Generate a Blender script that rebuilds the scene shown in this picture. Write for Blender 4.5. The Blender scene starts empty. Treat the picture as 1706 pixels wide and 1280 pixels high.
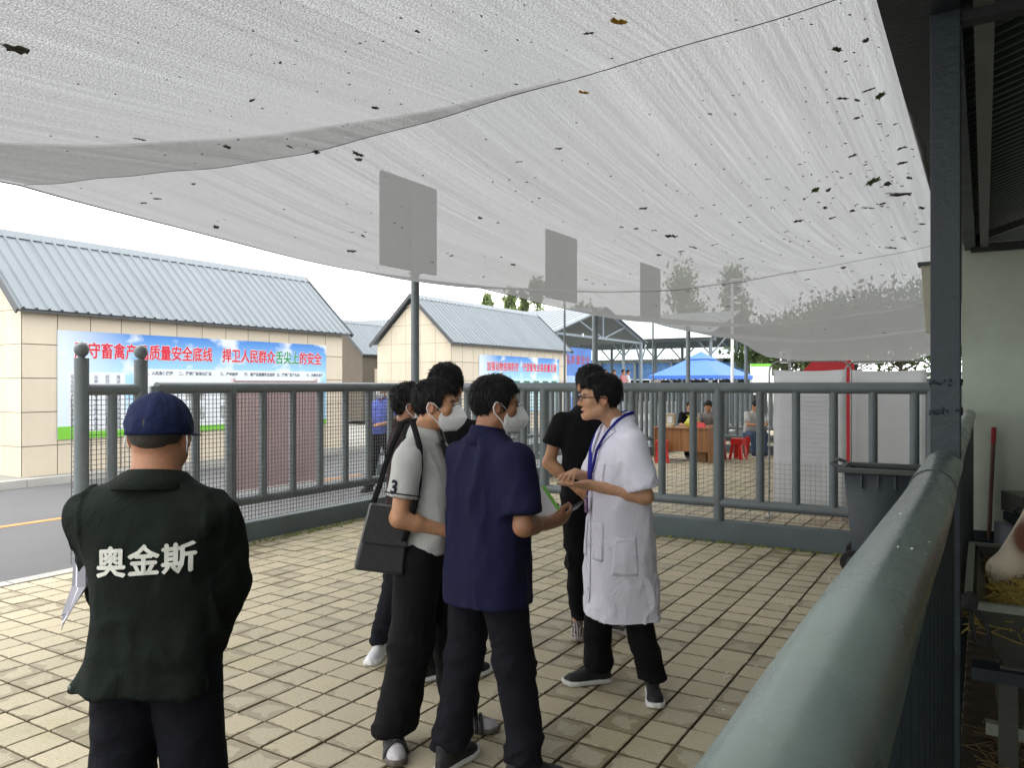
import bpy, bmesh, math, random
import numpy as np
from mathutils import Vector, Matrix, Euler

rnd = random.Random(7)
R = math.radians
scene = bpy.context.scene
COL = scene.collection

# ---------------------------------------------------------------- camera
YAW = R(31.38)
F_PX = 1290.0
CAM_H = 1.65
cam_data = bpy.data.cameras.new('camera')
cam_data.sensor_width = 36.0
cam_data.lens = 36.0 * F_PX / 1706.0
cam_data.clip_start = 0.05
cam_data.clip_end = 2000.0
cam = bpy.data.objects.new('camera', cam_data)
COL.objects.link(cam)
cam.location = (0, 0, CAM_H)
cam.rotation_euler = (R(90), 0, YAW)
scene.camera = cam

# ---------------------------------------------------------------- overcast daylight
SUN_EL, SUN_ROT = R(58), R(-60)
world = bpy.data.worlds.new('World')
scene.world = world
world.use_nodes = True
wn, wl = world.node_tree.nodes, world.node_tree.links
wn.clear()
w_out = wn.new('ShaderNodeOutputWorld')
w_bg = wn.new('ShaderNodeBackground')
w_bg.inputs['Strength'].default_value = 0.13
sky = wn.new('ShaderNodeTexSky')
sky.sky_type = 'NISHITA'
sky.sun_disc = False
sky.sun_elevation = SUN_EL
sky.sun_rotation = SUN_ROT
sky.dust_density = 4.0
w_cl = wn.new('ShaderNodeTexNoise')
w_cl.inputs['Scale'].default_value = 2.2
w_cl.inputs['Detail'].default_value = 5
w_rmp = wn.new('ShaderNodeValToRGB')
w_rmp.color_ramp.elements[0].position = 0.25
w_rmp.color_ramp.elements[0].color = (8.6, 8.8, 9.1, 1)
w_rmp.color_ramp.elements[1].position = 0.75
w_rmp.color_ramp.elements[1].color = (10.6, 10.5, 10.3, 1)
w_mix = wn.new('ShaderNodeMixRGB')
w_mix.inputs[0].default_value = 0.88
w_tc = wn.new('ShaderNodeTexCoord')
wl.new(w_tc.outputs['Generated'], w_cl.inputs['Vector'])
wl.new(w_cl.outputs['Fac'], w_rmp.inputs[0])
wl.new(sky.outputs[0], w_mix.inputs[1])
wl.new(w_rmp.outputs[0], w_mix.inputs[2])
wl.new(w_mix.outputs[0], w_bg.inputs['Color'])
wl.new(w_bg.outputs[0], w_out.inputs['Surface'])

sun_d = bpy.data.lights.new('sun', 'SUN')
sun_d.energy = 0.7
sun_d.angle = R(35)
sun_d.color = (1.0, 0.96, 0.9)
sun = bpy.data.objects.new('sun', sun_d)
COL.objects.link(sun)
_az = R(115)     # light arrives from the open side on the left
_sd = Vector((-math.sin(_az) * math.cos(SUN_EL), -math.cos(_az) * math.cos(SUN_EL) * -1.0, math.sin(SUN_EL)))
sun.rotation_euler = _sd.to_track_quat('Z', 'Y').to_euler()
sky.sun_rotation = math.atan2(_sd.x, _sd.y)

vs = scene.view_settings
vs.view_transform = 'Standard'
vs.look = 'None'
vs.gamma = 1.0
vs.use_curve_mapping = False
vs.exposure = 1.35
cy = scene.cycles
cy.use_denoising = True
cy.max_bounces = 7
cy.adaptive_threshold = 0.02
cy.diffuse_bounces = 4
cy.transparent_max_bounces = 10
cy.transmission_bounces = 4
cy.sample_clamp_indirect = 6.0

# ---------------------------------------------------------------- geometry helpers
CA, SA = math.cos(YAW), math.sin(YAW)
def cw(xc, z):
    'camera ground coordinates (right, ahead) to world x, y'
    return (xc * CA - z * SA, xc * SA + z * CA)
def px(x, z):
    return cw((x - 853.0) / F_PX * z, z)
def hz(y, z):
    return CAM_H - (y - 640.0) / F_PX * z

class MB:
    def __init__(self):
        self.v, self.f = [], []
    def add(self, vs_, fs_):
        o = len(self.v)
        self.v += [tuple(p) for p in vs_]
        self.f += [tuple(i + o for i in f) for f in fs_]
        return self
    def box(self, c, s, rz=0.0, M=None):
        hx, hy, hz_ = s[0] / 2, s[1] / 2, s[2] / 2
        pts = [Vector((x, y, z)) for z in (-hz_, hz_) for x, y in ((-hx, -hy), (hx, -hy), (hx, hy), (-hx, hy))]
        if M is None:
            M = Matrix.Translation(c) @ Matrix.Rotation(rz, 4, 'Z')
        else:
            M = Matrix.Translation(c) @ M.to_4x4()
        return self.add([M @ p for p in pts], [(3, 2, 1, 0), (4, 5, 6, 7), (0, 1, 5, 4), (1, 2, 6, 5), (2, 3, 7, 6), (3, 0, 4, 7)])
    def bar(self, a, b, w, h, up=(0, 0, 1)):
        a, b = Vector(a), Vector(b)
        d = (b - a)
        L = d.length
        d.normalize()
        up = Vector(up)
        s = d.cross(up)
        if s.length < 1e-4:
            s = d.cross(Vector((1, 0, 0)))
        s.normalize()
        u = s.cross(d)
        M = Matrix((s, d, u)).transposed()
        return self.box((a + b) / 2, (w, L, h), M=M)
    def tube(self, pts, r, n=12, caps=True):
        pts = [Vector(p) for p in pts]
        rs = r if isinstance(r, (list, tuple)) else [r] * len(pts)
        rings = []
        prev = None
        for i, p in enumerate(pts):
            d = (pts[min(i + 1, len(pts) - 1)] - pts[max(i - 1, 0)]).normalized()
            if prev is None:
                s = d.cross(Vector((0, 0, 1)))
                if s.length < 1e-3:
                    s = d.cross(Vector((0, 1, 0)))
            else:
                s = prev - d * prev.dot(d)
            s.normalize()
            prev = s.copy()
            u = s.cross(d)
            rings.append([p + s * rs[i] * math.cos(2 * math.pi * k / n) + u * rs[i] * math.sin(2 * math.pi * k / n) for k in range(n)])
        vs_ = [q for ring in rings for q in ring]
        fs_ = []
        for i in range(len(pts) - 1):
            for k in range(n):
                k2 = (k + 1) % n
                fs_.append((i * n + k, (i + 1) * n + k, (i + 1) * n + k2, i * n + k2))
        if caps:
            fs_.append(tuple(range(n)))
            fs_.append(tuple(reversed(range((len(pts) - 1) * n, len(pts) * n))))
        return self.add(vs_, fs_)
    def lathe(self, c, prof, n=16):
        vs_, fs_ = [], []
        for r_, z in prof:
            for k in range(n):
                a = 2 * math.pi * k / n
                vs_.append((c[0] + r_ * math.cos(a), c[1] + r_ * math.sin(a), c[2] + z))
        for i in range(len(prof) - 1):
            for k in range(n):
                k2 = (k + 1) % n
                fs_.append((i * n + k, i * n + k2, (i + 1) * n + k2, (i + 1) * n + k))
        fs_.append(tuple(reversed(range(n))))
        fs_.append(tuple(range((len(prof) - 1) * n, len(prof) * n)))
        return self.add(vs_, fs_)
    def prism(self, poly, M, t):
        'polygon (list of 2d) extruded by t along local z, placed with matrix M'
        n = len(poly)
        vs_ = [M @ Vector((x, y, 0)) for x, y in poly] + [M @ Vector((x, y, t)) for x, y in poly]
        fs_ = [tuple(reversed(range(n))), tuple(range(n, 2 * n))] + [(i, (i + 1) % n, n + (i + 1) % n, n + i) for i in range(n)]
        return self.add(vs_, fs_)
    def mesh(self, name, smooth=35):
        m = bpy.data.meshes.new(name)
        m.from_pydata(self.v, [], self.f)
        m.update()
        if smooth:
            m.polygons.foreach_set('use_smooth', [True] * len(m.polygons))
            m.set_sharp_from_angle(angle=R(smooth))
        return m
    def obj(self, name, mat, parent=None, smooth=35, bevel=0.0, **kw):
        o = link(name, self.mesh(name, smooth), mat, parent)
        if bevel:
            b = o.modifiers.new('bevel', 'BEVEL')
            b.width = bevel
            b.segments = 2
            b.limit_method = 'ANGLE'
        tag(o, **kw)
        return o

def tag(o, label=None, category=None, group=None, kind=None):
    for k, v in (('label', label), ('category', category), ('group', group), ('kind', kind)):
        if v:
            o[k] = v
    return o
def link(name, data, mat=None, parent=None):
    o = bpy.data.objects.new(name, data)
    COL.objects.link(o)
    if mat is not None and data is not None:
        if len(data.materials) == 0:
            data.materials.append(mat)
    if parent is not None:
        o.parent = parent
    return o
def empty(name, loc=(0, 0, 0), rz=0.0, **kw):
    o = bpy.data.objects.new(name, None)
    COL.objects.link(o)
    o.location = loc
    o.rotation_euler = (0, 0, rz)
    o.empty_display_size = 0.1
    tag(o, **kw)
    return o
def copy_tree(o, parent=None):
    c = o.copy()
    COL.objects.link(c)
    c.parent = parent
    for ch in o.children:
        copy_tree(ch, c)
    return c

# ---------------------------------------------------------------- materials
MATS = {}
def nodes_of(m):
    return m.node_tree.nodes, m.node_tree.links
def pmat(name, col, rough=0.6, var=0.12, scale=4.0, bump=0.0, bscale=60.0, metal=0.0, stretch=(1, 1, 1), spec=0.4, dirt=0.0, dirtcol=(0.12, 0.1, 0.08), sheen=0.0, dscale=2.0, fold=0.0, fscale=9.0):
    if name in MATS:
        return MATS[name]
    m = bpy.data.materials.new(name)
    m.use_nodes = True
    N, L = nodes_of(m)
    b = N['Principled BSDF']
    b.inputs['Roughness'].default_value = rough
    b.inputs['Metallic'].default_value = metal
    b.inputs['Specular IOR Level'].default_value = spec
    if sheen:
        b.inputs['Sheen Weight'].default_value = sheen
    tc = N.new('ShaderNodeTexCoord')
    mp = N.new('ShaderNodeMapping')
    mp.inputs['Scale'].default_value = stretch
    L.new(tc.outputs['Object'], mp.inputs['Vector'])
    nz = N.new('ShaderNodeTexNoise')
    nz.inputs['Scale'].default_value = scale
    nz.inputs['Detail'].default_value = 6
    nz.inputs['Roughness'].default_value = 0.6
    L.new(mp.outputs[0], nz.inputs['Vector'])
    rp = N.new('ShaderNodeMapRange')
    rp.inputs['From Min'].default_value = 0.3
    rp.inputs['From Max'].default_value = 0.7
    rp.inputs['To Min'].default_value = 1 - var
    rp.inputs['To Max'].default_value = 1 + var
    L.new(nz.outputs['Fac'], rp.inputs['Value'])
    oi = N.new('ShaderNodeObjectInfo')
    mr = N.new('ShaderNodeMapRange')
    mr.inputs['To Min'].default_value = 1 - var * 0.35
    mr.inputs['To Max'].default_value = 1 + var * 0.35
    L.new(oi.outputs['Random'], mr.inputs['Value'])
    mm = N.new('ShaderNodeMath')
    mm.operation = 'MULTIPLY'
    L.new(rp.outputs[0], mm.inputs[0])
    L.new(mr.outputs[0], mm.inputs[1])
    vm = N.new('ShaderNodeVectorMath')
    vm.operation = 'SCALE'
    vm.inputs[0].default_value = col
    L.new(mm.outputs[0], vm.inputs['Scale'])
    last = vm.outputs[0]
    if dirt:
        n2 = N.new('ShaderNodeTexNoise')
        n2.inputs['Scale'].default_value = dscale
        n2.inputs['Detail'].default_value = 8
        n2.inputs['Roughness'].default_value = 0.7
        L.new(tc.outputs['Object'], n2.inputs['Vector'])
        r2 = N.new('ShaderNodeMapRange')
        r2.inputs['From Min'].default_value = 0.5
        r2.inputs['From Max'].default_value = 0.75
        r2.inputs['To Max'].default_value = dirt
        L.new(n2.outputs['Fac'], r2.inputs['Value'])
        mx = N.new('ShaderNodeMixRGB')
        mx.inputs[2].default_value = (*dirtcol, 1)
        L.new(r2.outputs[0], mx.inputs[0])
        L.new(last, mx.inputs[1])
        last = mx.outputs[0]
    L.new(last, b.inputs['Base Color'])
    rr = N.new('ShaderNodeMapRange')
    rr.inputs['To Min'].default_value = max(0, rough - 0.12)
    rr.inputs['To Max'].default_value = min(1, rough + 0.12)
    L.new(nz.outputs['Fac'], rr.inputs['Value'])
    L.new(rr.outputs[0], b.inputs['Roughness'])
    if bump:
        n3 = N.new('ShaderNodeTexNoise')
        n3.inputs['Scale'].default_value = bscale
        n3.inputs['Detail'].default_value = 4
        L.new(mp.outputs[0], n3.inputs['Vector'])
        bp = N.new('ShaderNodeBump')
        bp.inputs['Strength'].default_value = bump
        bp.inputs['Distance'].default_value = 0.01
        L.new(n3.outputs['Fac'], bp.inputs['Height'])
        L.new(bp.outputs[0], b.inputs['Normal'])
        if fold:
            n4 = N.new('ShaderNodeTexNoise')
            n4.inputs['Scale'].default_value = fscale
            n4.inputs['Detail'].default_value = 4
            n4.inputs['Roughness'].default_value = 0.55
            n4.inputs['Distortion'].default_value = 1.2
            L.new(tc.outputs['Object'], n4.inputs['Vector'])
            b4 = N.new('ShaderNodeBump')
            b4.inputs['Strength'].default_value = 1.0
            b4.inputs['Distance'].default_value = fold
            L.new(n4.outputs['Fac'], b4.inputs['Height'])
            L.new(b4.outputs[0], bp.inputs['Normal'])
    MATS[name] = m
    return m

M_FENCE = pmat('fence_paint', (0.14, 0.163, 0.172), 0.42, 0.14, 6, 0.25, 40, dirt=0.3, dirtcol=(0.17, 0.17, 0.155))
M_RAIL = pmat('rail_paint', (0.098, 0.128, 0.12), 0.27, 0.14, 4, 0.14, 16, dirt=0.55, dirtcol=(0.075, 0.105, 0.075), dscale=7)
M_CURB = pmat('curb_paint', (0.10, 0.125, 0.13), 0.6, 0.12, 3, 0.4, 50, dirt=0.35, dirtcol=(0.07, 0.075, 0.05))
M_STEELDK = pmat('dark_steel', (0.018, 0.028, 0.036), 0.5, 0.15, 5, 0.3, 50)
M_GALV = pmat('galvanised_wire', (0.14, 0.145, 0.145), 0.45, 0.1, 20, metal=0.2)
M_PANEL = pmat('beige_panel', (0.63, 0.55, 0.425), 0.55, 0.09, 2.0, 0.1, 80, stretch=(1, 1, 0.35), dirt=0.25, dirtcol=(0.50, 0.43, 0.33), dscale=1.3)
M_JOINT = pmat('joint_dark', (0.13, 0.11, 0.085), 0.8, 0.1)
M_ROOF = pmat('roof_sheet', (0.185, 0.212, 0.232), 0.38, 0.06, 1.2, dirt=0.15, dirtcol=(0.2, 0.22, 0.23))
M_ROOFUN = pmat('roof_sheet_dark', (0.19, 0.22, 0.22), 0.5, 0.1, 2)
M_TRIM = pmat('dark_trim', (0.075, 0.08, 0.085), 0.5, 0.1)
M_ASPH = pmat('asphalt', (0.115, 0.116, 0.12), 0.75, 0.10, 1.5, 0.5, 220, dirt=0.3, dirtcol=(0.15, 0.147, 0.14), dscale=0.8)
M_KERB = pmat('kerb_concrete', (0.42, 0.41, 0.38), 0.8, 0.1, 4, 0.3, 80, dirt=0.4, dirtcol=(0.2, 0.19, 0.16))
M_GROUND = pmat('ground_concrete', (0.27, 0.265, 0.24), 0.85, 0.15, 0.4, 0.3, 60)
M_WHITE = pmat('white_paint', (0.72, 0.72, 0.70), 0.5, 0.05)
M_WALL = pmat('shed_wall_plaster', (0.56, 0.63, 0.53), 0.75, 0.07, 1.5, 0.15, 40, dirt=0.25, dirtcol=(0.30, 0.31, 0.24), dscale=1.2)

def paver_mat():
    m = bpy.data.materials.new('paver_concrete')
    m.use_nodes = True
    N, L = nodes_of(m)
    b = N['Principled BSDF']
    g = N.new('ShaderNodeNewGeometry')
    def math_(op, a, b_=None, c=None):
        n = N.new('ShaderNodeMath')
        n.operation = op
        for i, q in enumerate((a, b_, c)):
            if q is None:
                continue
            if isinstance(q, (int, float)):
                n.inputs[i].default_value = q
            else:
                L.new(q, n.inputs[i])
        return n.outputs[0]
    def noise(scale, detail=5, rough=0.6, vec=None):
        n = N.new('ShaderNodeTexNoise')
        n.inputs['Scale'].default_value = scale
        n.inputs['Detail'].default_value = detail
        n.inputs['Roughness'].default_value = rough
        L.new(vec or g.outputs['Position'], n.inputs['Vector'])
        return n.outputs['Fac']
    def rng(v, a, b_, c, d, smooth=False):
        n = N.new('ShaderNodeMapRange')
        if smooth:
            n.interpolation_type = 'SMOOTHSTEP'
        for k, q in (('From Min', a), ('From Max', b_), ('To Min', c), ('To Max', d)):
            n.inputs[k].default_value = q
        L.new(v, n.inputs['Value'])
        return n.outputs[0]
    sx = N.new('ShaderNodeSeparateXYZ')
    L.new(g.outputs['Position'], sx.inputs[0])
    ux = math_('MULTIPLY', sx.outputs[0], 5.0)
    uy = math_('MULTIPLY', sx.outputs[1], 5.0)
    cx = N.new('ShaderNodeCombineXYZ')
    L.new(math_('FLOOR', ux), cx.inputs[0])
    L.new(math_('FLOOR', uy), cx.inputs[1])
    wn_ = N.new('ShaderNodeTexWhiteNoise')
    wn_.noise_dimensions = '2D'
    L.new(cx.outputs[0], wn_.inputs['Vector'])
    fx = math_('ABSOLUTE', math_('SUBTRACT', math_('FRACT', ux), 0.5))
    fy = math_('ABSOLUTE', math_('SUBTRACT', math_('FRACT', uy), 0.5))
    edge = math_('MAXIMUM', fx, fy)                       # 0 centre .. .5 edge
    # wet stains: noise-shaped, creeping in from the joints, random from stone to stone
    wob = rng(noise(9, 4, 0.55), 0.3, 0.7, -0.17, 0.17)
    rt = rng(wn_.outputs['Value'], 0, 1, -0.24, 0.145)
    big = rng(noise(0.7, 3), 0.35, 0.65, -0.11, 0.13)
    wet = rng(math_('ADD', math_('ADD', edge, wob), math_('ADD', rt, big)), 0.40, 0.445, 0, 1, True)
    dry = N.new('ShaderNodeMixRGB')
    dry.inputs[1].default_value = (0.50, 0.435, 0.305, 1)
    dry.inputs[2].default_value = (0.395, 0.36, 0.258, 1)
    L.new(wn_.outputs['Value'], dry.inputs[0])
    grn = N.new('ShaderNodeMixRGB')
    grn.inputs[2].default_value = (0.30, 0.30, 0.13, 1)
    L.new(rng(noise(1.1, 6, 0.7), 0.55, 0.75, 0, 0.6), grn.inputs[0])
    L.new(dry.outputs[0], grn.inputs[1])
    mxw = N.new('ShaderNodeMixRGB')
    mxw.inputs[2].default_value = (0.25, 0.205, 0.12, 1)
    L.new(math_('MULTIPLY', wet, 0.9), mxw.inputs[0])
    L.new(grn.outputs[0], mxw.inputs[1])
    rimd = N.new('ShaderNodeMixRGB')                      # soil packed along the joints
    rimd.inputs[2].default_value = (0.10, 0.082, 0.045, 1)
    L.new(rng(math_('ADD', edge, rng(noise(25, 3), 0.3, 0.7, -0.012, 0.012)), 0.452, 0.475, 0, 0.75, True), rimd.inputs[0])
    L.new(mxw.outputs[0], rimd.inputs[1])
    mxw = rimd
    fine = rng(noise(60, 4, 0.7), 0.3, 0.7, 0.86, 1.14)
    vm = N.new('ShaderNodeVectorMath')
    vm.operation = 'SCALE'
    L.new(mxw.outputs[0], vm.inputs[0])
    L.new(fine, vm.inputs['Scale'])
    L.new(vm.outputs[0], b.inputs['Base Color'])
    L.new(rng(wet, 0, 1, 0.75, 0.42), b.inputs['Roughness'])
    b.inputs['Specular IOR Level'].default_value = 0.35
    bp = N.new('ShaderNodeBump')
    bp.inputs['Strength'].default_value = 0.25
    bp.inputs['Distance'].default_value = 0.006
    L.new(noise(45, 5, 0.7), bp.inputs['Height'])
    L.new(bp.outputs[0], b.inputs['Normal'])
    return m
M_PAVER = paver_mat()
M_SAND = pmat('joint_sand', (0.055, 0.045, 0.024), 0.95, 0.3, 12, 0.5, 100)

# ---------------------------------------------------------------- ground, road, paving
g = MB().add([(-700, -700, -0.06), (700, -700, -0.06), (700, 900, -0.06), (-700, 900, -0.06)], [(0, 1, 2, 3)])
g.obj('ground', M_GROUND, kind='structure')
road = MB().box((-9.975, 25, -0.025), (6.05, 90, 0.05))
road.obj('road', M_ASPH, kind='structure')
edge = MB()
edge_root = empty('pavement_edge', kind='structure')
kb = MB().box((0, 0, 0), (0.15, 0.985, 0.1)).mesh('kerb_stone')
kb.materials.append(M_KERB)
for i in range(6):
    o = link('kerb_stone', kb, None, edge_root)
    o.location = (-6.87, -1.2 + i * 1.0, -0.042 + rnd.uniform(0, 0.004))
far_kerb = empty('far_pavement', kind='structure')
MB().box((-15.05, 25, 0.05), (3.85, 90, 0.14)).obj('pavement_slab', M_GROUND, far_kerb)
kb2 = MB().box((0, 0, 0), (0.12, 0.99, 0.2)).mesh('kerb_stone')
kb2.materials.append(M_KERB)
for i in range(48):
    o = link('kerb_stone', kb2, None, far_kerb)
    o.location = (-13.06, 2.0 + i, 0.03 + rnd.uniform(-0.003, 0.003))
M_LINE = pmat('orange_line', (0.55, 0.24, 0.07), 0.7, 0.2, 8, dirt=0.5, dirtcol=(0.2, 0.18, 0.15), dscale=12)
for i, (y0, y1) in enumerate(((3.55, 5.6), (8.6, 10.6), (13.6, 15.6))):
    MB().box((-9.66, (y0 + y1) / 2, 0.003), (0.13, y1 - y0, 0.002)).obj('road_marking', M_LINE, kind='structure')

yard = MB().box((-3.3, 11.5, -0.04), (7.0, 33, 0.05)).obj('paved_yard', M_SAND, kind='structure')
S, hg, tz = 0.2, 0.0955, 0.045
bv = 0.004
def paver_geo(cx, cy, dz=0.0):
    a, c = hg, hg - bv
    v = []
    for z, q in ((-tz, a), (-bv, a), (0, c)):
        v += [(cx - q, cy - q, z + dz), (cx + q, cy - q, z + dz), (cx + q, cy + q, z + dz), (cx - q, cy + q, z + dz)]
    f = [(8, 9, 10, 11)]
    for l in (0, 4):
        f += [(l + i, l + (i + 1) % 4, l + 4 + (i + 1) % 4, l + 4 + i) for i in range(4)]
    return v, f
cells = []
for i in range(-34, 1):
    for j in range(5, 150):
        x, y = (i + 0.5) * S, (j + 0.5) * S
        if 8.02 < y < 8.38 or x > -0.02:
            continue
        z = -x * SA + y * CA
        xc = x * CA + y * SA
        if z < 2.6 or abs(xc / z) > 0.72:
            continue
        cells.append((z, x, y))
cells.sort()
pm = MB().add(*paver_geo(0, 0)).mesh('paver', 0)
pm.materials.append(M_PAVER)
vis = [c for c in cells if c[0] > 3.25 and abs((c[1] * CA + c[2] * SA) / c[0]) < 0.665]
near = set(vis[:300])
for z, x, y in vis[:300]:
    o = link('paver', pm, None, yard)
    o.location = (x, y, rnd.uniform(-0.002, 0.002))
    o.rotation_euler = (rnd.uniform(-0.004, 0.004), rnd.uniform(-0.004, 0.004), rnd.uniform(-0.006, 0.006))
rest = MB()
for c in cells:
    if c not in near:
        rest.add(*paver_geo(c[1], c[2], rnd.uniform(-0.002, 0.002)))
rest.obj('far_pavers', M_PAVER, yard, smooth=0, kind='stuff')

# dirt and white scraps trodden along the yard
M_SCRAP = pmat('paper_scrap', (0.7, 0.68, 0.62), 0.8, 0.1)
sc = MB()
for (sx_, sy_, n, sp) in ((1300, 1000, 10, 0.12), (1360, 965, 8, 0.12), (1285, 1085, 8, 0.1), (1240, 1118, 6, 0.1), (1220, 1130, 5, 0.06), (1385, 962, 6, 0.06), (1300, 1090, 5, 0.2), (1180, 1185, 4, 0.05), (1420, 930, 6, 0.1)):
    z = F_PX * CAM_H / (sy_ - 640)
    x0, y0 = px(sx_, z)
    for k in range(n):
        a = rnd.uniform(0, 6.28)
        sc.box((x0 + rnd.gauss(0, sp), y0 + rnd.gauss(0, sp), 0.004), (rnd.uniform(0.006, 0.022), rnd.uniform(0.005, 0.014), 0.003), a)
sc.obj('paper_scraps', M_SCRAP, label='tiny pale scraps scattered on the pavers beside the rail', category='litter', kind='stuff')
# moss and grass along the kerb foot
M_MOSS = pmat('moss', (0.14, 0.17, 0.04), 0.95, 0.3, 30, 0.6, 90)
ms = MB()
for k in range(520):
    if k % 2:
        x, y = rnd.uniform(-6.4, -0.5), 8.03 - abs(rnd.gauss(0, 0.035))
    else:
        x, y = -6.5 + abs(rnd.gauss(0, 0.05)), rnd.uniform(4.4, 8.0)
    h = rnd.uniform(0.006, 0.028)
    r_ = rnd.uniform(0.008, 0.03)
    ms.add([(x - r_, y, 0), (x, y - r_ * .6, 0), (x + r_, y, 0), (x, y + r_ * .6, 0), (x + rnd.uniform(-.01, .01), y, h)], [(0, 1, 4), (1, 2, 4), (2, 3, 4), (3, 0, 4)])
ms.obj('moss_strip', M_MOSS, label='thin green moss growing along the foot of the kerb', category='moss', kind='stuff')

# ---------------------------------------------------------------- pen fences
bar_mesh = {}
def pipe_mesh(r_, h, n=14):
    key = (round(r_, 4), round(h, 3))
    if key not in bar_mesh:
        m = MB().tube([(0, 0, 0), (0, 0, h)], r_, n).mesh('bar')
        m.materials.append(M_FENCE)
        bar_mesh[key] = m
    return bar_mesh[key]
def fence(p0, p1, label, spacing, posts=(), top=1.61, low=0.39, curb=0.2, group=None, rr=0.057, br=0.042, start=None, curb_y=True, lowgap=True, mid=None):
    p0, p1 = Vector((*p0, 0)), Vector((*p1, 0))
    d = (p1 - p0)
    Ln = d.length
    d.normalize()
    root = empty('pen_fence', p0, math.atan2(d.y, d.x), label=label, category='fence', group=group)
    if curb:
        MB().box((Ln / 2, 0, curb / 2 - 0.03), (Ln, 0.2, curb + 0.06)).obj('curb', M_CURB, root, bevel=0.008)
    MB().tube([(0, 0, top), (Ln, 0, top)], rr, 18).obj('top_rail', M_FENCE, root)
    MB().tube([(0, 0, low), (Ln, 0, low)], rr * 0.92, 16).obj('bottom_rail', M_FENCE, root)
    for t in posts:
        o = link('post', pipe_mesh(0.058, top + 0.02 - curb + 0.02), None, root)
        o.location = (t, 0, curb - 0.02)
    t = spacing * 0.5 if start is None else start
    while t < Ln - 0.03:
        if all(abs(t - q) > 0.12 for q in posts):
            o = link('bar', pipe_mesh(br, top - low), None, root)
            o.location = (t, 0, low)
        t += spacing
    return root, Ln
def wire_mesh(root, L0, L1, z0, z1, off, pitch=0.044, w=0.0055, name='wire_mesh'):
    m = MB()
    t = L0
    while t <= L1:
        j = 0.004
        m.bar((t + rnd.uniform(-j, j), off, z0), (t + rnd.uniform(-j, j), off, z1), w, w, (1, 0, 0))
        t += pitch
    z = z0
    while z <= z1:
        m.bar((L0, off + w, z + rnd.uniform(-.003, .003)), (L1, off + w, z + rnd.uniform(-.003, .003)), w, w)
        z += pitch
    return m.obj(name, M_GALV, root, smooth=0, kind='stuff')

f_left, L = fence((-6.65, 4.48), (-6.65, 8.18), 'grey pipe fence with wire mesh between the yard and the road', 0.42, posts=(0.0, 0.84, 3.64), start=0.42, low=0.42)
wire_mesh(f_left, 0.0, 3.64, 0.22, 1.56, -0.066)
f_far, L = fence((-6.65, 8.18), (-0.35, 8.18), 'grey pipe fence on a painted kerb across the back of the yard', 0.355, posts=(0.06, 2.12, 4.24, 6.24), start=0.41)
wire_mesh(f_far, 0.1, 2.1, 0.22, 1.56, 0.066)
wire_mesh(f_far, 2.1, 6.2, 0.22, 0.85, 0.066, 0.05, 0.0022)
# short panel with ball-topped posts at the gateway
gp = empty('gate_panel', (-6.65, 3.77, 0), R(90), label='narrow mesh panel between two ball-topped gate posts beside the road', category='fence')
for t in (0.0, 0.55):
    p = MB().tube([(t, 0, -0.02), (t, 0, 1.86)], 0.06, 18).obj('gate_post', M_FENCE, gp)
    MB().lathe((t, 0, 1.86), [(0.061, 0), (0.061, 0.012), (0.03, 0.016), (0.03, 0.03), (0.045, 0.04), (0.058, 0.065), (0.062, 0.09), (0.055, 0.118), (0.035, 0.14), (0.01, 0.152)], 18).obj('ball_finial', M_FENCE, p)
for z in (1.6, 0.42):
    MB().tube([(0, 0, z), (0.55, 0, z)], 0.05, 16).obj('rail', M_FENCE, gp)
o = link('bar', pipe_mesh(0.042, 1.18), None, gp)
o.location = (0.275, 0, 0.42)
wire_mesh(gp, -0.05, 0.6, 0.1, 1.56, 0.066)

# further pens beyond
pens = 'pipe fences of the pens beyond the yard'
fence((-6.65, 8.4), (-6.65, 14.2), 'grey pipe fence running on from the back corner of the yard', 0.3, posts=(0.12, 2.9, 5.7), group=pens, start=0.3)
fence((-6.65, 14.3), (-6.65, 26.0), 'grey pipe fence farther along the same line, behind the wooden desk', 0.3, posts=(0.1, 2.9, 5.7, 8.6, 11.5), group=pens)
fence((-6.6, 18.6), (-0.4, 18.6), 'grey pipe cross fence behind the people seated at the desk', 0.24, posts=(0.15, 2.2, 4.2, 6.1), group=pens)
fence((-6.6, 22.4), (-0.4, 22.4), 'grey pipe cross fence two pens behind the wooden desk', 0.27, posts=(0.15, 2.2, 4.2, 6.1), group=pens)
fence((-9.4, 10.6), (-9.4, 21.0), 'grey pipe fence standing out in the road behind the yard corner', 0.36, posts=(0.1, 2.5, 5.0, 7.5, 10.3), group=pens)

# ---------------------------------------------------------------- near rail and shed post on the right
RX = -0.13
rail = empty('near_rail_fence', (RX, 0, 0), label='thick grey-green pipe rail fence running from the right foreground to the shed wall', category='fence')
def bumpy_pipe(y0, y1, z, r_, n=28, seed=1):
    rr_ = random.Random(seed)
    ys = np.arange(y0, y1 + 0.02, 0.04)
    pts = [(0.002 * math.sin(y * 3.1 + seed), y, z + 0.002 * math.sin(y * 2.3)) for y in ys]
    rs = [r_ * (1 + 0.008 * math.sin(y * 7 + seed) + rr_.uniform(-0.004, 0.004)) for y in ys]
    return MB().tube(pts, rs, n)
bumpy_pipe(-1.6, 2.58, 1.335, 0.062).obj('rail_pipe', M_RAIL, rail, smooth=60)
bumpy_pipe(2.585, 3.40, 1.337, 0.0625, seed=2).obj('rail_pipe', M_RAIL, rail, smooth=60)
bumpy_pipe(3.44, 9.27, 1.33, 0.055, seed=3).obj('rail_pipe', M_RAIL, rail, smooth=60)
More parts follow.
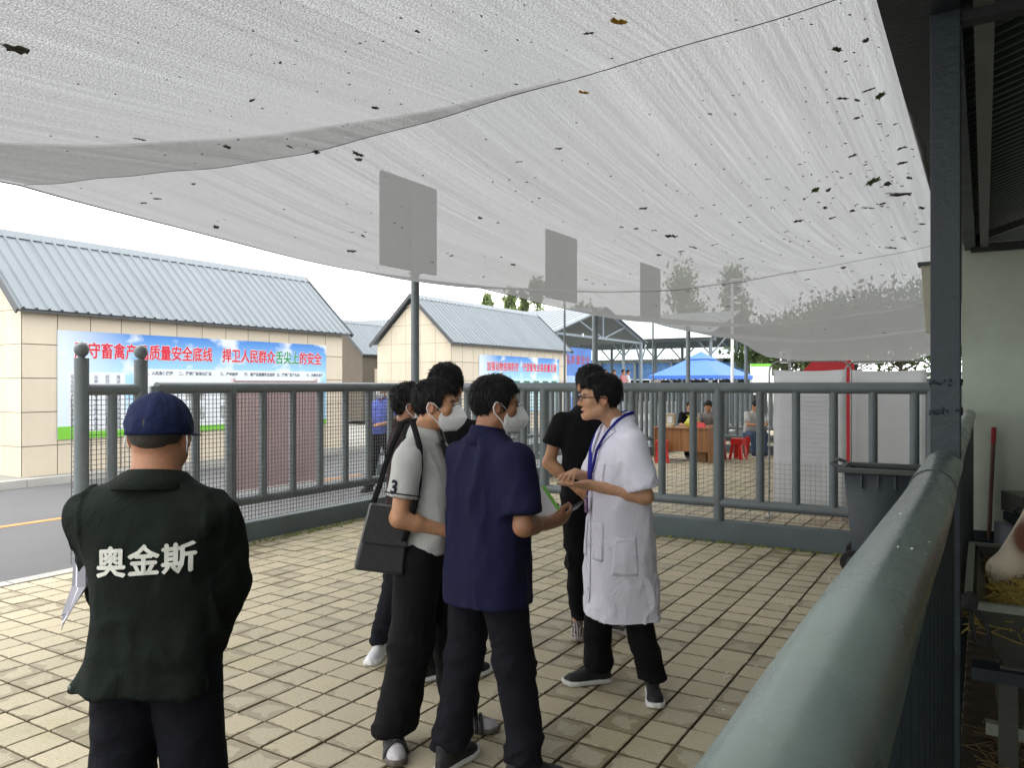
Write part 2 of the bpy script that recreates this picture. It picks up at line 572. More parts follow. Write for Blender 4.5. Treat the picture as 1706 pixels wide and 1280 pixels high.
for yy, rj in ((2.583, 0.0625), (3.42, 0.06)):
    MB().tube([(0, yy - 0.004, 1.335), (0, yy, 1.335), (0, yy + 0.004, 1.335)], [rj, rj + 0.0015, rj], 28, caps=False).obj('weld_seam', M_STEELDK, rail, smooth=60)
nb = MB().tube([(0, 0, 0), (0, 0, 1.33)], 0.038, 14).mesh('bar')
nb.materials.append(M_STEELDK)
y = -0.3
while y < 9.2:
    if abs(y - 3.38) > 0.1:
        link('bar', nb, None, rail).location = (0, y, 0)
    y += 0.16
for z in (0.18, 0.62):
    MB().tube([(0, -1, z), (0, 9.27, z)], 0.035, 12).obj('lower_rail', M_STEELDK, rail)
dr = MB()
for k in range(22):       # bird droppings / paint blisters
    yy = rnd.uniform(0.9, 3.3)
    a = rnd.uniform(0.3, 1.9)
    c = Vector((0.0622 * math.cos(a), yy, 1.335 + 0.0622 * math.sin(a)))
    r_ = rnd.uniform(0.0008, 0.0022)
    dr.lathe((c.x, c.y, c.z - 0.001), [(r_, 0), (r_ * .8, r_ * .5), (r_ * .2, r_ * .8)], 6)
dr.obj('paint_blister', pmat('blister', (0.5, 0.52, 0.5), 0.4), rail, kind='stuff')

post = empty('shed_post', (-0.125, 3.385, 0), label='dark square steel post standing on the near rail', category='post')
MB().box((0, 0, 1.75), (0.1, 0.1, 3.5)).obj('shaft', M_STEELDK, post, bevel=0.004)
wl_ = MB()
for z0 in (1.655, 1.545):
    for k in range(60):
        a = rnd.uniform(0, 4)
        s = int(a)
        t = (a - s - 0.5) * 0.1
        p = [(t, -0.051), (0.051, t), (t, 0.051), (-0.051, t)][s]
        r_ = rnd.uniform(0.003, 0.007)
        wl_.lathe((p[0], p[1], z0 + rnd.gauss(0, 0.006)), [(r_ * .5, -r_), (r_, 0), (r_ * .5, r_)], 6)
wl_.obj('weld_bead', M_STEELDK, post, kind='stuff')

# ---------------------------------------------------------------- cattle shed on the right
shed = empty('cattle_shed', (0, 0, 0), label='open cattle shed on the right with pale wall and corrugated roof', category='shed')
MB().box((2.4, 9.52, 1.56), (5.2, 0.24, 3.12)).obj('wall', M_WALL, shed)
MB().box((2.4, 9.38, 0.05), (5.2, 0.03, 0.16)).obj('skirting', M_STEELDK, shed)
# gutter and fascia along the eave
GX = -0.37
gt = MB()
gt.add([(GX, -6, 3.2), (GX, 34, 3.2), (GX + 0.02, 34, 3.32), (GX + 0.02, -6, 3.32)], [(0, 3, 2, 1)])
gt.box((GX + 0.11, 14, 3.2), (0.22, 40, 0.012))
gt.box((GX + 0.225, 14, 3.27), (0.012, 40, 0.15))
gt.obj('gutter', M_STEELDK, shed)
MB().box((0.0, 14, 3.12), (0.07, 40, 0.14)).obj('purlin', pmat('purlin_grey', (0.16, 0.17, 0.17), 0.6, 0.2, 3, dirt=0.3), shed)
for x_ in (1.2, 2.4, 3.6):
    MB().box((x_, 14, 3.14 + x_ * 0.33), (0.06, 40, 0.12)).obj('purlin', M_STEELDK, shed)
MB().box((-0.125, 14, 3.1), (0.1, 40, 0.1)).obj('eave_beam', M_STEELDK, shed)
# corrugated underside: ribs running up the slope
cr = MB()
pitch = 0.12
y = -6.0
prof = []
while y < 33.0:
    prof += [(y, 0), (y + 0.05, 0), (y + 0.065, 0.025), (y + 0.105, 0.025)]
    y += pitch
n = len(prof)
vs_ = [(GX + 0.05, p, 3.24 + q) for p, q in prof] + [(4.6, p, 3.24 + 4.92 * 0.33 + q) for p, q in prof]
cr.add(vs_, [(i, i + 1, n + i + 1, n + i) for i in range(n - 1)])
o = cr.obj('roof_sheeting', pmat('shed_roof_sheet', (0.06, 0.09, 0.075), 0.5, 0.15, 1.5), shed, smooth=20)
sd = o.modifiers.new('solid', 'SOLIDIFY')
sd.thickness = 0.002
# back slope closes the roof
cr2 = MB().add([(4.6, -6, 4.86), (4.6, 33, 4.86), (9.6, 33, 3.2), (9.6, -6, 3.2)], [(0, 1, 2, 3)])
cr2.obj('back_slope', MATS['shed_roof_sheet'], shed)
for yy in (3.385, 9.3):
    t = MB()
    t.bar((-0.12, yy, 3.05), (4.6, yy, 3.05), 0.07, 0.08)
    t.bar((-0.12, yy, 3.13), (4.6, yy, 4.66), 0.06, 0.07)
    t.bar((0.5, yy, 3.06), (0.9, yy, 3.42), 0.04, 0.04)
    t.bar((1.7, yy, 3.06), (0.9, yy, 3.42), 0.04, 0.04)
    t.bar((1.7, yy, 3.06), (2.4, yy, 3.9), 0.04, 0.04)
    t.bar((3.4, yy, 3.06), (2.4, yy, 3.9), 0.04, 0.04)
    t.obj('roof_truss', pmat('black_steel', (0.012, 0.014, 0.015), 0.5), shed, smooth=0)
# back wall of the shed
MB().box((5.1, 1.7, 1.6), (0.2, 15.4, 3.2)).obj('side_wall', M_WALL, shed)
MB().box((2.4, 4.3, -0.005), (4.98, 10.2, 0.05)).obj('shed_floor', pmat('shed_dirt', (0.075, 0.056, 0.035), 0.95, 0.3, 5, 0.8, 30), kind='structure')

# rain hopper on the gutter
hop = empty('rain_hopper', (-0.47, 9.1, 2.1), label='cream tapered rain hopper hanging under the gutter left of the dark post', category='hopper')
M_CREAM = pmat('cream_plastic', (0.52, 0.5, 0.4), 0.6, 0.08)
h = MB()
h.add([(-.05, -.05, 0.08), (.08, -.05, .08), (.08, .05, .08), (-.05, .05, .08), (-.09, -.07, .78), (.1, -.07, .78), (.1, .07, .78), (-.09, .07, .78)],
      [(3, 2, 1, 0), (4, 5, 6, 7), (0, 1, 5, 4), (1, 2, 6, 5), (2, 3, 7, 6), (3, 0, 4, 7)])
h.obj('hopper_body', M_CREAM, hop, bevel=0.008)
MB().box((0.0, 0, 0.79), (0.24, 0.18, 0.04)).obj('hopper_rim', M_TRIM, hop, bevel=0.006)
MB().tube([(0.02, 0, 0.08), (0.03, 0, -0.02), (0.1, 0.02, -0.1)], 0.035, 10).obj('spout', M_CREAM, hop)
# ---------------------------------------------------------------- shade net
NX0, NX1 = GX + 0.035, -6.65
SEAMS = [-3.1, 3.3, 9.68, 16.06, 22.4, 28.6]
def hash1(i):
    return (math.sin(i * 127.1 + 3.7) * 43758.5453) % 1.0
def net_z(X, Y):
    u = (X - NX0) / (NX1 - NX0)
    u = min(1.03, max(0.0, u))
    k = 0
    while k < len(SEAMS) - 2 and Y > SEAMS[k + 1]:
        k += 1
    t = (Y - SEAMS[k]) / (SEAMS[k + 1] - SEAMS[k])
    t = min(1.0, max(0.0, t))
    near_ = max(0.0, min(1.0, (7.0 - Y) / 4.0))
    edge_h = 3.2 * (1 - u) + (3.16 + 0.12 * near_) * u
    sx_ = 0.18 + 0.10 * max(0.0, min(1.0, (Y - 3.3) / 6.0))
    z = edge_h - 4 * u * (1 - u) * sx_ + 0.03 * math.sin(u * 9.0) * (u * (1 - u) * 4)
    w = min(1.0, 7 * u) * (0.35 + 0.65 * min(1.0, 6 * max(0.0, 1.03 - u)))
    z -= 4 * t * (1 - t) * 0.21 * w
    if Y > 22.4:
        q = (Y - 22.4) / 6.2
        z -= 0.55 * q * q * (0.35 + 0.65 * min(1, 4 * u))
    z += 0.006 * math.sin(Y * 2.1 + X * 1.3) + 0.004 * math.sin(X * 7.0 + Y)
    return z

def net_mat(name='shade_net_weave', hole_k=0.088, tcol=0.068):
    m = bpy.data.materials.new(name)
    m.use_nodes = True
    N, L = nodes_of(m)
    N.clear()
    out = N.new('ShaderNodeOutputMaterial')
    g_ = N.new('ShaderNodeNewGeometry')
    def noise(scale, stretch, detail=4, rough=0.6):
        mp = N.new('ShaderNodeMapping')
        mp.inputs['Scale'].default_value = stretch
        L.new(g_.outputs['Position'], mp.inputs['Vector'])
        n_ = N.new('ShaderNodeTexNoise')
        n_.inputs['Scale'].default_value = scale
        n_.inputs['Detail'].default_value = detail
        n_.inputs['Roughness'].default_value = rough
        L.new(mp.outputs[0], n_.inputs['Vector'])
        return n_.outputs['Fac']
    def rng(v, a, b, c, d):
        n_ = N.new('ShaderNodeMapRange')
        for k, q in (('From Min', a), ('From Max', b), ('To Min', c), ('To Max', d)):
            n_.inputs[k].default_value = q
        L.new(v, n_.inputs['Value'])
        return n_.outputs[0]
    def mul(a, b):
        n_ = N.new('ShaderNodeMath')
        n_.operation = 'MULTIPLY'
        L.new(a, n_.inputs[0])
        L.new(b, n_.inputs[1])
        return n_.outputs[0]
    thread = noise(46, (1, 0.008, 0), 4, 0.7)          # stretched weave lines along the length of the net
    band = noise(5, (1, 0.014, 0), 4, 0.6)
    knit = noise(160, (1, 0.8, 0), 1, 0.5)
    a = rng(thread, 0.3, 0.7, 0.66, 1.36)
    b = rng(band, 0.3, 0.7, 0.85, 1.15)
    c = rng(knit, 0.3, 0.7, 0.0, 2.1)
    hole = N.new('ShaderNodeMath')
    hole.operation = 'MULTIPLY'
    hole.inputs[1].default_value = hole_k
    L.new(mul(mul(a, b), c), hole.inputs[0])
    cl = N.new('ShaderNodeClamp')
    cl.inputs['Max'].default_value = 0.85
    L.new(hole.outputs[0], cl.inputs['Value'])
    tr = N.new('ShaderNodeBsdfTransparent')
    tl = N.new('ShaderNodeBsdfTranslucent')
    tl.inputs['Color'].default_value = (tcol, tcol * 1.02, tcol, 1)
    df = N.new('ShaderNodeBsdfDiffuse')
    df.inputs['Color'].default_value = (0.15, 0.152, 0.154, 1)
    ad = N.new('ShaderNodeAddShader')
    L.new(tl.outputs[0], ad.inputs[0])
    L.new(df.outputs[0], ad.inputs[1])
    mx = N.new('ShaderNodeMixShader')
    L.new(cl.outputs[0], mx.inputs[0])
    L.new(ad.outputs[0], mx.inputs[1])
    L.new(tr.outputs[0], mx.inputs[2])
    L.new(mx.outputs[0], out.inputs['Surface'])
    return m
M_NET = net_mat()
M_NET2 = net_mat('sheer_net_weave', 0.42, 0.2)  # more see-through weave, softens the darkening by the added layer
net = empty('shade_net', (0, 0, 0), label='grey shade net stretched in strips over the yard from shed gutter to poles', category='shade net')
for k in range(len(SEAMS) - 1):
    y0, y1 = max(0.9, SEAMS[k]), SEAMS[k + 1]
    nx, ny = 46, 34
    m = MB()
    for j in range(ny + 1):
        for i in range(nx + 1):
            u = i / nx
            X = NX0 + (NX1 - NX0) * u
            Y = y0 + (y1 - y0) * j / ny
            e = 1e-4 if j == 0 and k else (-1e-4 if j == ny else 0)
            if i == nx:
                X += 0.05 * math.sin(Y * 1.1) - 0.04
            if i == 0:
                X += 0.015 * math.sin(Y * 9) + 0.01 * math.sin(Y * 23)
            m.v.append((X, Y, net_z(X, Y + e)))
    m.f = [(j * (nx + 1) + i, j * (nx + 1) + i + 1, (j + 1) * (nx + 1) + i + 1, (j + 1) * (nx + 1) + i) for j in range(ny) for i in range(nx)]
    m.obj('net_strip', M_NET, net, smooth=60)
# extra net layer added along the seams, darkening it towards the open edge
for Y in SEAMS[1:-1]:
    for wmax, lift in ((2.6, 0.012),):
        nx, ny = 26, 8
        m = MB()
        for j in range(ny + 1):
            for i in range(nx + 1):
                u = 0.22 + 0.77 * i / nx
                w = wmax * (i / nx) ** 1.6 + 0.002
                X = NX0 + (NX1 - NX0) * u
                yy = Y - w * (1 - j / ny)
                m.v.append((X, yy, net_z(X, yy) + lift * (1 - 0.9 * j / ny)))
        m.f = [(j * (nx + 1) + i, j * (nx + 1) + i + 1, (j + 1) * (nx + 1) + i + 1, (j + 1) * (nx + 1) + i) for j in range(ny) for i in range(nx)]
        m.obj('net_overlap', M_NET2, net, smooth=60)
M_CORD = pmat('dark_cord', (0.03, 0.03, 0.032), 0.8)
for Y in SEAMS[1:-1]:
    pts = [(NX0 + (NX1 - NX0) * i / 60, Y, net_z(NX0 + (NX1 - NX0) * i / 60, Y) - 0.002) for i in range(61)]
    MB().tube(pts, 0.0022, 5).obj('seam_cord', M_CORD, net)
pts = [(NX1 - 0.04 + 0.05 * math.sin(Y * 1.1), Y, net_z(NX1 - 0.04 + 0.05 * math.sin(Y * 1.1), Y) - 0.003) for Y in np.arange(0.9, 28.6, 0.15)]
MB().tube(pts, 0.006, 6).obj('edge_cord', M_CORD, net)

# leaves lying on / caught in the net
def net_hit(x, y):
    dx, dz = (x - 853.0) / F_PX, (640.0 - y) / F_PX
    prev = None
    z = 0.8
    while z < 45:
        X, Y = cw(dx * z, z)
        h = CAM_H + dz * z - net_z(X, Y)
        if h > 0:
            lo, hi = z - 0.05, z
            for _ in range(20):
                mid = (lo + hi) / 2
                X, Y = cw(dx * mid, mid)
                if CAM_H + dz * mid - net_z(X, Y) > 0:
                    hi = mid
                else:
                    lo = mid
            return X, Y, hi
        z += 0.05
    return None
def leaf_mesh(seed, col_mat):
    r_ = random.Random(seed)
    n_ = 14
    vs_ = [(0, 0, 0.05)]
    for k in range(n_):
        a = 2 * math.pi * k / n_
        q = (0.5 if k % 2 else 0.36) * r_.uniform(0.75, 1.15)
        vs_.append((q * math.cos(a) * 1.3, q * math.sin(a) * 0.75, r_.uniform(-0.09, 0.09)))
    fs_ = [(0, 1 + k, 1 + (k + 1) % n_) for k in range(n_)]
    fs_ = fs_ + [(0, n_ + 1 + (k + 1) % n_, n_ + 1 + k) for k in range(n_)]
    vs_ = vs_ + [(x, y_, z - 0.06) for x, y_, z in vs_[1:]]
    fs_ += [(1 + k, n_ + 1 + k, n_ + 1 + (k + 1) % n_, 1 + (k + 1) % n_) for k in range(n_)]
    m = bpy.data.meshes.new('leaf')
    m.from_pydata(vs_, [], fs_)
    m.materials.append(col_mat)
    return m
M_LEAFDK = pmat('withered_leaf', (0.07, 0.068, 0.055), 0.8, 0.4, 3)
M_LEAFGR = pmat('fallen_green_leaf', (0.08, 0.13, 0.05), 0.7, 0.3, 3)
M_LEAFYE = pmat('yellow_leaf', (0.45, 0.25, 0.02), 0.7, 0.3, 3)
lm = [leaf_mesh(s, M_LEAFDK) for s in range(6)]
lg = [leaf_mesh(s + 10, M_LEAFGR) for s in range(3)]
ly = leaf_mesh(30, M_LEAFYE)
SPOTS = [(27, 78, 38), (980, 53, 20), (695, 50, 13), (625, 178, 16), (597, 255, 22), (598, 264, 22), (527, 252, 16), (930, 246, 12), (865, 268, 12),
         (1071, 346, 14), (1420, 258, 17), (1442, 65, 14), (1395, 80, 17), (1427, 195, 15), (1404, 162, 18), (1448, 148, 16), (1497, 322, 38),
         (1515, 295, 16), (1478, 305, 22), (1380, 315, 14), (1340, 330, 9), (1386, 362, 14), (1280, 297, 10), (1118, 392, 26), (1060, 380, 11), (1090, 383, 11),
         (1135, 418, 18), (1155, 411, 14), (1190, 407, 10), (1235, 430, 12), (585, 417, 24), (360, 377, 14), (262, 330, 12), (800, 362, 12), (420, 165, 11),
         (467, 102, 8), (233, 230, 20), (378, 243, 16), (1330, 367, 16), (1420, 350, 14), (1445, 345, 16), (1470, 338, 12), (1535, 345, 14),
         (1503, 270, 15), (1536, 372, 12), (1405, 445, 11), (1470, 458, 8), (483, 243, 12), (240, 337, 10), (605, 392, 9), (1428, 165, 10), (1310, 385, 9),
         (1485, 412, 20), (1505, 395, 14), (1525, 385, 12), (1098, 424, 12), (752, 425, 9), (1245, 361, 9), (1170, 345, 7), (1409, 100, 7), (1375, 345, 10),
         (1345, 465, 8), (1358, 478, 7), (1230, 480, 7), (1465, 205, 9), (1492, 205, 9), (1540, 440, 12), (1212, 510, 8), (322, 305, 9), (855, 440, 10)]
for i, (x, y, s) in enumerate(SPOTS):
    hit = net_hit(x, y)
    if not hit:
        continue
    X, Y, d = hit
    w = s / F_PX * d * rnd.uniform(0.75, 1.05)
    o = link('fallen_leaf', rnd.choice(lm))
    o.location = (X, Y, net_z(X, Y) - 0.004)
    o.rotation_euler = (rnd.uniform(-.25, .25), rnd.uniform(-.25, .25), rnd.uniform(0, 6.28))
    o.scale = (w * 1.05, w * 1.05, w * 0.8)
    tag(o, 'small dark withered leaf caught on the shade net', 'leaf', 'withered leaves on the net')
for i, (x, y, s) in enumerate([(1467, 157, 20), (1358, 315, 18), (1503, 245, 18), (1455, 300, 26)]):
    hit = net_hit(x, y)
    X, Y, d = hit
    w = s / F_PX * d
    o = link('fallen_leaf', lg[i % 3])
    o.location = (X, Y, net_z(X, Y) - 0.004)
    o.rotation_euler = (0.1, 0.15, rnd.uniform(0, 6))
    o.scale = (w, w, w)
    tag(o, 'dark green leaf caught on the net close to the shed gutter', 'leaf', 'green leaves on the net')
for (x, y, s, lab) in ((1030, 33, 27, 'larger yellow leaf lying on the shade net near the top of the picture'), (972, 152, 16, 'smaller yellow leaf lying on the shade net beside the long seam')):
    X, Y, d = net_hit(x, y)
    w = s / F_PX * d
    o = link('fallen_leaf', ly)
    o.location = (X, Y, net_z(X, Y) - 0.004)
    o.rotation_euler = (0.05, 0.1, 0.8)
    o.scale = (w, w, w)
    tag(o, lab, 'leaf')
sp = MB()
for k in range(430):
    x, y = rnd.uniform(0, 1550), rnd.uniform(0, 560)
    if rnd.random() < 0.35:
        x, y = rnd.gauss(1400, 120), rnd.gauss(330, 90)
    hit = net_hit(x, y)
    if not hit or not (NX1 < hit[0] < NX0 - 0.02):
        continue
    X, Y, d = hit
    w = rnd.uniform(1.0, 2.6) / F_PX * d
    z = net_z(X, Y) - 0.003
    a = rnd.uniform(0, 3)
    sp.box((X, Y, z), (w * rnd.uniform(1, 2.5), w, w * 0.4), a)
sp.obj('leaf_specks', M_LEAFDK, smooth=0, label='fine dark specks of leaf litter dotted over the net', category='leaf litter', kind='stuff')

# poles carrying the net and banner signs behind it
POLE_LAB = ['grey net pole at the back corner of the yard', 'grey net pole in front of the gabled pavilion', 'grey net pole just left of the blue gazebo peak', 'grey net pole right of the blue gazebo roof']
for (Y, lab) in zip((8.42, 14.2, 19.95, 25.8), POLE_LAB):
    root = empty('net_pole', (-6.7, Y, 0), label=lab, category='pole', group='poles along the open edge of the net')
    MB().tube([(0, 0, 0), (0, 0, 3.17)], 0.058, 16).obj('pole_shaft', M_FENCE, root)
    MB().tube([(0, 0, 2.0), (0, 0, 2.012)], 0.062, 16).obj('collar', M_FENCE, root)
    MB().box((0, 0, 3.175), (0.14, 0.14, 0.012)).obj('cap_plate', M_FENCE, root)
M_SIGNBK = pmat('sign_back', (0.09, 0.09, 0.095), 0.6, 0.08)
for (Y, lab) in ((8.42, 'grey sign panel showing through the net above the corner pole'), (12.95, 'grey sign panel showing through the net above the white coat'), (17.5, 'grey sign panel dimly seen through the net, third from the corner')):
    root = empty('hanging_sign', (-6.8, Y, 0), label=lab, category='sign', group='sign panels behind the net')
    MB().box((0, 0, 3.85), (0.05, 1.2, 1.25)).obj('panel', M_SIGNBK, root, bevel=0.006)
    MB().tube([(0.06, 0, 3.1 if Y < 9 else 0), (0.06, 0, 4.3)], 0.035 if Y < 9 else 0.02, 10).obj('pole', M_FENCE, root)

# ---------------------------------------------------------------- lettering
def text_mesh(body, size, offset=0.0, extrude=0.0, align='CENTER', res=2):
    cu = bpy.data.curves.new('text', 'FONT')
    cu.body = body
    cu.size = size
    cu.align_x = align
    cu.align_y = 'CENTER'
    cu.resolution_u = res
    cu.offset = offset
    cu.extrude = extrude
    o = bpy.data.objects.new('text', cu)
    COL.objects.link(o)
    me = bpy.data.meshes.new_from_object(o)
    bpy.data.objects.remove(o)
    bpy.data.curves.remove(cu)
    me.materials.clear()
    return me
def bold_mesh(ch, size, w, n_=8, lift=0.00025):
    base = text_mesh(ch, size)
    co = [v.co.copy() for v in base.vertices]
    fs_ = [tuple(p.vertices) for p in base.polygons]
    m = MB()
    for k in range(n_ + 1):
        a_ = 2 * math.pi * k / max(1, n_)
        sx_, sy_ = (0, 0) if k == n_ else (w * math.cos(a_), w * math.sin(a_))
        m.add([(c.x + sx_, c.y + sy_, k * lift) for c in co], fs_)
    bpy.data.meshes.remove(base)
    return m.mesh('glyph', 0)
def flat(name, col, rough=0.5):
    return pmat(name, col, rough, 0.03, 3)

# ---------------------------------------------------------------- kiosks
PANEL_W, PANEL_H = 0.57, 0.565
pan = MB()
a, b = PANEL_W / 2 - 0.006, PANEL_H / 2 - 0.006
pan.add([(-a, 0, -b), (a, 0, -b), (a, 0, b), (-a, 0, b), (-a + .003, -.008, -b + .003), (a - .003, -.008, -b + .003), (a - .003, -.008, b - .003), (-a + .003, -.008, b - .003)],
        [(4, 5, 6, 7), (0, 1, 5, 4), (1, 2, 6, 5), (2, 3, 7, 6), (3, 0, 4, 7)])
pan_m = pan.mesh('wall_panel', 0)
pan_m.materials.append(M_PANEL)
def rib_profile(L_, pitch=0.205, h=0.032):
    out = [(0, 0)]
    t = 0.06
    while t + 0.06 < L_:
        out += [(t, 0), (t + 0.018, h), (t + 0.042, h), (t + 0.06, 0)]
        t += pitch
    out.append((L_, 0))
    return out
def kiosk(y0, label, length=7.41, xf=-13.45, width=2.85, ev=2.88, rdg=4.36, panels=True):
    root = empty('kiosk', (xf, y0, 0), 0, label=label, category='kiosk', group='beige panelled kiosks along the road')
    # core, with gable ends
    c = MB()
    hw = width / 2
    sl = (rdg - ev) / (hw + 0.17)
    wt = ev + 0.02
    poly = [(0, 0.1), (-width, 0.1), (-width, wt), (-hw, wt + hw * sl), (0, wt)]
    c.add([(x, 0, z) for x, z in poly] + [(x, length, z) for x, z in poly], [(0, 1, 2, 3, 4), (9, 8, 7, 6, 5)] + [(i, i + 5, (i + 1) % 5 + 5, (i + 1) % 5) for i in range(5)])
    c.obj('wall', M_JOINT, root, smooth=0)
    if panels:
        for i in range(13):
            for j in range(5):
                o = link('wall_panel', pan_m, None, root)
                o.location = (0.002, (i + 0.5) * PANEL_W, 0.05 + (j + 0.5) * PANEL_H)
                o.rotation_euler = (0, 0, R(90))
        # gable end facing the camera, cut to the pitch
        for i in range(5):
            for j in range(8):
                x0, x1 = -i * PANEL_W + 0.004 - 0.004, -(i + 1) * PANEL_W + 0.004
                z0, z1 = 0.05 + j * PANEL_H + 0.004, 0.05 + (j + 1) * PANEL_H - 0.004
                def top_(x):
                    return wt + (hw - abs(x + hw)) * sl - 0.02
                if z0 > max(top_(x0), top_(x1), top_((x0 + x1) / 2)) - 0.04:
                    continue
                q = [(x1, z0), (x0 - 0.004, z0)]
                up = []
                for k in range(5):
                    xx = x0 - 0.004 + (x1 - x0 + 0.004) * k / 4
                    up.append((xx, max(z0 + 0.004, min(z1, top_(xx)))))
                q += up
                m = MB()
                n_ = len(q)
                m.add([(x, -0.002, z) for x, z in q] + [(x, -0.01, z) for x, z in q], [tuple(range(n_, 2 * n_))] + [(k, (k + 1) % n_, n_ + (k + 1) % n_, n_ + k) for k in range(n_)])
                m.obj('wall_panel', M_PANEL, root, smooth=0)
    # corrugated roof in sheets, two slopes
    for side in (1, -1):
        xe = 0.17 if side == 1 else -width - 0.17
        n_s = 9
        sw = (length + 0.3) / n_s
        for s in range(n_s):
            ya = -0.15 + s * sw
            pr = rib_profile(sw + 0.01)
            nrm = Vector((side * sl, 0, 1)).normalized()
            lo = [Vector((xe, ya + t, ev)) + nrm * h_ for t, h_ in pr]
            hi_ = [Vector((-hw, ya + t, rdg)) + nrm * h_ for t, h_ in pr]
            n_ = len(pr)
            fs_ = [(i, i + 1, n_ + i + 1, n_ + i) for i in range(n_ - 1)]
            if side == -1:
                fs_ = [tuple(reversed(f)) for f in fs_]
            MB().add(lo + hi_, fs_).obj('roof_sheet', M_ROOF, root, smooth=20)
    MB().add([(-hw - 0.14, -0.17, rdg - 0.1), (-hw, -0.17, rdg + 0.045), (-hw + 0.14, -0.17, rdg - 0.1), (-hw - 0.14, length + 0.17, rdg - 0.1), (-hw, length + 0.17, rdg + 0.045), (-hw + 0.14, length + 0.17, rdg - 0.1)],
             [(0, 1, 4, 3), (1, 2, 5, 4), (0, 2, 1), (3, 4, 5)]).obj('ridge_cap', M_ROOF, root, smooth=0)
    for yy in (-0.165, length + 0.165):
        MB().bar((0.19, yy, ev - 0.05), (-hw - 0.02, yy, rdg), 0.03, 0.1).obj('verge_trim', M_TRIM, root, smooth=0)
        MB().bar((-width - 0.19, yy + 0.002, ev - 0.05), (-hw + 0.02, yy + 0.002, rdg), 0.03, 0.1).obj('verge_trim', M_TRIM, root, smooth=0)
    e = MB()
    e.box((0.13, length / 2, ev - 0.035), (0.06, length + 0.28, 0.03))
    e.obj('eave_trim', M_TRIM, root, smooth=0)
    MB().add([(0.17, -0.14, ev - 0.008), (0.17, length + .14, ev - 0.008), (0, length + .14, ev + 0.14), (0, -0.14, ev + 0.14)], [(0, 1, 2, 3)]).obj('soffit', M_ROOFUN, root, smooth=0)
    return root
kiosk(6.64, 'nearest beige kiosk with ribbed grey-blue roof and long blue banner on its wall')
kiosk(18.6, 'second beige kiosk along the road, gable end toward the yard, smaller banner')
# kiosk behind, seen in the gap
kb_root = kiosk(24.5, 'grey-roofed kiosk half hidden in the gap between the two beige kiosks', xf=-22.3, panels=False, ev=2.9, rdg=4.4)
for (yy, w_) in ((1.2, 0.9), (3.4, 0.6)):
    MB().box((0.03, yy, 1.2), (0.06, w_, 2.2)).obj('pale_panel', M_PANEL, kb_root)

def banner_mat(name, split=0.66, strip=True):
    m = bpy.data.materials.new(name)
    m.use_nodes = True
    N, L = nodes_of(m)
    b = N['Principled BSDF']
    b.inputs['Roughness'].default_value = 0.45
    tc = N.new('ShaderNodeTexCoord')
    s = N.new('ShaderNodeSeparateXYZ')
    L.new(tc.outputs['Generated'], s.inputs[0])
    v, u = s.outputs[2], s.outputs[1]
    rp = N.new('ShaderNodeValToRGB')
    cr_ = rp.color_ramp
    cr_.elements[0].position = split - 0.05
    cr_.elements[0].color = (0.35, 0.62, 0.82, 1)
    cr_.elements[1].position = 1.0
    cr_.elements[1].color = (0.05, 0.22, 0.62, 1)
    L.new(v, rp.inputs[0])
    nz = N.new('ShaderNodeTexNoise')
    nz.inputs['Scale'].default_value = 1.3
    nz.inputs['Detail'].default_value = 7
    mp = N.new('ShaderNodeMapping')
    mp.inputs['Scale'].default_value = (1, 1, 1.8)
    L.new(tc.outputs['Object'], mp.inputs['Vector'])
    L.new(mp.outputs[0], nz.inputs['Vector'])
    r2 = N.new('ShaderNodeMapRange')
    r2.inputs['From Min'].default_value = 0.53
    r2.inputs['From Max'].default_value = 0.66
    L.new(nz.outputs['Fac'], r2.inputs['Value'])
    # printed pale haze at the left end of the banner
    r3 = N.new('ShaderNodeMapRange')
    r3.inputs['From Min'].default_value = 0.22
    r3.inputs['From Max'].default_value = 0.02
    r3.inputs['To Max'].default_value = 0.8
    L.new(u, r3.inputs['Value'])
    mxm = N.new('ShaderNodeMath')
    mxm.operation = 'MAXIMUM'
    L.new(r2.outputs[0], mxm.inputs[0])
    L.new(r3.outputs[0], mxm.inputs[1])
    mx = N.new('ShaderNodeMixRGB')
    mx.inputs[2].default_value = (0.72, 0.78, 0.82, 1)
    L.new(mxm.outputs[0], mx.inputs[0])
    L.new(rp.outputs[0], mx.inputs[1])
    L.new(mx.outputs[0], b.inputs['Base Color'])
    return m
M_PRINTW = flat('print_white', (0.70, 0.73, 0.76))
M_PRINTG = flat('print_green', (0.19, 0.52, 0.05))
M_RED = flat('print_red', (0.62, 0.02, 0.05))
M_GRN = flat('print_dark_green', (0.02, 0.28, 0.08))
M_OUTL = flat('print_outline', (0.8, 0.8, 0.8))
M_INK = flat('print_ink', (0.06, 0.09, 0.12))
def place_text(me, mat, parent, name, y, z, x, sx=1.0, kind=None):
    me.materials.append(mat)
    o = link(name, me, None, parent)
    o.location = (x, y, z)
    o.rotation_euler = (R(90), 0, R(90))
    o.scale = (sx, 1, 1)
    if kind:
        o['kind'] = kind
    return o
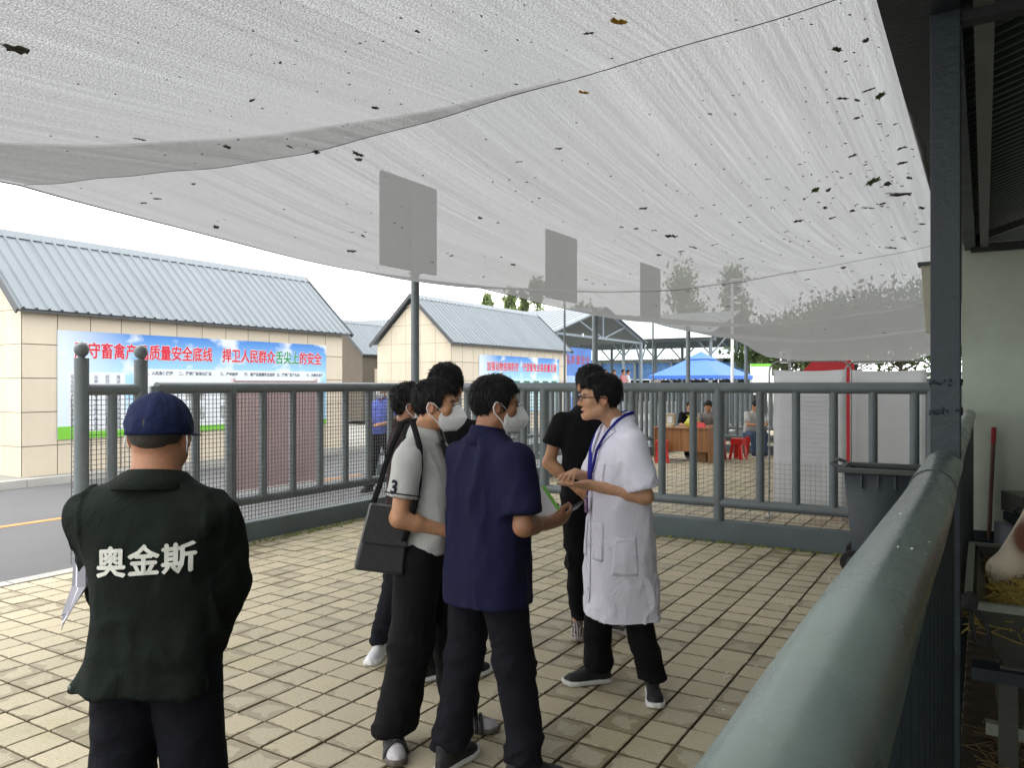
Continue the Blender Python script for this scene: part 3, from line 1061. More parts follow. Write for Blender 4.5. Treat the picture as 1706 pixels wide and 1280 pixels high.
def banner(y0, y1, z0, z1, label, head, green=(), hh=0.3, hy=(0.08, 0.9), hzz=None, xx=-13.43, body=True, name='wall_banner', csx=0.78):
    root = empty(name, (xx, y0, z0), label=label, category='banner')
    W, H = y1 - y0, z1 - z0
    MB().box((0.004, W / 2, H / 2), (0.008, W, H)).obj('sheet', banner_mat('banner_print_' + str(int(y0))), root, smooth=0)
    n_ = len(head)
    for i, ch in enumerate(head):
        if ch == ' ':
            continue
        t = hy[0] + (hy[1] - hy[0]) * (i + 0.5) / n_
        zz = H - hh * 1.05 if hzz is None else hzz
        place_text(bold_mesh(ch, hh, 0.016, 8), M_OUTL, root, 'character_outline', t * W, zz, 0.009, sx=csx)
        place_text(bold_mesh(ch, hh, 0.0075, 6), M_GRN if i in green else M_RED, root, 'character', t * W, zz, 0.0135, sx=csx)
    return root, W, H
b1, W, H = banner(7.2, 13.48, 0.70, 2.57, 'long blue-sky banner with red Chinese headline on the nearest kiosk', '严守畜禽产品质量安全底线 捍卫人民群众舌尖上的安全', green=(19, 20, 21), hh=0.30, hy=(0.045, 0.975), hzz=1.52)
MB().box((0.010, W * 0.11, H * 0.33), (0.004, W * 0.165, H * 0.58)).obj('text_panel', M_PRINTW, b1, smooth=0)
MB().box((0.010, W * 0.6, H * 0.36), (0.004, W * 0.74, H * 0.6)).obj('text_panel', M_PRINTW, b1, smooth=0)
MB().box((0.0145, W * 0.5, 0.06), (0.003, W, 0.12)).obj('green_strip', M_PRINTG, b1, smooth=0)
MB().box((0.0145, W * 0.025, 0.17), (0.003, W * 0.05, 0.1)).obj('green_tab', M_PRINTG, b1, smooth=0)
for i, ch in enumerate(['安全是最大的民生质量安全', '食品质量关系群众身体健康', '从养殖到餐桌全程严格监管', '规范屠宰落实检疫检验制度', '推进畜牧业绿色高质量发展']):
    me = text_mesh('\n'.join(ch), 0.082)
    place_text(me, M_INK, b1, 'text_column', W * (0.04 + i * 0.033), H * 0.33, 0.014, kind='stuff')
for i, ch in enumerate(['一、人民身体健康', '二、屠宰厂标准化建设', '三、产地检疫', '四、畜产品质量安全追溯', '五、屠宰厂监管执法', '六、无害化处理']):
    place_text(text_mesh(ch, 0.075, 0.002), M_INK, b1, 'small_title', W * (0.3 + i * 0.128), H * 0.615, 0.014, kind='stuff')
M_PHOTO = pmat('printed_photo', (0.35, 0.37, 0.36), 0.5, 0.6, 9)
for i in range(6):
    for j in range(2):
        MB().box((0.0135, W * (0.3 + i * 0.128), H * (0.2 + j * 0.21)), (0.003, 0.42, 0.26)).obj('printed_picture', M_PHOTO, b1, smooth=0)
b2, W, H = banner(20.05, 25.35, 0.70, 2.57, 'smaller looking blue banner with red and white lettering on the second kiosk', '加强动物疫病防控 守望畜牧业高质量发展', hh=0.31, hy=(0.08, 0.96), hzz=1.50, csx=0.74)
MB().box((0.010, W * 0.5, H * 0.32), (0.004, W * 0.96, H * 0.56)).obj('text_panel', pmat('print_mint', (0.55, 0.75, 0.74), 0.5, 0.1), b2, smooth=0)
for i in range(6):
    o = MB().box((0.0135, W * (0.3 + i * 0.125), H * 0.53), (0.004, 0.4, 0.13)).obj('title_tag', flat('tag_green', (0.04, 0.16, 0.13)), b2, smooth=0)

# ---------------------------------------------------------------- open pavilions behind
M_PSTEEL = pmat('pavilion_steel', (0.22, 0.26, 0.28), 0.5, 0.1)
def rib_roof(root, A, B, C, D, n_ribs, mat, name='roof_sheet', sheets=6):
    'quad A-B (eave) to D-C (ridge); ribs run A->D'
    A, B, C, D = map(Vector, (A, B, C, D))
    nrm = (B - A).cross(D - A).normalized()
    if nrm.z < 0:
        nrm = -nrm
    per = max(1, n_ribs // sheets)
    for s in range(sheets):
        lo, hi_ = [], []
        for k in range(per):
            for q, h_ in ((0, 0), (0.55, 0), (0.65, 0.035), (0.9, 0.035), (1.0, 0)):
                t = (s * per + k + q) / (sheets * per)
                lo.append(A.lerp(B, t) + nrm * h_)
                hi_.append(D.lerp(C, t) + nrm * h_)
        n_ = len(lo)
        MB().add(lo + hi_, [(i, i + 1, n_ + i + 1, n_ + i) for i in range(n_ - 1)]).obj(name, mat, root, smooth=20)
pv = empty('gabled_pavilion', (0, 0, 0), label='open steel pavilion with pale ribbed roof, gable trusses facing right', category='pavilion')
XG, YA, YB, EV, AP = -14.5, 26.8, 36.3, 3.72, 5.06
YM = (YA + YB) / 2
rib_roof(pv, (-31, YA - .2, EV - .05), (XG + .2, YA - .2, EV - .05), (XG + .2, YM, AP), (-31, YM, AP), 60, M_ROOF)
rib_roof(pv, (-31, YB + .2, EV - .05), (XG + .2, YB + .2, EV - .05), (XG + .2, YM, AP), (-31, YM, AP), 60, M_ROOF)
for X in (XG, XG - 5, XG - 10):
    t = MB()
    for Y in (YA, YB):
        t.bar((X, Y, EV - .02), (X, YM, AP - .05), 0.1, 0.14)
    t.bar((X, YA, EV - .05), (X, YB, EV - .05), 0.1, 0.1)
    t.bar((X, YM, EV - .05), (X, YM, AP), 0.07, 0.07)
    for q in (1, -1):
        t.bar((X, YM, EV - .05), (X, YM + q * 2.5, EV + .62), 0.06, 0.06)
    t.obj('gable_truss', M_PSTEEL, pv, smooth=0)
    for Y in (YA + .3, YB - .3):
        MB().tube([(X, Y, 0), (X, Y, EV)], 0.09, 10).obj('column', M_PSTEEL, pv)
    k = MB()
    for q in (1, -1):
        k.bar((X, YB - .3, EV - 1.1), (X, YB - .3 + q * 0.7, EV - .1), 0.06, 0.06)
    k.obj('brace', M_PSTEEL, pv, smooth=0)
MB().add([(-31, YA, EV - .02), (XG, YA, EV - .02), (XG, YM, AP - .06), (-31, YM, AP - .06), (-31, YB, EV - .02), (XG, YB, EV - .02)], [(0, 1, 2, 3), (3, 2, 5, 4)]).obj('ceiling', M_ROOFUN, pv, smooth=0)
MB().box((XG + .21, YA + 2.3, EV - .02), (0.05, 0.0001 + 0.1, 0.12)).obj('eave_end', M_WHITE, pv)

p2_ = empty('long_pavilion', (0, 0, 0), label='long pale roofed open pavilion behind the gabled one, white gutter', category='pavilion')
rib_roof(p2_, (-33, 42, 4.35), (-12.9, 42, 4.35), (-12.9, 48.5, 6.2), (-33, 48.5, 6.2), 70, pmat('pale_roof', (0.36, 0.41, 0.41), 0.4, 0.05))
rib_roof(p2_, (-33, 55, 4.35), (-12.9, 55, 4.35), (-12.9, 48.5, 6.2), (-33, 48.5, 6.2), 70, MATS['pale_roof'])
MB().box((-22.9, 41.95, 4.3), (20.2, 0.14, 0.14)).obj('gutter', M_WHITE, p2_)
MB().add([(-33, 42.1, 4.28), (-12.9, 42.1, 4.28), (-12.9, 48.5, 6.1), (-33, 48.5, 6.1), (-33, 55, 4.28), (-12.9, 55, 4.28)], [(0, 1, 2, 3), (3, 2, 5, 4)]).obj('ceiling', M_ROOFUN, p2_, smooth=0)
for X in (-13.2, -18.5, -24):
    for Y in (43.2, 48.5, 53.8):
        c = MB().tube([(X, Y, 0), (X, Y, 4.4)], 0.1, 8).obj('column', M_PSTEEL, p2_)
        k = MB()
        for q in (1, -1):
            k.bar((X, Y, 3.3), (X + q * 0.9, Y, 4.3), 0.07, 0.07)
        k.obj('brace', M_PSTEEL, p2_, smooth=0)
MB().bar((-33, 43.2, 4.2), (-12.9, 43.2, 4.2), 0.12, 0.2).obj('beam', M_PSTEEL, p2_)
M_LAMP = pmat('lamp_tube', (0.8, 0.8, 0.78), 0.4, 0.02)
for X in (-17.0, -20.5, -24.0):
    MB().box((X, 45.5, 4.6), (1.3, 0.2, 0.1)).obj('light_fitting', M_LAMP, p2_)

p3_ = empty('low_far_shed', (0, 0, 0), label='low far shed with pale roof strip and blue boards below, gable at right', category='shed')
rib_roof(p3_, (-40, 57, 3.55), (-14.4, 57, 3.55), (-14.4, 62, 4.75), (-40, 62, 4.75), 90, MATS['pale_roof'])
rib_roof(p3_, (-40, 67, 3.55), (-14.4, 67, 3.55), (-14.4, 62, 4.75), (-40, 62, 4.75), 90, MATS['pale_roof'])
M_BLUEB = pmat('blue_board', (0.12, 0.27, 0.55), 0.5, 0.25, 2)
for i in range(8):
    MB().box((-16.2 - i * 3.0, 57.6, 2.65), (2.9, 0.08, 1.3)).obj('blue_board', M_BLUEB, p3_)
    MB().box((-14.6 - i * 3.0, 57.4, 1.75), (0.2, 0.2, 3.5)).obj('column', M_PSTEEL, p3_)
MB().box((-27, 62, 1.0), (25, 0.3, 2.0)).obj('back_wall', pmat('dim_wall', (0.12, 0.12, 0.12), 0.8, 0.4, 1), p3_)
t = MB()
t.bar((-14.4, 57, 3.5), (-14.4, 67, 3.5), 0.1, 0.12)
t.bar((-14.4, 57, 3.5), (-14.4, 62, 4.7), 0.1, 0.12)
t.bar((-14.4, 67, 3.5), (-14.4, 62, 4.7), 0.1, 0.12)
t.bar((-14.4, 62, 3.5), (-14.4, 62, 4.7), 0.08, 0.08)
t.bar((-14.4, 62, 3.5), (-14.4, 59.6, 4.1), 0.08, 0.08)
t.bar((-14.4, 62, 3.5), (-14.4, 64.4, 4.1), 0.08, 0.08)
t.obj('gable_truss', M_PSTEEL, p3_, smooth=0)

# blue display wall under the gabled pavilion
dw = empty('blue_display_wall', (-14.9, 27.6, 0), label='tall blue display board with faint lettering beside the second kiosk', category='display board')
MB().box((0, 1.7, 1.65), (0.1, 3.6, 3.1)).obj('board', pmat('display_blue', (0.10, 0.22, 0.55), 0.5, 0.15, 1), dw)
MB().box((0.056, 1.7, 1.55), (0.012, 3.5, 0.9)).obj('pale_band', pmat('display_pale', (0.35, 0.5, 0.68), 0.5, 0.1), dw)
MB().box((0.056, 0.45, 0.75), (0.014, 0.7, 1.5)).obj('teal_panel', flat('teal', (0.015, 0.14, 0.17)), dw)
for i, ch in enumerate('畜产品质量安全'):
    place_text(text_mesh(ch, 0.42, 0.008), flat('dull_red', (0.38, 0.1, 0.16)), dw, 'character', 0.3 + i * 0.47, 2.65, 0.06)
# people-height stage behind, white sign board, lamp pole
st = MB().box((-13.4, 38.5, 0.35), (4.2, 2.0, 0.7)).obj('loading_platform', M_GROUND, label='low concrete loading platform under the pavilions', category='platform')
sb = empty('notice_board', (*px(1268, 40), 0), YAW, label='white notice board with green top edge right of the blue gazebo', category='sign')
MB().box((0, 0, 1.9), (1.1, 0.06, 1.6)).obj('panel', M_WHITE, sb)
MB().box((0, -0.035, 2.63), (1.1, 0.012, 0.14)).obj('green_band', M_PRINTG, sb)
for s in (-0.45, 0.45):
    MB().tube([(s, 0.04, 0), (s, 0.04, 2.6)], 0.03, 8).obj('leg', M_FENCE, sb)
lp = empty('white_lamp_pole', (*px(1220, 26), 0), label='slim white pole rising behind the blue gazebo', category='pole')
MB().tube([(0, 0, 0), (0, 0, 5.2)], [0.06, 0.045], 10).obj('pole_shaft', M_WHITE, lp)
MB().box((0.12, 0, 5.15), (0.4, 0.12, 0.06)).obj('lamp_head', M_WHITE, lp)
fb = empty('floodlight', (*px(1309, 28), 0), YAW, label='square grey floodlight on a post right of the blue gazebo', category='floodlight')
MB().tube([(0.14, 0, 0), (0.14, 0, 2.95)], 0.05, 10).obj('post', M_FENCE, fb)
MB().box((-0.07, -0.03, 2.62), (0.26, 0.1, 0.42)).obj('lamp_frame', M_WHITE, fb)
MB().box((-0.07, -0.085, 2.62), (0.2, 0.014, 0.35)).obj('lamp_glass', M_STEELDK, fb)

# ---------------------------------------------------------------- blue gazebo
gz = empty('blue_gazebo', (*px(1168, 31), 0), YAW + R(4), label='blue pop-up gazebo with scalloped edge among the far pens', category='gazebo')
M_BLUE = pmat('gazebo_cloth', (0.055, 0.16, 0.55), 0.6, 0.06, 2, 0.1, 30)
gr, gh0, gh1 = 2.13, 1.98, 2.92
cor = [(-gr, 0), (0, -gr), (gr, 0), (0, gr)]
c = MB()
for k in range(4):
    a, b = Vector((*cor[k], gh0)), Vector((*cor[(k + 1) % 4], gh0))
    ap = Vector((0, 0, gh1))
    nseg = 8
    row0 = [a.lerp(b, i / nseg) for i in range(nseg + 1)]
    rows = []
    for t in (0, 0.25, 0.5, 0.75, 1.0):
        rows.append([p.lerp(ap, t) - Vector((0, 0, 0.07 * math.sin(math.pi * t) * (1 - 0.3 * abs(i - 4) / 4))) for i, p in enumerate(row0)])
    vs_ = [p for r_ in rows for p in r_]
    c.add(vs_, [(j * 9 + i, j * 9 + i + 1, (j + 1) * 9 + i + 1, (j + 1) * 9 + i) for j in range(4) for i in range(8)])
c.obj('canopy', M_BLUE, gz, smooth=30)
v = MB()
for k in range(4):
    a, b = Vector((*cor[k], gh0)), Vector((*cor[(k + 1) % 4], gh0))
    N_ = 40
    vs_ = []
    for i in range(N_ + 1):
        p = a.lerp(b, i / N_)
        vs_ += [p, p - Vector((0, 0, 0.11 + 0.05 * abs(math.sin(i / N_ * math.pi * 9))))]
    v.add(vs_, [(2 * i, 2 * i + 1, 2 * i + 3, 2 * i + 2) for i in range(N_)])
v.obj('valance', M_BLUE, gz, smooth=0)
for x, y in cor:
    MB().tube([(x * 0.97, y * 0.97, 0), (x * 0.97, y * 0.97, gh0)], 0.022, 8).obj('leg', M_WHITE, gz)
vc = MB()
for k in range(4):
    a, b = Vector((*cor[k], 0)) * 0.3, Vector((*cor[(k + 1) % 4], 0)) * 0.3
    ap = Vector((0, 0, gh1 + 0.03))
    vc.add([a + Vector((0, 0, gh1 - 0.28)), b + Vector((0, 0, gh1 - 0.28)), ap], [(0, 1, 2)])
vc.obj('vent_cap', M_BLUE, gz, smooth=0)

# ---------------------------------------------------------------- trees
M_BARK = pmat('bark', (0.12, 0.1, 0.075), 0.9, 0.2, 10, 0.5, 30)
def leafmat(name, col):
    m = pmat(name, col, 0.6, 0.35, 1.0)
    N, L = nodes_of(m)
    b = N['Principled BSDF']
    out = N['Material Output']
    tl = N.new('ShaderNodeBsdfTranslucent')
    tl.inputs['Color'].default_value = (col[0] * 1.4, col[1] * 1.5, col[2], 1)
    mx = N.new('ShaderNodeMixShader')
    mx.inputs[0].default_value = 0.6 if name.startswith('poplar') else 0.4
    L.new(b.outputs[0], mx.inputs[1])
    L.new(tl.outputs[0], mx.inputs[2])
    L.new(mx.outputs[0], out.inputs['Surface'])
    return m
M_LF = [leafmat('foliage_a', (0.08, 0.13, 0.045)), leafmat('foliage_b', (0.10, 0.14, 0.06)), leafmat('foliage_c', (0.06, 0.105, 0.035))]
M_POPLAR = leafmat('poplar_foliage', (0.2, 0.24, 0.13))
def tree(loc, h, w, label, kind='poplar', n=2600, mat=0, seed=0, leaf=0.2):
    r_ = random.Random(seed)
    root = empty('poplar_tree' if kind == 'poplar' else 'broadleaf_tree', (*loc, 0), label=label, category='tree', group='trees behind the sheds')
    t = MB().tube([(0, 0, 0), (0.05, 0.03, h * 0.4), (0, 0, h * 0.93)], [h * 0.018, h * 0.012, 0.02], 8)
    clumps = []
    nb_ = 26 if kind == 'poplar' else 40
    for k in range(nb_):
        if kind == 'poplar':
            f = r_.uniform(0.12, 0.98)
            rad = w * (0.25 + 0.75 * math.sin(math.pi * min(1, (f * 0.9 + 0.08)))) * r_.uniform(0.2, 0.75)
            a = r_.uniform(0, 6.28)
            c = Vector((rad * math.cos(a), rad * math.sin(a), h * f))
            base = Vector((0, 0, max(0.3, h * f - rad * 2.4)))
        else:
            a = r_.uniform(0, 6.28)
            ph = r_.uniform(-0.35, 1.0)
            rad = w * math.cos(ph) * r_.uniform(0.4, 1.0)
            c = Vector((rad * math.cos(a), rad * math.sin(a), h * 0.62 + h * 0.36 * math.sin(ph)))
            base = Vector((0, 0, h * r_.uniform(0.3, 0.6)))
        clumps.append(c)
        t.tube([base, base.lerp(c, 0.5) + Vector((0, 0, -0.05)), c], [h * 0.006, h * 0.004, 0.01], 5)
    t.obj('trunk', M_BARK, root)
    m = MB()
    cs = w * (0.42 if kind == 'poplar' else 0.34)
    for k in range(n):
        c = r_.choice(clumps)
        d = Vector((r_.gauss(0, 1), r_.gauss(0, 1), r_.gauss(0, 1.5 if kind == 'poplar' else 0.8))) * cs * 0.5
        p = c + d
        s = leaf * r_.uniform(0.5, 1.2)
        M = Euler((r_.uniform(0, 6), r_.uniform(0, 6), r_.uniform(0, 6))).to_matrix()
        m.add([p + M @ Vector(q) for q in ((-s, 0, 0), (0, -s * .55, 0.1 * s), (s, 0, 0), (0, s * .55, 0.1 * s))], [(0, 1, 2, 3)])
    m.obj('crown', M_POPLAR if kind == 'poplar' else M_LF[mat], root, smooth=0)
    return root
TZ = 75.0
for i, (x, yt, w, lab) in enumerate(((812, 484, 0.75, 'slim poplar farthest left above the second kiosk roof'), (851, 480, 1.05, 'fuller poplar in the middle above the second kiosk roof'),
                                    (895, 484, 1.3, 'poplar top just under the net above the second kiosk'), (872, 492, 0.6, 'small poplar beside the fuller one above the kiosk roof'),
                                    (1138, 470, 3.0, 'dark poplar seen dimly through the net, left of the two'), (1221, 466, 2.2, 'dark poplar seen dimly through the net, right of the two'), (968, 500, 1.6, 'poplar tip behind the gabled pavilion ridge'))):
    tree(px(x, TZ + i), hz(yt, TZ + i) * 1.06, w, lab, n=3000, mat=i % 3, seed=i, leaf=0.26)
for i, (x, z, yt, w, lab) in enumerate(((1310, 46, 540, 3.0, 'bushy green tree behind the square floodlight'), (1360, 52, 520, 4.0, 'bushy green tree behind the left grey poster stand'), (1425, 48, 500, 4.0, 'large bushy tree between the two poster stands'),
                                       (1500, 46, 480, 4.5, 'large bushy tree behind the right poster stand'), (1590, 44, 470, 4.5, 'bushy tree behind the shed post'), (1265, 60, 560, 2.6, 'bushy tree right of the low far shed'), (1230, 72, 560, 3.6, 'bushy tree behind the low far shed roof'), (1120, 80, 566, 4.0, 'bushy green tree behind the long pavilion'), (1030, 80, 566, 4.0, 'bushy green tree left of the long pavilion'))):
    tree(px(x, z), hz(yt, z), w, lab, kind='broad', n=3600, mat=(i + 1) % 3, seed=50 + i, leaf=0.2)

# low distant wall closing the view
for i, (x, z, w_, h_, lab) in enumerate(((1480, 44, 12, 2.2, 'pale low building beyond the poster stands'),)):
    b = empty('distant_building', (*px(x, z), 0), YAW, label=lab, category='building')
    MB().box((0, 0, h_ / 2), (w_, 0.5, h_)).obj('wall', M_WHITE, b)
    for k in range(9):
        MB().box((-5 + k * 1.2, -0.27, 1.55), (0.5, 0.06, 0.8)).obj('window', M_STEELDK, b)
    MB().box((0, 0, h_ + 0.06), (w_ + 0.4, 0.9, 0.12)).obj('roof_edge', M_TRIM, b)

# ---------------------------------------------------------------- things in the next pen
# grey poster stands seen from behind
M_POST = pmat('poster_back', (0.8, 0.81, 0.83), 0.55, 0.05, 1.5, 0.1, 20)
M_GHOST = pmat('print_showing_through', (0.73, 0.74, 0.76), 0.6, 0.03)
M_CHROME = pmat('chrome_tube', (0.42, 0.43, 0.42), 0.3, 0.05, 5, metal=0.8)
def poster(x0, x1, z, label, ghost):
    cx = (x0 + x1) / 2
    root = empty('poster_stand', (*px(cx, z), 0), R(3), label=label, category='poster stand', group='poster stands seen from behind')
    w = (x1 - x0) / F_PX * z * 1.05
    h = hz(602, z)
    pts = [(-w / 2, 0, 0), (-w / 2, 0, h - 0.12)] + [(-w / 2 + 0.12 - 0.12 * math.cos(a), 0, h - 0.12 + 0.12 * math.sin(a)) for a in (0.4, 0.8, 1.2, 1.57)]
    pts += [(w / 2 - 0.12 + 0.12 * math.sin(a), 0, h - 0.12 + 0.12 * math.cos(a)) for a in (0, 0.4, 0.8, 1.2, 1.57)] + [(w / 2, 0, 0)]
    MB().tube(pts, 0.011, 8).obj('frame', M_CHROME, root)
    n_ = 10
    vs_ = []
    for j in range(n_ + 1):
        for i in range(n_ + 1):
            u, v_ = i / n_, j / n_
            sag = 0.02 * (1 - 4 * (u - .5) ** 2) * (v_ ** 6)
            vs_.append(((u - .5) * (w - 0.1), 0.006 * math.sin(u * 7 + v_ * 3), 0.1 + v_ * (h - 0.2) - sag))
    o = MB().add(vs_, [(j * 11 + i, j * 11 + i + 1, (j + 1) * 11 + i + 1, (j + 1) * 11 + i) for j in range(n_) for i in range(n_)]).obj('sheet', M_POST, root, smooth=60)
    s_ = o.modifiers.new('solid', 'SOLIDIFY')
    s_.thickness = 0.004
    if ghost:
        gm = MB()
        for k in range(14):
            gm.box((rnd.uniform(-0.12, 0.1), -0.011, 1.5 - k * 0.055), (rnd.uniform(0.3, 0.55), 0.002, 0.012))
        for (bx_, bw) in ((0, 0.22),):
            gm.box((bx_, -0.011, 0.62), (bw, 0.002, 0.22))
        gm.obj('ghost_print', M_GHOST, root, smooth=0, kind='stuff')
    for s in (-1, 1):
        MB().box((s * w / 2, 0, 0.015), (0.04, 0.35, 0.03)).obj('foot', M_CHROME, root)
poster(1287, 1409, 9.35, 'left grey poster stand seen from behind through the fence', True)
poster(1417, 1540, 9.25, 'right grey poster stand seen from behind, beside the wheeled bin', False)
rb_ = empty('red_board', (*px(1382, 11.2), 0), R(2), label='red board with a cut corner standing behind the left poster stand', category='board')
MB().prism([(-0.35, 0), (0.33, 0), (0.33, 1.93), (0.28, 1.99), (-0.22, 1.99), (-0.35, 1.86)], Matrix.Rotation(R(90), 4, 'X'), 0.03).obj('panel', flat('bright_red', (0.6, 0.03, 0.04)), rb_, smooth=0)
for s in (-0.25, 0.25):
    MB().bar((s, 0.03, 0.02), (s, 0.35, 0.02), 0.04, 0.04).obj('foot', M_FENCE, rb_)

# wheeled bin
M_BIN = pmat('bin_plastic', (0.055, 0.068, 0.078), 0.45, 0.1, 4, 0.15, 60)
bn = empty('wheeled_bin', (-0.72, 7.55, 0), R(3), label='dark grey wheeled bin without lid in the corner by the fence', category='bin')
bw, bd, bh = 0.34, 0.27, 0.9
def frust(m, w0, d0, w1, d1, z0, z1, ox=0, oy=0):
    m.add([(-w0 + ox, -d0 + oy, z0), (w0 + ox, -d0 + oy, z0), (w0 + ox, d0 + oy, z0), (-w0 + ox, d0 + oy, z0), (-w1 + ox, -d1 + oy, z1), (w1 + ox, -d1 + oy, z1), (w1 + ox, d1 + oy, z1), (-w1 + ox, d1 + oy, z1)],
          [(3, 2, 1, 0), (0, 1, 5, 4), (1, 2, 6, 5), (2, 3, 7, 6), (3, 0, 4, 7)])
m = MB()
frust(m, bw * 0.78, bd * 0.8, bw, bd, 0.06, bh)
o = m.obj('body', M_BIN, bn, bevel=0.0)
s_ = o.modifiers.new('solid', 'SOLIDIFY')
s_.thickness = 0.012
rim = MB()
for (x, y, sx_, sy_) in ((0, -bd - .01, 2 * bw + .1, .05), (0, bd + .01, 2 * bw + .1, .05), (-bw - .02, 0, .05, 2 * bd), (bw + .02, 0, .05, 2 * bd)):
    rim.box((x, y, bh), (sx_, sy_, 0.045))
rim.obj('rim', pmat('bin_rim', (0.085, 0.095, 0.09), 0.5, 0.1), bn, bevel=0.008)
MB().tube([(-bw - .02, -bd + .02, bh + .02), (-bw - .1, -bd + .03, bh + .05), (-bw - .1, bd - .03, bh + .05), (-bw - .02, bd - .02, bh + .02)], 0.016, 8).obj('handle', M_BIN, bn)
for k in range(4):
    MB().box((-0.2 + k * 0.13, -bd - .004, bh - .09), (0.014, 0.03, 0.11)).obj('rib', M_BIN, bn)
for s in (-1, 1):
    w_ = MB().tube([(-bw * .8, s * bd * .95 - .025, 0.1), (-bw * .8, s * bd * .95 + .025, 0.1)], 0.1, 20).obj('wheel', pmat('rubber', (0.015, 0.015, 0.015), 0.7), bn, bevel=0.006)
    MB().tube([(-bw * .8, s * bd * .95 - .03, 0.1), (-bw * .8, s * bd * .95 + .03, 0.1)], 0.05, 14).obj('hub', M_BIN, w_)

# pinkish board in the road behind the mesh fence
pk = empty('pink_board', (-9.2, 8.2, 0), R(90), label='faded pink-brown board with white base standing in the road behind the mesh', category='board')
MB().box((0, 0, 0.9), (1.62, 0.05, 1.6)).obj('panel', pmat('faded_pink', (0.40, 0.285, 0.275), 0.6, 0.14, 1.2, 0.1, 20), pk)
MB().box((0, -0.01, 0.055), (1.66, 0.1, 0.07)).obj('base', M_WHITE, pk)
for s in (-0.8, 0.8):
    MB().box((s, 0, 0.9), (0.03, 0.06, 1.66)).obj('edge_strip', pmat('pink_edge', (0.5, 0.4, 0.4), 0.5), pk)

# wooden desk and clutter
dk = empty('wooden_desk', (*px(1141, 16.6), 0), R(2), label='orange-brown wooden desk in the far pen', category='desk')
def wood_mat(name, c1, c2, axis=0):
    m = bpy.data.materials.new(name)
    m.use_nodes = True
    N, L = nodes_of(m)
    b = N['Principled BSDF']
    b.inputs['Roughness'].default_value = 0.4
    tc = N.new('ShaderNodeTexCoord')
    mp = N.new('ShaderNodeMapping')
    mp.inputs['Scale'].default_value = (14, 14, 0.8)
    L.new(tc.outputs['Object'], mp.inputs[0])
    n_ = N.new('ShaderNodeTexNoise')
    n_.inputs['Scale'].default_value = 1.5
    n_.inputs['Detail'].default_value = 6
    L.new(mp.outputs[0], n_.inputs['Vector'])
    r_ = N.new('ShaderNodeValToRGB')
    r_.color_ramp.elements[0].position = 0.35
    r_.color_ramp.elements[0].color = (*c1, 1)
    r_.color_ramp.elements[1].position = 0.65
    r_.color_ramp.elements[1].color = (*c2, 1)
    L.new(n_.outputs['Fac'], r_.inputs[0])
    L.new(r_.outputs[0], b.inputs['Base Color'])
    return m
M_WOOD = wood_mat('desk_wood', (0.24, 0.10, 0.035), (0.38, 0.19, 0.075))
MB().box((0, 0, 0.715), (1.2, 0.6, 0.03)).obj('desk_top', M_WOOD, dk, bevel=0.003)
MB().box((0, -0.25, 0.46), (1.14, 0.02, 0.47)).obj('front_panel', M_WOOD, dk)
for s in (-0.58, 0.58):
    MB().box((s, 0, 0.35), (0.025, 0.56, 0.7)).obj('side_panel', M_WOOD, dk)
dx, dy = px(1141, 16.6)
def on_desk(ox, oy, z=0.731):
    return (dx + ox, dy + oy, z)
cb = empty('paper_box', on_desk(-0.37, 0.05), R(10), label='pale cardboard carton standing on the left of the desk', category='box')
MB().box((0, 0, 0.14), (0.26, 0.2, 0.28)).obj('carton', pmat('pale_card', (0.45, 0.38, 0.29), 0.8, 0.15, 6), cb, bevel=0.004)
MB().box((0.03, -0.103, 0.15), (0.1, 0.003, 0.14)).obj('print_mark', M_GHOST, cb)
pp = empty('paper_stack', on_desk(-0.3, -0.17), R(-8), label='small stack of cream papers at the left front of the desk', category='papers')
for k in range(5):
    MB().box((rnd.uniform(-.02, .02), rnd.uniform(-.01, .01), 0.006 + k * 0.012), (0.24, 0.17, 0.01), rnd.uniform(-.2, .2)).obj('sheet_bundle', pmat('cream_paper', (0.65, 0.58, 0.42), 0.8, 0.05), pp)
rbx = empty('red_box', on_desk(0.33, -0.12), R(-6), label='red paper card folded upright at the right of the desk', category='card')
MB().add([(-.12, 0, 0), (.14, 0.01, 0), (.12, .06, .1), (-.08, .06, .12), (-.12, .13, 0), (.14, .13, 0)], [(0, 1, 2, 3), (3, 2, 5, 4), (0, 3, 4), (1, 5, 2)]).obj('card', flat('card_red', (0.65, 0.05, 0.05)), rbx, smooth=0)
yb = MB()
vs_ = []
for j in range(7):
    for i in range(12):
        a = 2 * math.pi * i / 12
        r_ = [0.1, 0.15, 0.16, 0.14, 0.11, 0.08, 0.13][j] * (1 + 0.18 * math.sin(i * 2.7 + j * 1.9))
        vs_.append((r_ * math.cos(a), r_ * math.sin(a) * 0.7, j * 0.042))
yb.add(vs_, [(j * 12 + i, j * 12 + (i + 1) % 12, (j + 1) * 12 + (i + 1) % 12, (j + 1) * 12 + i) for j in range(6) for i in range(12)])
o = yb.obj('plastic_bag', pmat('yellow_plastic', (0.55, 0.55, 0.06), 0.3, 0.2, 5), label='yellow plastic bag on the desk beside the red card', category='bag')
o.location = on_desk(0.15, 0.05)
cc = empty('cardboard_box', (dx + 0.32, dy + 0.05, 0.0), R(6), label='brown cardboard box under the desk', category='box')
MB().box((0, 0, 0.12), (0.3, 0.26, 0.24)).obj('carton', pmat('brown_card', (0.33, 0.2, 0.1), 0.85, 0.1), cc)
MB().add([(-.15, -.13, .24), (.15, -.13, .24), (.2, -.22, .30), (-.1, -.22, .30)], [(0, 1, 2, 3)]).obj('flap', MATS['brown_card'], cc, smooth=0)

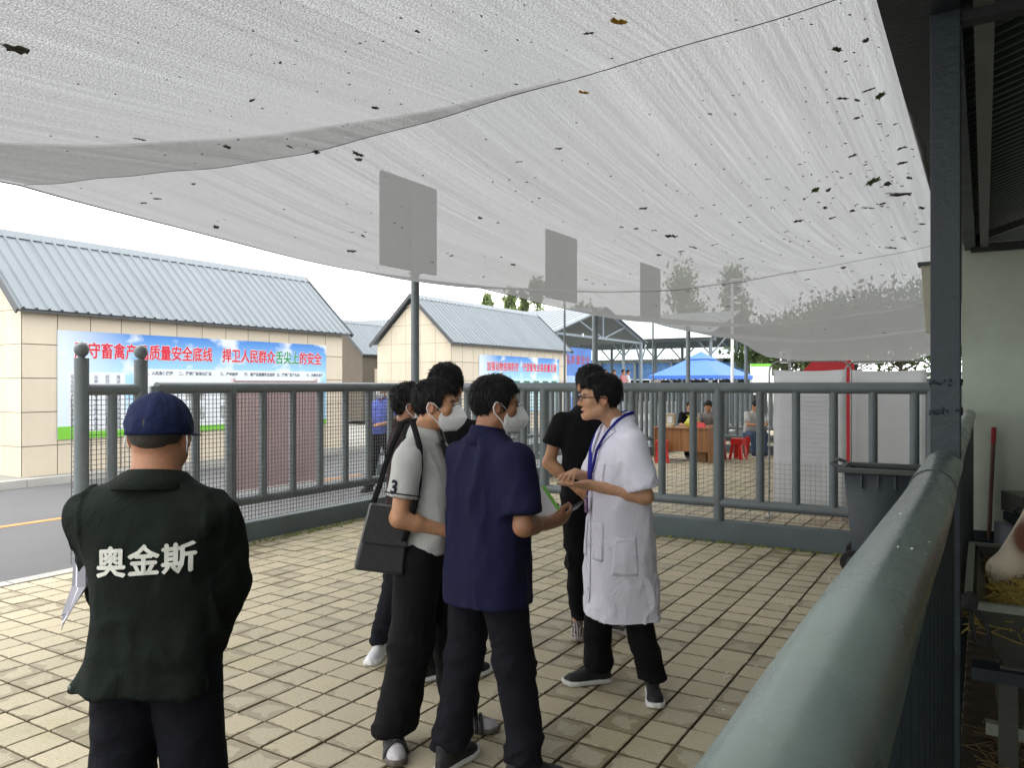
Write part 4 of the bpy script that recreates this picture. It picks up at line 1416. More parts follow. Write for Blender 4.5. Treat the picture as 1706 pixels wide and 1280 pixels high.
M_STOOL = pmat('red_plastic', (0.62, 0.035, 0.03), 0.35, 0.06)
def stool(loc, rz, label):
    root = empty('red_stool', (*loc, 0), rz, label=label, category='stool', group='red plastic stools')
    MB().box((0, 0, 0.445), (0.25, 0.25, 0.03)).obj('seat', M_STOOL, root, bevel=0.012)
    for sx_ in (-1, 1):
        for sy_ in (-1, 1):
            m = MB()
            a, b_ = Vector((sx_ * .1, sy_ * .1, .44)), Vector((sx_ * .155, sy_ * .155, 0))
            m.add([a + Vector((0, 0, 0)), a + Vector((-sx_ * .07, 0, 0)), a + Vector((0, -sy_ * .07, 0)), b_, b_ + Vector((-sx_ * .07, 0, 0)), b_ + Vector((0, -sy_ * .07, 0))], [(0, 1, 4, 3), (0, 3, 5, 2), (1, 2, 5, 4), (3, 4, 5)])
            m.obj('leg', M_STOOL, root, smooth=0)
    m = MB()
    for (x, y, a, b_) in ((0, -.128, .22, .012), (0, .128, .22, .012), (-.128, 0, .012, .22), (.128, 0, .012, .22)):
        m.box((x, y, .38), (a, b_, .1))
    m.obj('apron', M_STOOL, root, smooth=0)
stool(px(1103, 16.3), R(20), 'red plastic stool at the left end of the desk')
stool(px(1197, 16.9), R(5), 'red plastic stool under the man at the right end of the desk')
stool(px(1230, 17.0), R(-12), 'red plastic stool in front of the man in the pale shirt')
stool(px(1252, 17.6), R(8), 'red plastic stool farthest right, under the man in the pale shirt')

# ---------------------------------------------------------------- trough, hay, broom and box in the shed
M_TROUGH = pmat('trough_metal', (0.06, 0.064, 0.05), 0.55, 0.2, 4, 0.4, 30, dirt=0.5, dirtcol=(0.07, 0.06, 0.04), dscale=6)
tr = empty('feed_trough', (-0.045, 3.66, 0), label='grey metal feed trough full of hay beside the near rail', category='trough')
def slab(name, pts, t, mat=M_TROUGH):
    m = MB().add(pts, [(0, 1, 2, 3)])
    o = m.obj(name, mat, tr, smooth=0)
    s_ = o.modifiers.new('solid', 'SOLIDIFY')
    s_.thickness = t
    return o
TW, TD = 1.9, 1.22
slab('front_panel', [(0, 0, .75), (TW, 0, .75), (TW, .1, .5), (0.12, .1, .5)], 0.02)
slab('back_panel', [(0, TD, .77), (TW, TD, .77), (TW, TD - .1, .5), (0.12, TD - .1, .5)], 0.02)
slab('end_panel', [(0, 0, .75), (0, TD, .77), (.12, TD - .1, .5), (.12, .1, .5)], 0.02)
slab('bottom_panel', [(.1, .08, .5), (TW, .08, .5), (TW, TD - .08, .5), (.1, TD - .08, .5)], 0.02)
rm = MB()
rm.bar((-.01, -.01, .755), (TW, -.01, .755), .035, .03)
rm.bar((-.01, TD + .01, .775), (TW, TD + .01, .775), .035, .03)
rm.bar((-.012, 0, .76), (-.012, TD, .78), .03, .03)
rm.obj('rim', pmat('trough_rim', (0.19, 0.21, 0.165), 0.5, 0.2, 8), tr, smooth=0)
for (x, y) in ((.13, .18), (.13, TD - .18), (1.7, .18), (1.7, TD - .18)):
    MB().box((x, y, .25), (.07, .06, .5)).obj('leg', M_TROUGH, tr)
MB().box((.9, .18, .2), (1.7, .05, .05)).obj('crossbar', MATS['trough_rim'], tr)
MB().box((.9, .1, .46), (1.8, .12, .05)).obj('under_beam', M_STEELDK, tr)
M_HAY = pmat('hay', (0.33, 0.25, 0.06), 0.85, 0.4, 3)
M_STRAW = pmat('straw', (0.2, 0.14, 0.06), 0.9, 0.4, 3)
def straws(n, region, zfn, ln, mat, name, label, r_=0.0028, lie=0.35):
    m = MB()
    for k in range(n):
        x, y = rnd.uniform(*region[0]), rnd.uniform(*region[1])
        z = zfn(x, y) + rnd.uniform(-0.03, 0.035)
        a = rnd.uniform(0, 6.28)
        e = rnd.gauss(0, lie)
        l = ln * rnd.uniform(0.4, 1.2)
        d = Vector((math.cos(a) * math.cos(e), math.sin(a) * math.cos(e), math.sin(e))) * l / 2
        c = Vector((x, y, z))
        bend = Vector((rnd.gauss(0, .1), rnd.gauss(0, .1), rnd.gauss(0, .06))) * l
        s = Vector((-math.sin(a), math.cos(a), 0)) * r_
        u = Vector((0, 0, r_))
        p0, p1, p2 = c - d, c + bend, c + d
        m.add([p0 + s, p0 - s, p0 + u, p1 + s, p1 - s, p1 + u, p2 + s, p2 - s, p2 + u], [(0, 1, 4, 3), (1, 2, 5, 4), (2, 0, 3, 5), (3, 4, 7, 6), (4, 5, 8, 7), (5, 3, 6, 8)])
    return m.obj(name, mat, smooth=0, label=label, category=name.replace('_', ' '), kind='stuff')
def hay_h(x, y):
    return 0.68 + 0.07 * math.sin((x - 0.1) * 3) * math.sin((y - 3.6) * 2.6)
hb = MB()
for j in range(13):
    for i in range(19):
        x, y = -0.01 + i * 0.1, 3.69 + j * 0.0965
        hb.v.append((x, y, hay_h(x, y) - 0.02 + rnd.uniform(-0.015, 0.015)))
hb.f = [(j * 19 + i, j * 19 + i + 1, (j + 1) * 19 + i + 1, (j + 1) * 19 + i) for j in range(12) for i in range(18)]
hay_o = straws(3600, ((-0.02, 1.6), (3.68, 4.86)), hay_h, 0.2, M_HAY, 'hay', 'yellow green hay heaped in the feed trough', lie=0.3)
hbo = hb.obj('hay_bed', pmat('hay_bed_mat', (0.2, 0.16, 0.05), 0.9, 0.4, 20, 0.8, 40), hay_o, kind='stuff')
straws(2600, ((0.0, 1.7), (2.2, 4.3)), lambda x, y: 0.03, 0.22, M_STRAW, 'straw', 'loose brown straw strewn on the shed floor under the trough', lie=0.12)
rp_ = MB()
pts = [(-.02, .02, .78), (-.05, -.02, .79), (-.06, .0, .74), (0, -.04, .72), (.05, -.05, .66), (.07, -.05, .58), (.04, -.06, .52), (0, -.05, .55), (-.02, -.04, .64), (-.03, 0, .74)]
pts = [(-0.03 + a * .7, 3.65 + b_ * .7, 0.79 + (c_ - 0.79) * .7) for a, b_, c_ in pts]
rp_.tube(pts, 0.009, 8)
rope = rp_.obj('rope', pmat('dark_rope', (0.035, 0.035, 0.035), 0.9, 0.2, 40, 0.6, 120), smooth=60, label='dark knotted rope looped over the trough corner', category='rope')
kn = MB().lathe((-0.05, 3.65, 0.765), [(0.01, -.04), (0.03, -.025), (0.036, 0), (0.028, .025), (0.01, .04)], 10).obj('knot', MATS['dark_rope'], rope)

br_ = empty('broom', (0, 0, 0), label='wooden stick with red grip leaning against the shed wall', category='broom')
bz = 7.95
a3, b3 = Vector((*px(1647, bz), hz(912, bz))), Vector((*px(1656, bz), hz(712, bz)))
dd = (b3 - a3)
MB().tube([a3, a3 + dd * 0.86], 0.02, 10).obj('handle', pmat('stick_wood', (0.14, 0.07, 0.055), 0.6, 0.2, 10), br_)
MB().tube([a3 + dd * 0.86, b3], 0.023, 10).obj('grip', flat('grip_red', (0.33, 0.03, 0.035)), br_)
MB().box(a3 + Vector((0.0, 0, 0.02)), (0.28, 0.06, 0.12)).obj('broom_head', M_STEELDK, br_)
wb = empty('tool_cart', (*px(1694, 6.2), 0), R(20), label='grey metal cart with dark gap standing behind the cow', category='cart')
zc = hz(850, 6.2)
MB().box((0.08, 0, zc + 0.05), (0.24, 0.4, 0.16)).obj('tray', M_TROUGH, wb, bevel=0.006)
MB().box((0.07, 0, zc - 0.075), (0.2, 0.36, 0.07)).obj('dark_slot', M_STEELDK, wb)
MB().box((0.06, 0, zc - 0.4), (0.3, 0.42, 0.55)).obj('box', pmat('blue_grey_box', (0.2, 0.22, 0.25), 0.6, 0.1), wb, bevel=0.008)
MB().tube([(-.06, -.2, zc - .02), (-.1, -.2, zc + .02), (-.06, -.2, zc + .05)], 0.012, 8).obj('latch', M_STEELDK, wb)
for s in (-1, 1):
    MB().tube([(0.06, s * .17 - .02, 0.07), (0.06, s * .17 + .02, 0.07)], 0.07, 14).obj('wheel', MATS['rubber'], wb)
# ================================================================ people: implicit surfaces -> one continuous mesh each
def V3(*a):
    return np.array(a, dtype=np.float32)
def rcone(P, a, b, ra, rb):
    a, b = np.asarray(a, np.float32), np.asarray(b, np.float32)
    ba = b - a
    h = np.clip(((P - a) @ ba) / max(1e-9, float(ba @ ba)), 0, 1)
    return np.linalg.norm(P - a - h[:, None] * ba, axis=1) - (ra + (rb - ra) * h)
def ell(P, c, r_, M=None):
    q = P - np.asarray(c, np.float32)
    if M is not None:
        q = q @ M
    r_ = np.asarray(r_, np.float32)
    k0 = np.linalg.norm(q / r_, axis=1)
    k1 = np.linalg.norm(q / (r_ * r_), axis=1)
    return np.where(k1 > 1e-6, k0 * (k0 - 1) / np.maximum(k1, 1e-6), -r_.min())
def smin(a, b, k):
    h = np.clip(0.5 + 0.5 * (b - a) / k, 0, 1)
    return b + (a - b) * h - k * h * (1 - h)
def smax(a, b, k):
    return -smin(-a, -b, k)
def loft(P, secs, e=2.3):
    'secs: rows (z, cx, cy, rx, ry); superelliptic tube along z'
    s = np.array(secs, np.float32)
    z = P[:, 2]
    o = np.argsort(s[:, 0])
    s = s[o]
    cx, cy_, rx, ry = (np.interp(z, s[:, 0], s[:, k]) for k in (1, 2, 3, 4))
    q = (np.abs((P[:, 0] - cx) / rx) ** e + np.abs((P[:, 1] - cy_) / ry) ** e) ** (1 / e)
    d = (q - 1) * np.minimum(rx, ry)
    return np.maximum(d, np.maximum(s[0, 0] - z, z - s[-1, 0]))
def rotm(yaw=0.0, pitch=0.0, roll=0.0):
    return np.array((Matrix.Rotation(yaw, 3, 'Z') @ Matrix.Rotation(pitch, 3, 'X') @ Matrix.Rotation(roll, 3, 'Y')), np.float32)

def polygonize(fn, lo, hi, h, smooth=1):
    B = 8
    lo = np.array(lo, np.float32)
    nb_ = np.maximum(1, np.ceil((np.array(hi) - lo) / (h * B)).astype(int))
    c = h * B
    ax = [lo[k] + (np.arange(nb_[k]) + 0.5) * c for k in range(3)]
    G = np.stack(np.meshgrid(*ax, indexing='ij'), -1).reshape(-1, 3).astype(np.float32)
    D = fn(G).reshape(nb_)
    act = np.abs(D) < c * 1.25
    nf = nb_ * B
    Fv = np.repeat(np.repeat(np.repeat(np.where(D < 0, -1, 1).astype(np.float32) * h * 4, B, 0), B, 1), B, 2)
    am = np.repeat(np.repeat(np.repeat(act, B, 0), B, 1), B, 2)
    I = np.argwhere(am)
    vals = np.empty(len(I), np.float32)
    for s in range(0, len(I), 400000):
        vals[s:s + 400000] = fn(lo + I[s:s + 400000].astype(np.float32) * h)
    Fv[am] = vals
    S = Fv < 0
    nx, ny, nz = Fv.shape
    key = lambda i, j, k: (i * ny + j) * nz + k
    acc_k, acc_p = [], []
    quads = []
    for axn in range(3):
        sl0 = [slice(None)] * 3
        sl1 = [slice(None)] * 3
        sl0[axn] = slice(0, -1)
        sl1[axn] = slice(1, None)
        ch = np.argwhere(S[tuple(sl0)] != S[tuple(sl1)])
        if len(ch) == 0:
            continue
        u, v = [(1, 2), (2, 0), (0, 1)][axn]
        ch = ch[(ch[:, u] > 0) & (ch[:, v] > 0)]
        j1 = ch.copy()
        j1[:, axn] += 1
        f0 = Fv[ch[:, 0], ch[:, 1], ch[:, 2]]
        f1 = Fv[j1[:, 0], j1[:, 1], j1[:, 2]]
        t = f0 / (f0 - f1)
        p = ch.astype(np.float32)
        p[:, axn] += t
        cells = []
        for du, dv in ((-1, -1), (0, -1), (0, 0), (-1, 0)):
            cc_ = ch.copy()
            cc_[:, u] += du
            cc_[:, v] += dv
            kk = key(cc_[:, 0], cc_[:, 1], cc_[:, 2])
            cells.append(kk)
            acc_k.append(kk)
            acc_p.append(p)
        q = np.stack(cells, 1)
        flip = f0 > 0
        q[flip] = q[flip][:, ::-1]
        quads.append(q)
    if not quads:
        return np.zeros((0, 3)), np.zeros((0, 4), int)
    K = np.concatenate(acc_k)
    Pp = np.concatenate(acc_p)
    uk, inv = np.unique(K, return_inverse=True)
    cnt = np.bincount(inv)
    V = np.stack([np.bincount(inv, Pp[:, k]) / cnt for k in range(3)], 1)
    V = lo + V * h
    Q = np.searchsorted(uk, np.concatenate(quads))
    for _ in range(smooth):
        E = np.concatenate([Q[:, [0, 1]], Q[:, [1, 2]], Q[:, [2, 3]], Q[:, [3, 0]]])
        a_ = np.concatenate([E[:, 0], E[:, 1]])
        b_ = np.concatenate([E[:, 1], E[:, 0]])
        n_ = np.maximum(1, np.bincount(a_, minlength=len(V)))
        A = np.stack([np.bincount(a_, V[b_, k], len(V)) / n_ for k in range(3)], 1)
        V = V * 0.5 + A * 0.5
    return V, Q
def normals(V, Q):
    n_ = np.cross(V[Q[:, 2]] - V[Q[:, 0]], V[Q[:, 3]] - V[Q[:, 1]])
    out = np.zeros_like(V)
    for k in range(4):
        for a_ in range(3):
            out[:, a_] += np.bincount(Q[:, k], n_[:, a_], len(V))
    return out / np.maximum(1e-9, np.linalg.norm(out, axis=1))[:, None]
_rs = np.random.RandomState(3)
_tab = _rs.rand(64, 64, 64).astype(np.float32)
def vnoise(P):
    i = np.floor(P).astype(int)
    f = P - i
    f = f * f * (3 - 2 * f)
    i &= 63
    j = (i + 1) & 63
    r_ = 0
    for a_ in (0, 1):
        for b_ in (0, 1):
            for c_ in (0, 1):
                w = (f[:, 0] if a_ else 1 - f[:, 0]) * (f[:, 1] if b_ else 1 - f[:, 1]) * (f[:, 2] if c_ else 1 - f[:, 2])
                r_ = r_ + w * _tab[(j if a_ else i)[:, 0], (j if b_ else i)[:, 1], (j if c_ else i)[:, 2]]
    return r_ * 2 - 1
def fbm(P, o=3):
    r_, a_ = 0, 1.0
    for k in range(o):
        r_ = r_ + a_ * vnoise(P * (2 ** k) + 17.3 * k)
        a_ *= 0.5
    return r_
def ridge(P):
    return 1 - 2 * np.abs(vnoise(P))
def to_obj(name, V, Q, mat, parent, kind=None):
    m = bpy.data.meshes.new(name)
    m.vertices.add(len(V))
    m.vertices.foreach_set('co', V.astype(np.float32).ravel())
    m.loops.add(len(Q) * 4)
    m.loops.foreach_set('vertex_index', Q.astype(np.int32).ravel())
    m.polygons.add(len(Q))
    m.polygons.foreach_set('loop_start', np.arange(0, len(Q) * 4, 4, dtype=np.int32))
    m.polygons.foreach_set('use_smooth', np.ones(len(Q), bool))
    m.update(calc_edges=True)
    o = link(name, m, mat, parent)
    if kind:
        o['kind'] = kind
    return o
def tint(o, cols):
    a_ = o.data.color_attributes.new('tint', 'FLOAT_COLOR', 'POINT')
    c4 = np.ones((len(cols), 4), np.float32)
    c4[:, :3] = cols
    a_.data.foreach_set('color', c4.ravel())

def skin_mat(name, col):
    m = pmat(name, col, 0.55, 0.13, 30, 0.2, 140)
    N, L = nodes_of(m)
    b = N['Principled BSDF']
    at = N.new('ShaderNodeAttribute')
    at.attribute_name = 'tint'
    mx = N.new('ShaderNodeMixRGB')
    mx.blend_type = 'MULTIPLY'
    mx.inputs[0].default_value = 1
    old = b.inputs['Base Color'].links[0].from_socket
    L.new(old, mx.inputs[1])
    L.new(at.outputs['Color'], mx.inputs[2])
    L.new(mx.outputs[0], b.inputs['Base Color'])
    b.inputs['Subsurface Weight'].default_value = 0.06
    b.inputs['Subsurface Radius'].default_value = (0.012, 0.005, 0.003)
    return m
SK_A = skin_mat('skin_weathered', (0.35, 0.165, 0.09))
SK_B = skin_mat('skin_tan', (0.50, 0.26, 0.14))
SK_C = skin_mat('skin_brown', (0.29, 0.138, 0.075))
SK_D = skin_mat('skin_light', (0.53, 0.29, 0.17))
M_HAIR = pmat('black_hair', (0.007, 0.0065, 0.0065), 0.5, 0.35, 60, 0.9, 260, stretch=(1, 1, 0.2), spec=0.3)
def cloth(name, col, bump=0.25, bs=220, var=0.07, rough=0.85, sheen=0.0, fold=0.011, fscale=8.0):
    return pmat(name, col, rough, var, 7, bump, bs, sheen=sheen, spec=0.15, fold=fold, fscale=fscale)
M_BLACKP = cloth('black_trousers', (0.006, 0.006, 0.007))
M_NAVYP = cloth('dark_navy_trousers', (0.0065, 0.007, 0.011))
M_MASK = cloth('white_mask', (0.76, 0.76, 0.75), 0.12, 300, fold=0.004, fscale=30)
M_SOLE = pmat('white_sole', (0.68, 0.68, 0.66), 0.6, 0.08, 10)
M_SHOEBK = pmat('black_shoe', (0.014, 0.014, 0.016), 0.6, 0.2, 20, 0.3, 200)
M_EYEW = pmat('eye_white', (0.6, 0.58, 0.55), 0.2, 0.02)
M_EYED = pmat('eye_dark', (0.012, 0.008, 0.006), 0.15, 0.02)

HAIRLINE_Y = [-0.12, -0.075, -0.055, -0.035, -0.018, 0.012, 0.022, 0.036, 0.05, 0.075, 0.12]
HAIRLINE_Z = [-0.078, -0.075, -0.06, -0.02, 0.016, 0.018, -0.02, 0.0, 0.05, 0.062, 0.066]
def head_sdf(Q, feat=True, mouth_open=0.0, jaw=1.0):
    'Q: head-local points, face toward +y, origin between the ears'
    X = Q.copy()
    X[:, 0] = np.abs(X[:, 0])
    d = ell(X, (0, -0.012, 0.028), (0.077, 0.098, 0.089))
    d = smin(d, ell(X, (0, 0.026, -0.040), (0.061 * jaw, 0.064, 0.072)), 0.03)
    d = smin(d, rcone(X, (0.050 * jaw, -0.004, -0.058), (0.012, 0.066, -0.097), 0.022, 0.019), 0.025)
    d = smin(d, ell(X, (0, 0.076, -0.100), (0.021, 0.016, 0.016)), 0.02)
    d = smin(d, ell(X, (0.043, 0.060, -0.020), (0.024, 0.022, 0.02)), 0.022)
    d = smin(d, rcone(X, (0.0, 0.083, 0.022), (0.038, 0.073, 0.02), 0.012, 0.011), 0.016)
    if feat:
        d = smax(d, -ell(X, (0.031, 0.097, 0.003), (0.018, 0.014, 0.011)), 0.014)
        d = smin(d, ell(X, (0.031, 0.077, 0.003), (0.014, 0.0125, 0.0115)), 0.004)
        nose = rcone(X, (0, 0.086, 0.012), (0, 0.108, -0.032), 0.0075, 0.012)
        nose = smin(nose, ell(X, (0.0125, 0.097, -0.036), (0.0085, 0.011, 0.0085)), 0.008)
        d = smin(d, nose, 0.011)
        d = smin(d, ell(X, (0, 0.086, -0.063), (0.024, 0.014, 0.0065)), 0.007)
        d = smin(d, ell(X, (0, 0.085, -0.077 - 0.012 * mouth_open), (0.02, 0.014, 0.007)), 0.007)
        if mouth_open:
            d = smax(d, -ell(X, (0, 0.094, -0.0715 - 0.006 * mouth_open), (0.016, 0.016, 0.0055 * mouth_open)), 0.003)
    Me = rotm(0.0, 0.15, 0.0)
    ear = ell(X, (0.081, -0.010, -0.010), (0.0085, 0.019, 0.031), Me)
    ear = smax(ear, -ell(X, (0.092, -0.006, -0.006), (0.008, 0.011, 0.02), Me), 0.004)
    d = smin(d, ear, 0.008)
    return d
def hair_sdf(Q, t=0.012, top=0.012, seed=0.0, fringe=0.0, nape=0.0, wild=0.004):
    base = ell(Q, (0, -0.012, 0.028), (0.077, 0.098, 0.089))
    Z = Q[:, 2]
    th = t + top * np.clip((Z - 0.03) / 0.08, 0, 1)
    n_ = fbm(Q * np.float32(1) * np.array([60, 60, 22], np.float32) + seed, 2)
    d = base - th - wild * n_
    line = np.interp(Q[:, 1], HAIRLINE_Y, HAIRLINE_Z) + 0.006 * vnoise(Q * 55 + seed)
    line = line - fringe * np.clip((Q[:, 1] - 0.04) / 0.03, 0, 1) - nape * np.clip((-0.05 - Q[:, 1]) / 0.03, 0, 1)
    return smax(d, line - Z, 0.006)

def hand_parts(P, W, d, n_, side, curl=0.4, spread=0.05, curls=None, thumb=0.5, sc=1.0):
    'W wrist, d pointing direction, n_ palm normal (way the palm faces), side +1 when the thumb lies toward d x n_'
    d = np.asarray(d, np.float32)
    d = d / np.linalg.norm(d)
    n_ = np.asarray(n_, np.float32)
    n_ = n_ - d * (n_ @ d)
    n_ = n_ / np.linalg.norm(n_)
    s = np.cross(d, n_) * side
    W = np.asarray(W, np.float32)
    M = np.stack([d, s, n_], 1)
    res = ell(P, W + d * 0.052 * sc, (0.052 * sc, 0.041 * sc, 0.0165 * sc), M)
    res = smin(res, rcone(P, W, W + d * 0.03 * sc, 0.025 * sc, 0.024 * sc), 0.02)
    res = smin(res, ell(P, W + d * 0.035 * sc + s * 0.024 * sc + n_ * 0.008 * sc, (0.03 * sc, 0.016 * sc, 0.015 * sc), M), 0.012)
    for k in range(4):
        off = (0.030, 0.010, -0.010, -0.029)[k] * sc
        ln = (0.070, 0.078, 0.072, 0.057)[k] * sc
        c = curls[k] if curls is not None else curl * (1 + 0.12 * k)
        p = W + d * (0.090 - 0.006 * abs(k - 1)) * sc + s * off
        ang = 0.0
        dirv = d + s * spread * (1.5 - k)
        dirv = dirv / np.linalg.norm(dirv)
        r0 = (0.0088, 0.0092, 0.0088, 0.0078)[k] * sc
        for seg, fr in enumerate((0.45, 0.31, 0.24)):
            ang += c * (0.8, 1.1, 0.8)[seg]
            v = dirv * math.cos(ang) + n_ * math.sin(ang)
            e_ = p + v * ln * fr
            res = smin(res, rcone(P, p, e_, r0, r0 * 0.93), 0.006 if seg == 0 else 0.003)
            r0 *= 0.93
            p = e_
    p = W + d * 0.03 * sc + s * 0.033 * sc + n_ * 0.006 * sc
    v = d * math.cos(0.75) + s * math.sin(0.75) * (1.1 - thumb * 0.5) + n_ * 0.35 * thumb
    v = v / np.linalg.norm(v)
    e_ = p + v * 0.038 * sc
    res = smin(res, rcone(P, p, e_, 0.0125 * sc, 0.0102 * sc), 0.01)
    v2 = d * 0.9 + n_ * 0.3 * thumb + s * 0.12
    v2 = v2 / np.linalg.norm(v2)
    res = smin(res, rcone(P, e_, e_ + v2 * 0.03 * sc, 0.0102 * sc, 0.0088 * sc), 0.004)
    return res

def shoe(parent, loc, yaw, mat_up, mat_sole, name='shoe', L_=0.27, sole_h=0.028, res=0.006, zebra=False, ankle=0.085):
    M = Matrix.Translation(loc) @ Matrix.Rotation(yaw, 4, 'Z')
    def foot_w(t):
        return np.interp(t, [0, 0.1, 0.3, 0.5, 0.72, 0.88, 1.0], [0.018, 0.031, 0.034, 0.037, 0.046, 0.040, 0.014])
    def up(P):
        t = np.clip((P[:, 1] + 0.085) / L_, 0, 1)
        w = foot_w(t)
        hgt = np.interp(t, [0, 0.12, 0.33, 0.5, 0.7, 0.88, 1.0], [0.05, ankle, ankle + 0.005, 0.082, 0.062, 0.05, 0.03])
        q = (np.abs(P[:, 0] / w) ** 2.4 + np.abs((P[:, 2] - 0.01) / hgt) ** 2.2) ** (1 / 2.3)
        d = (q - 1) * np.minimum(w, hgt)
        d = np.maximum(d, np.maximum(0.012 - P[:, 2], np.abs(P[:, 1] + 0.085 - L_ / 2) - L_ / 2))
        return smin(d, rcone(P, (0, -0.035, 0.06), (0, -0.04, 0.06 + ankle * 0.6), 0.036, 0.037), 0.02)
    V, Q = polygonize(up, (-0.07, -0.12, -0.01), (0.07, 0.21, 0.2), res)
    o = to_obj(name, V, Q, mat_up, parent)
    o.matrix_local = M
    def so(P):
        t = np.clip((P[:, 1] + 0.092) / (L_ + 0.014), 0, 1)
        w = foot_w(t) + 0.006
        d = np.maximum(np.abs(P[:, 0]) - w, np.abs(P[:, 1] + 0.085 - L_ / 2) - L_ / 2 - 0.007)
        lift = 0.012 * np.clip((t - 0.8) / 0.2, 0, 1) ** 2
        return smax(d, np.abs(P[:, 2] - sole_h / 2 - lift) - sole_h / 2, 0.006)
    V, Q = polygonize(so, (-0.08, -0.13, -0.02), (0.08, 0.22, 0.06), res)
    so_ = to_obj('sole', V, Q, mat_sole, o)
    lc = MB()
    for k in range(5):
        y_ = 0.02 + k * 0.02
        zz = float(np.interp((y_ + .085) / L_, [0.33, 0.5, 0.7, .88], [ankle + .012, 0.093, 0.073, 0.06])) + 0.001
        lc.tube([(-0.022, y_ - .004, zz - 0.012), (0, y_, zz + 0.001), (0.022, y_ + .004, zz - 0.012)], 0.0028, 6)
    lc.obj('lace', mat_up, o, kind='stuff')
    return o

def make_mask(parent, Mh, mat=M_MASK):
    'folded respirator with a centre crease; Mh head matrix (local head -> person)'
    rows = []
    nv, nu = 12, 10
    cen = [(0.107, 0.008), (0.122, -0.012), (0.139, -0.036), (0.147, -0.056), (0.132, -0.084), (0.098, -0.118)]
    sid = [(0.052, 0.056, -0.008), (0.062, 0.040, -0.030), (0.066, 0.030, -0.048), (0.066, 0.026, -0.066), (0.062, 0.026, -0.090), (0.040, 0.045, -0.120)]
    for j in range(nv + 1):
        t = j / nv * 5
        k = min(4, int(t))
        f = t - k
        cy_ = cen[k][0] * (1 - f) + cen[k + 1][0] * f
        cz = cen[k][1] * (1 - f) + cen[k + 1][1] * f
        s = [sid[k][i] * (1 - f) + sid[k + 1][i] * f for i in range(3)]
        row = []
        for i in range(-nu, nu + 1):
            u = abs(i) / nu
            bul = 0.003 * math.sin(math.pi * u) * (1 - abs(j / nv - 0.5))
            row.append(((s[0] * u + bul * 0.6) * (1 if i >= 0 else -1), cy_ * (1 - u) + s[1] * u + bul, cz * (1 - u) + s[2] * u))
        rows.append(row)
    n_ = 2 * nu + 1
    m = MB().add([Mh @ Vector(p) for r_ in rows for p in r_], [(j * n_ + i, (j + 1) * n_ + i, (j + 1) * n_ + i + 1, j * n_ + i + 1) for j in range(nv) for i in range(n_ - 1)])
    o = m.obj('mask', mat, parent, smooth=12)
    for s in (-1, 1):
        MB().tube([Mh @ Vector((s * (a_[0] + 0.001), a_[1] + 0.002, a_[2])) for a_ in sid], 0.0026, 6).obj('edge_weld', mat, o)
    MB().tube([Mh @ Vector(p) for p in ((-0.030, 0.090, 0.006), (-0.012, 0.106, 0.012), (0.0, 0.111, 0.014), (0.012, 0.106, 0.012), (0.030, 0.090, 0.006))], 0.003, 6).obj('nose_strip', mat, o)
    MB().tube([Mh @ Vector((0, y_ + 0.0015, z_)) for y_, z_ in cen], 0.0016, 6).obj('centre_seam', mat, o)
    s_ = o.modifiers.new('solid', 'SOLIDIFY')
    s_.thickness = 0.003
    for s in (-1, 1):
        for a_ in ([(0.060, 0.043, -0.026), (0.074, 0.025, -0.008), (0.083, 0.004, 0.012), (0.088, -0.016, 0.014)], [(0.063, 0.028, -0.085), (0.075, 0.012, -0.062), (0.083, -0.006, -0.045), (0.088, -0.02, -0.03), (0.09, -0.026, -0.01), (0.088, -0.016, 0.014)]):
            MB().tube([Mh @ Vector((p[0] * s, p[1], p[2])) for p in a_], 0.0024, 6).obj('ear_loop', mat, o)
    return o

def wrinkle(V, Nn, amp, stretch=(9, 9, 4), seed=0.0, extra=None):
    s = np.array(stretch, np.float32)
    Vf = V.astype(np.float32)
    sh_ = Vf.copy()
    sh_[:, 2] += 0.45 * Vf[:, 0] + 0.25 * Vf[:, 1]
    w = ridge(sh_ * s + seed + 0.5 * fbm(Vf * 5 + seed, 2)[:, None])
    sh_[:, 2] -= 1.1 * Vf[:, 0]
    w2 = ridge(sh_ * s * 1.7 + seed * 2 + 0.5 * fbm(Vf * 7 - seed, 2)[:, None])
    f = amp * 1.7 * (np.maximum(w, -0.3) * 0.6 + np.maximum(w2, -0.2) * 0.35 + 0.5 * fbm(Vf * s * 0.7 + seed + 5, 2) - 0.2)
    if extra is not None:
        f = f * extra(V)
    return V + Nn * f[:, None]

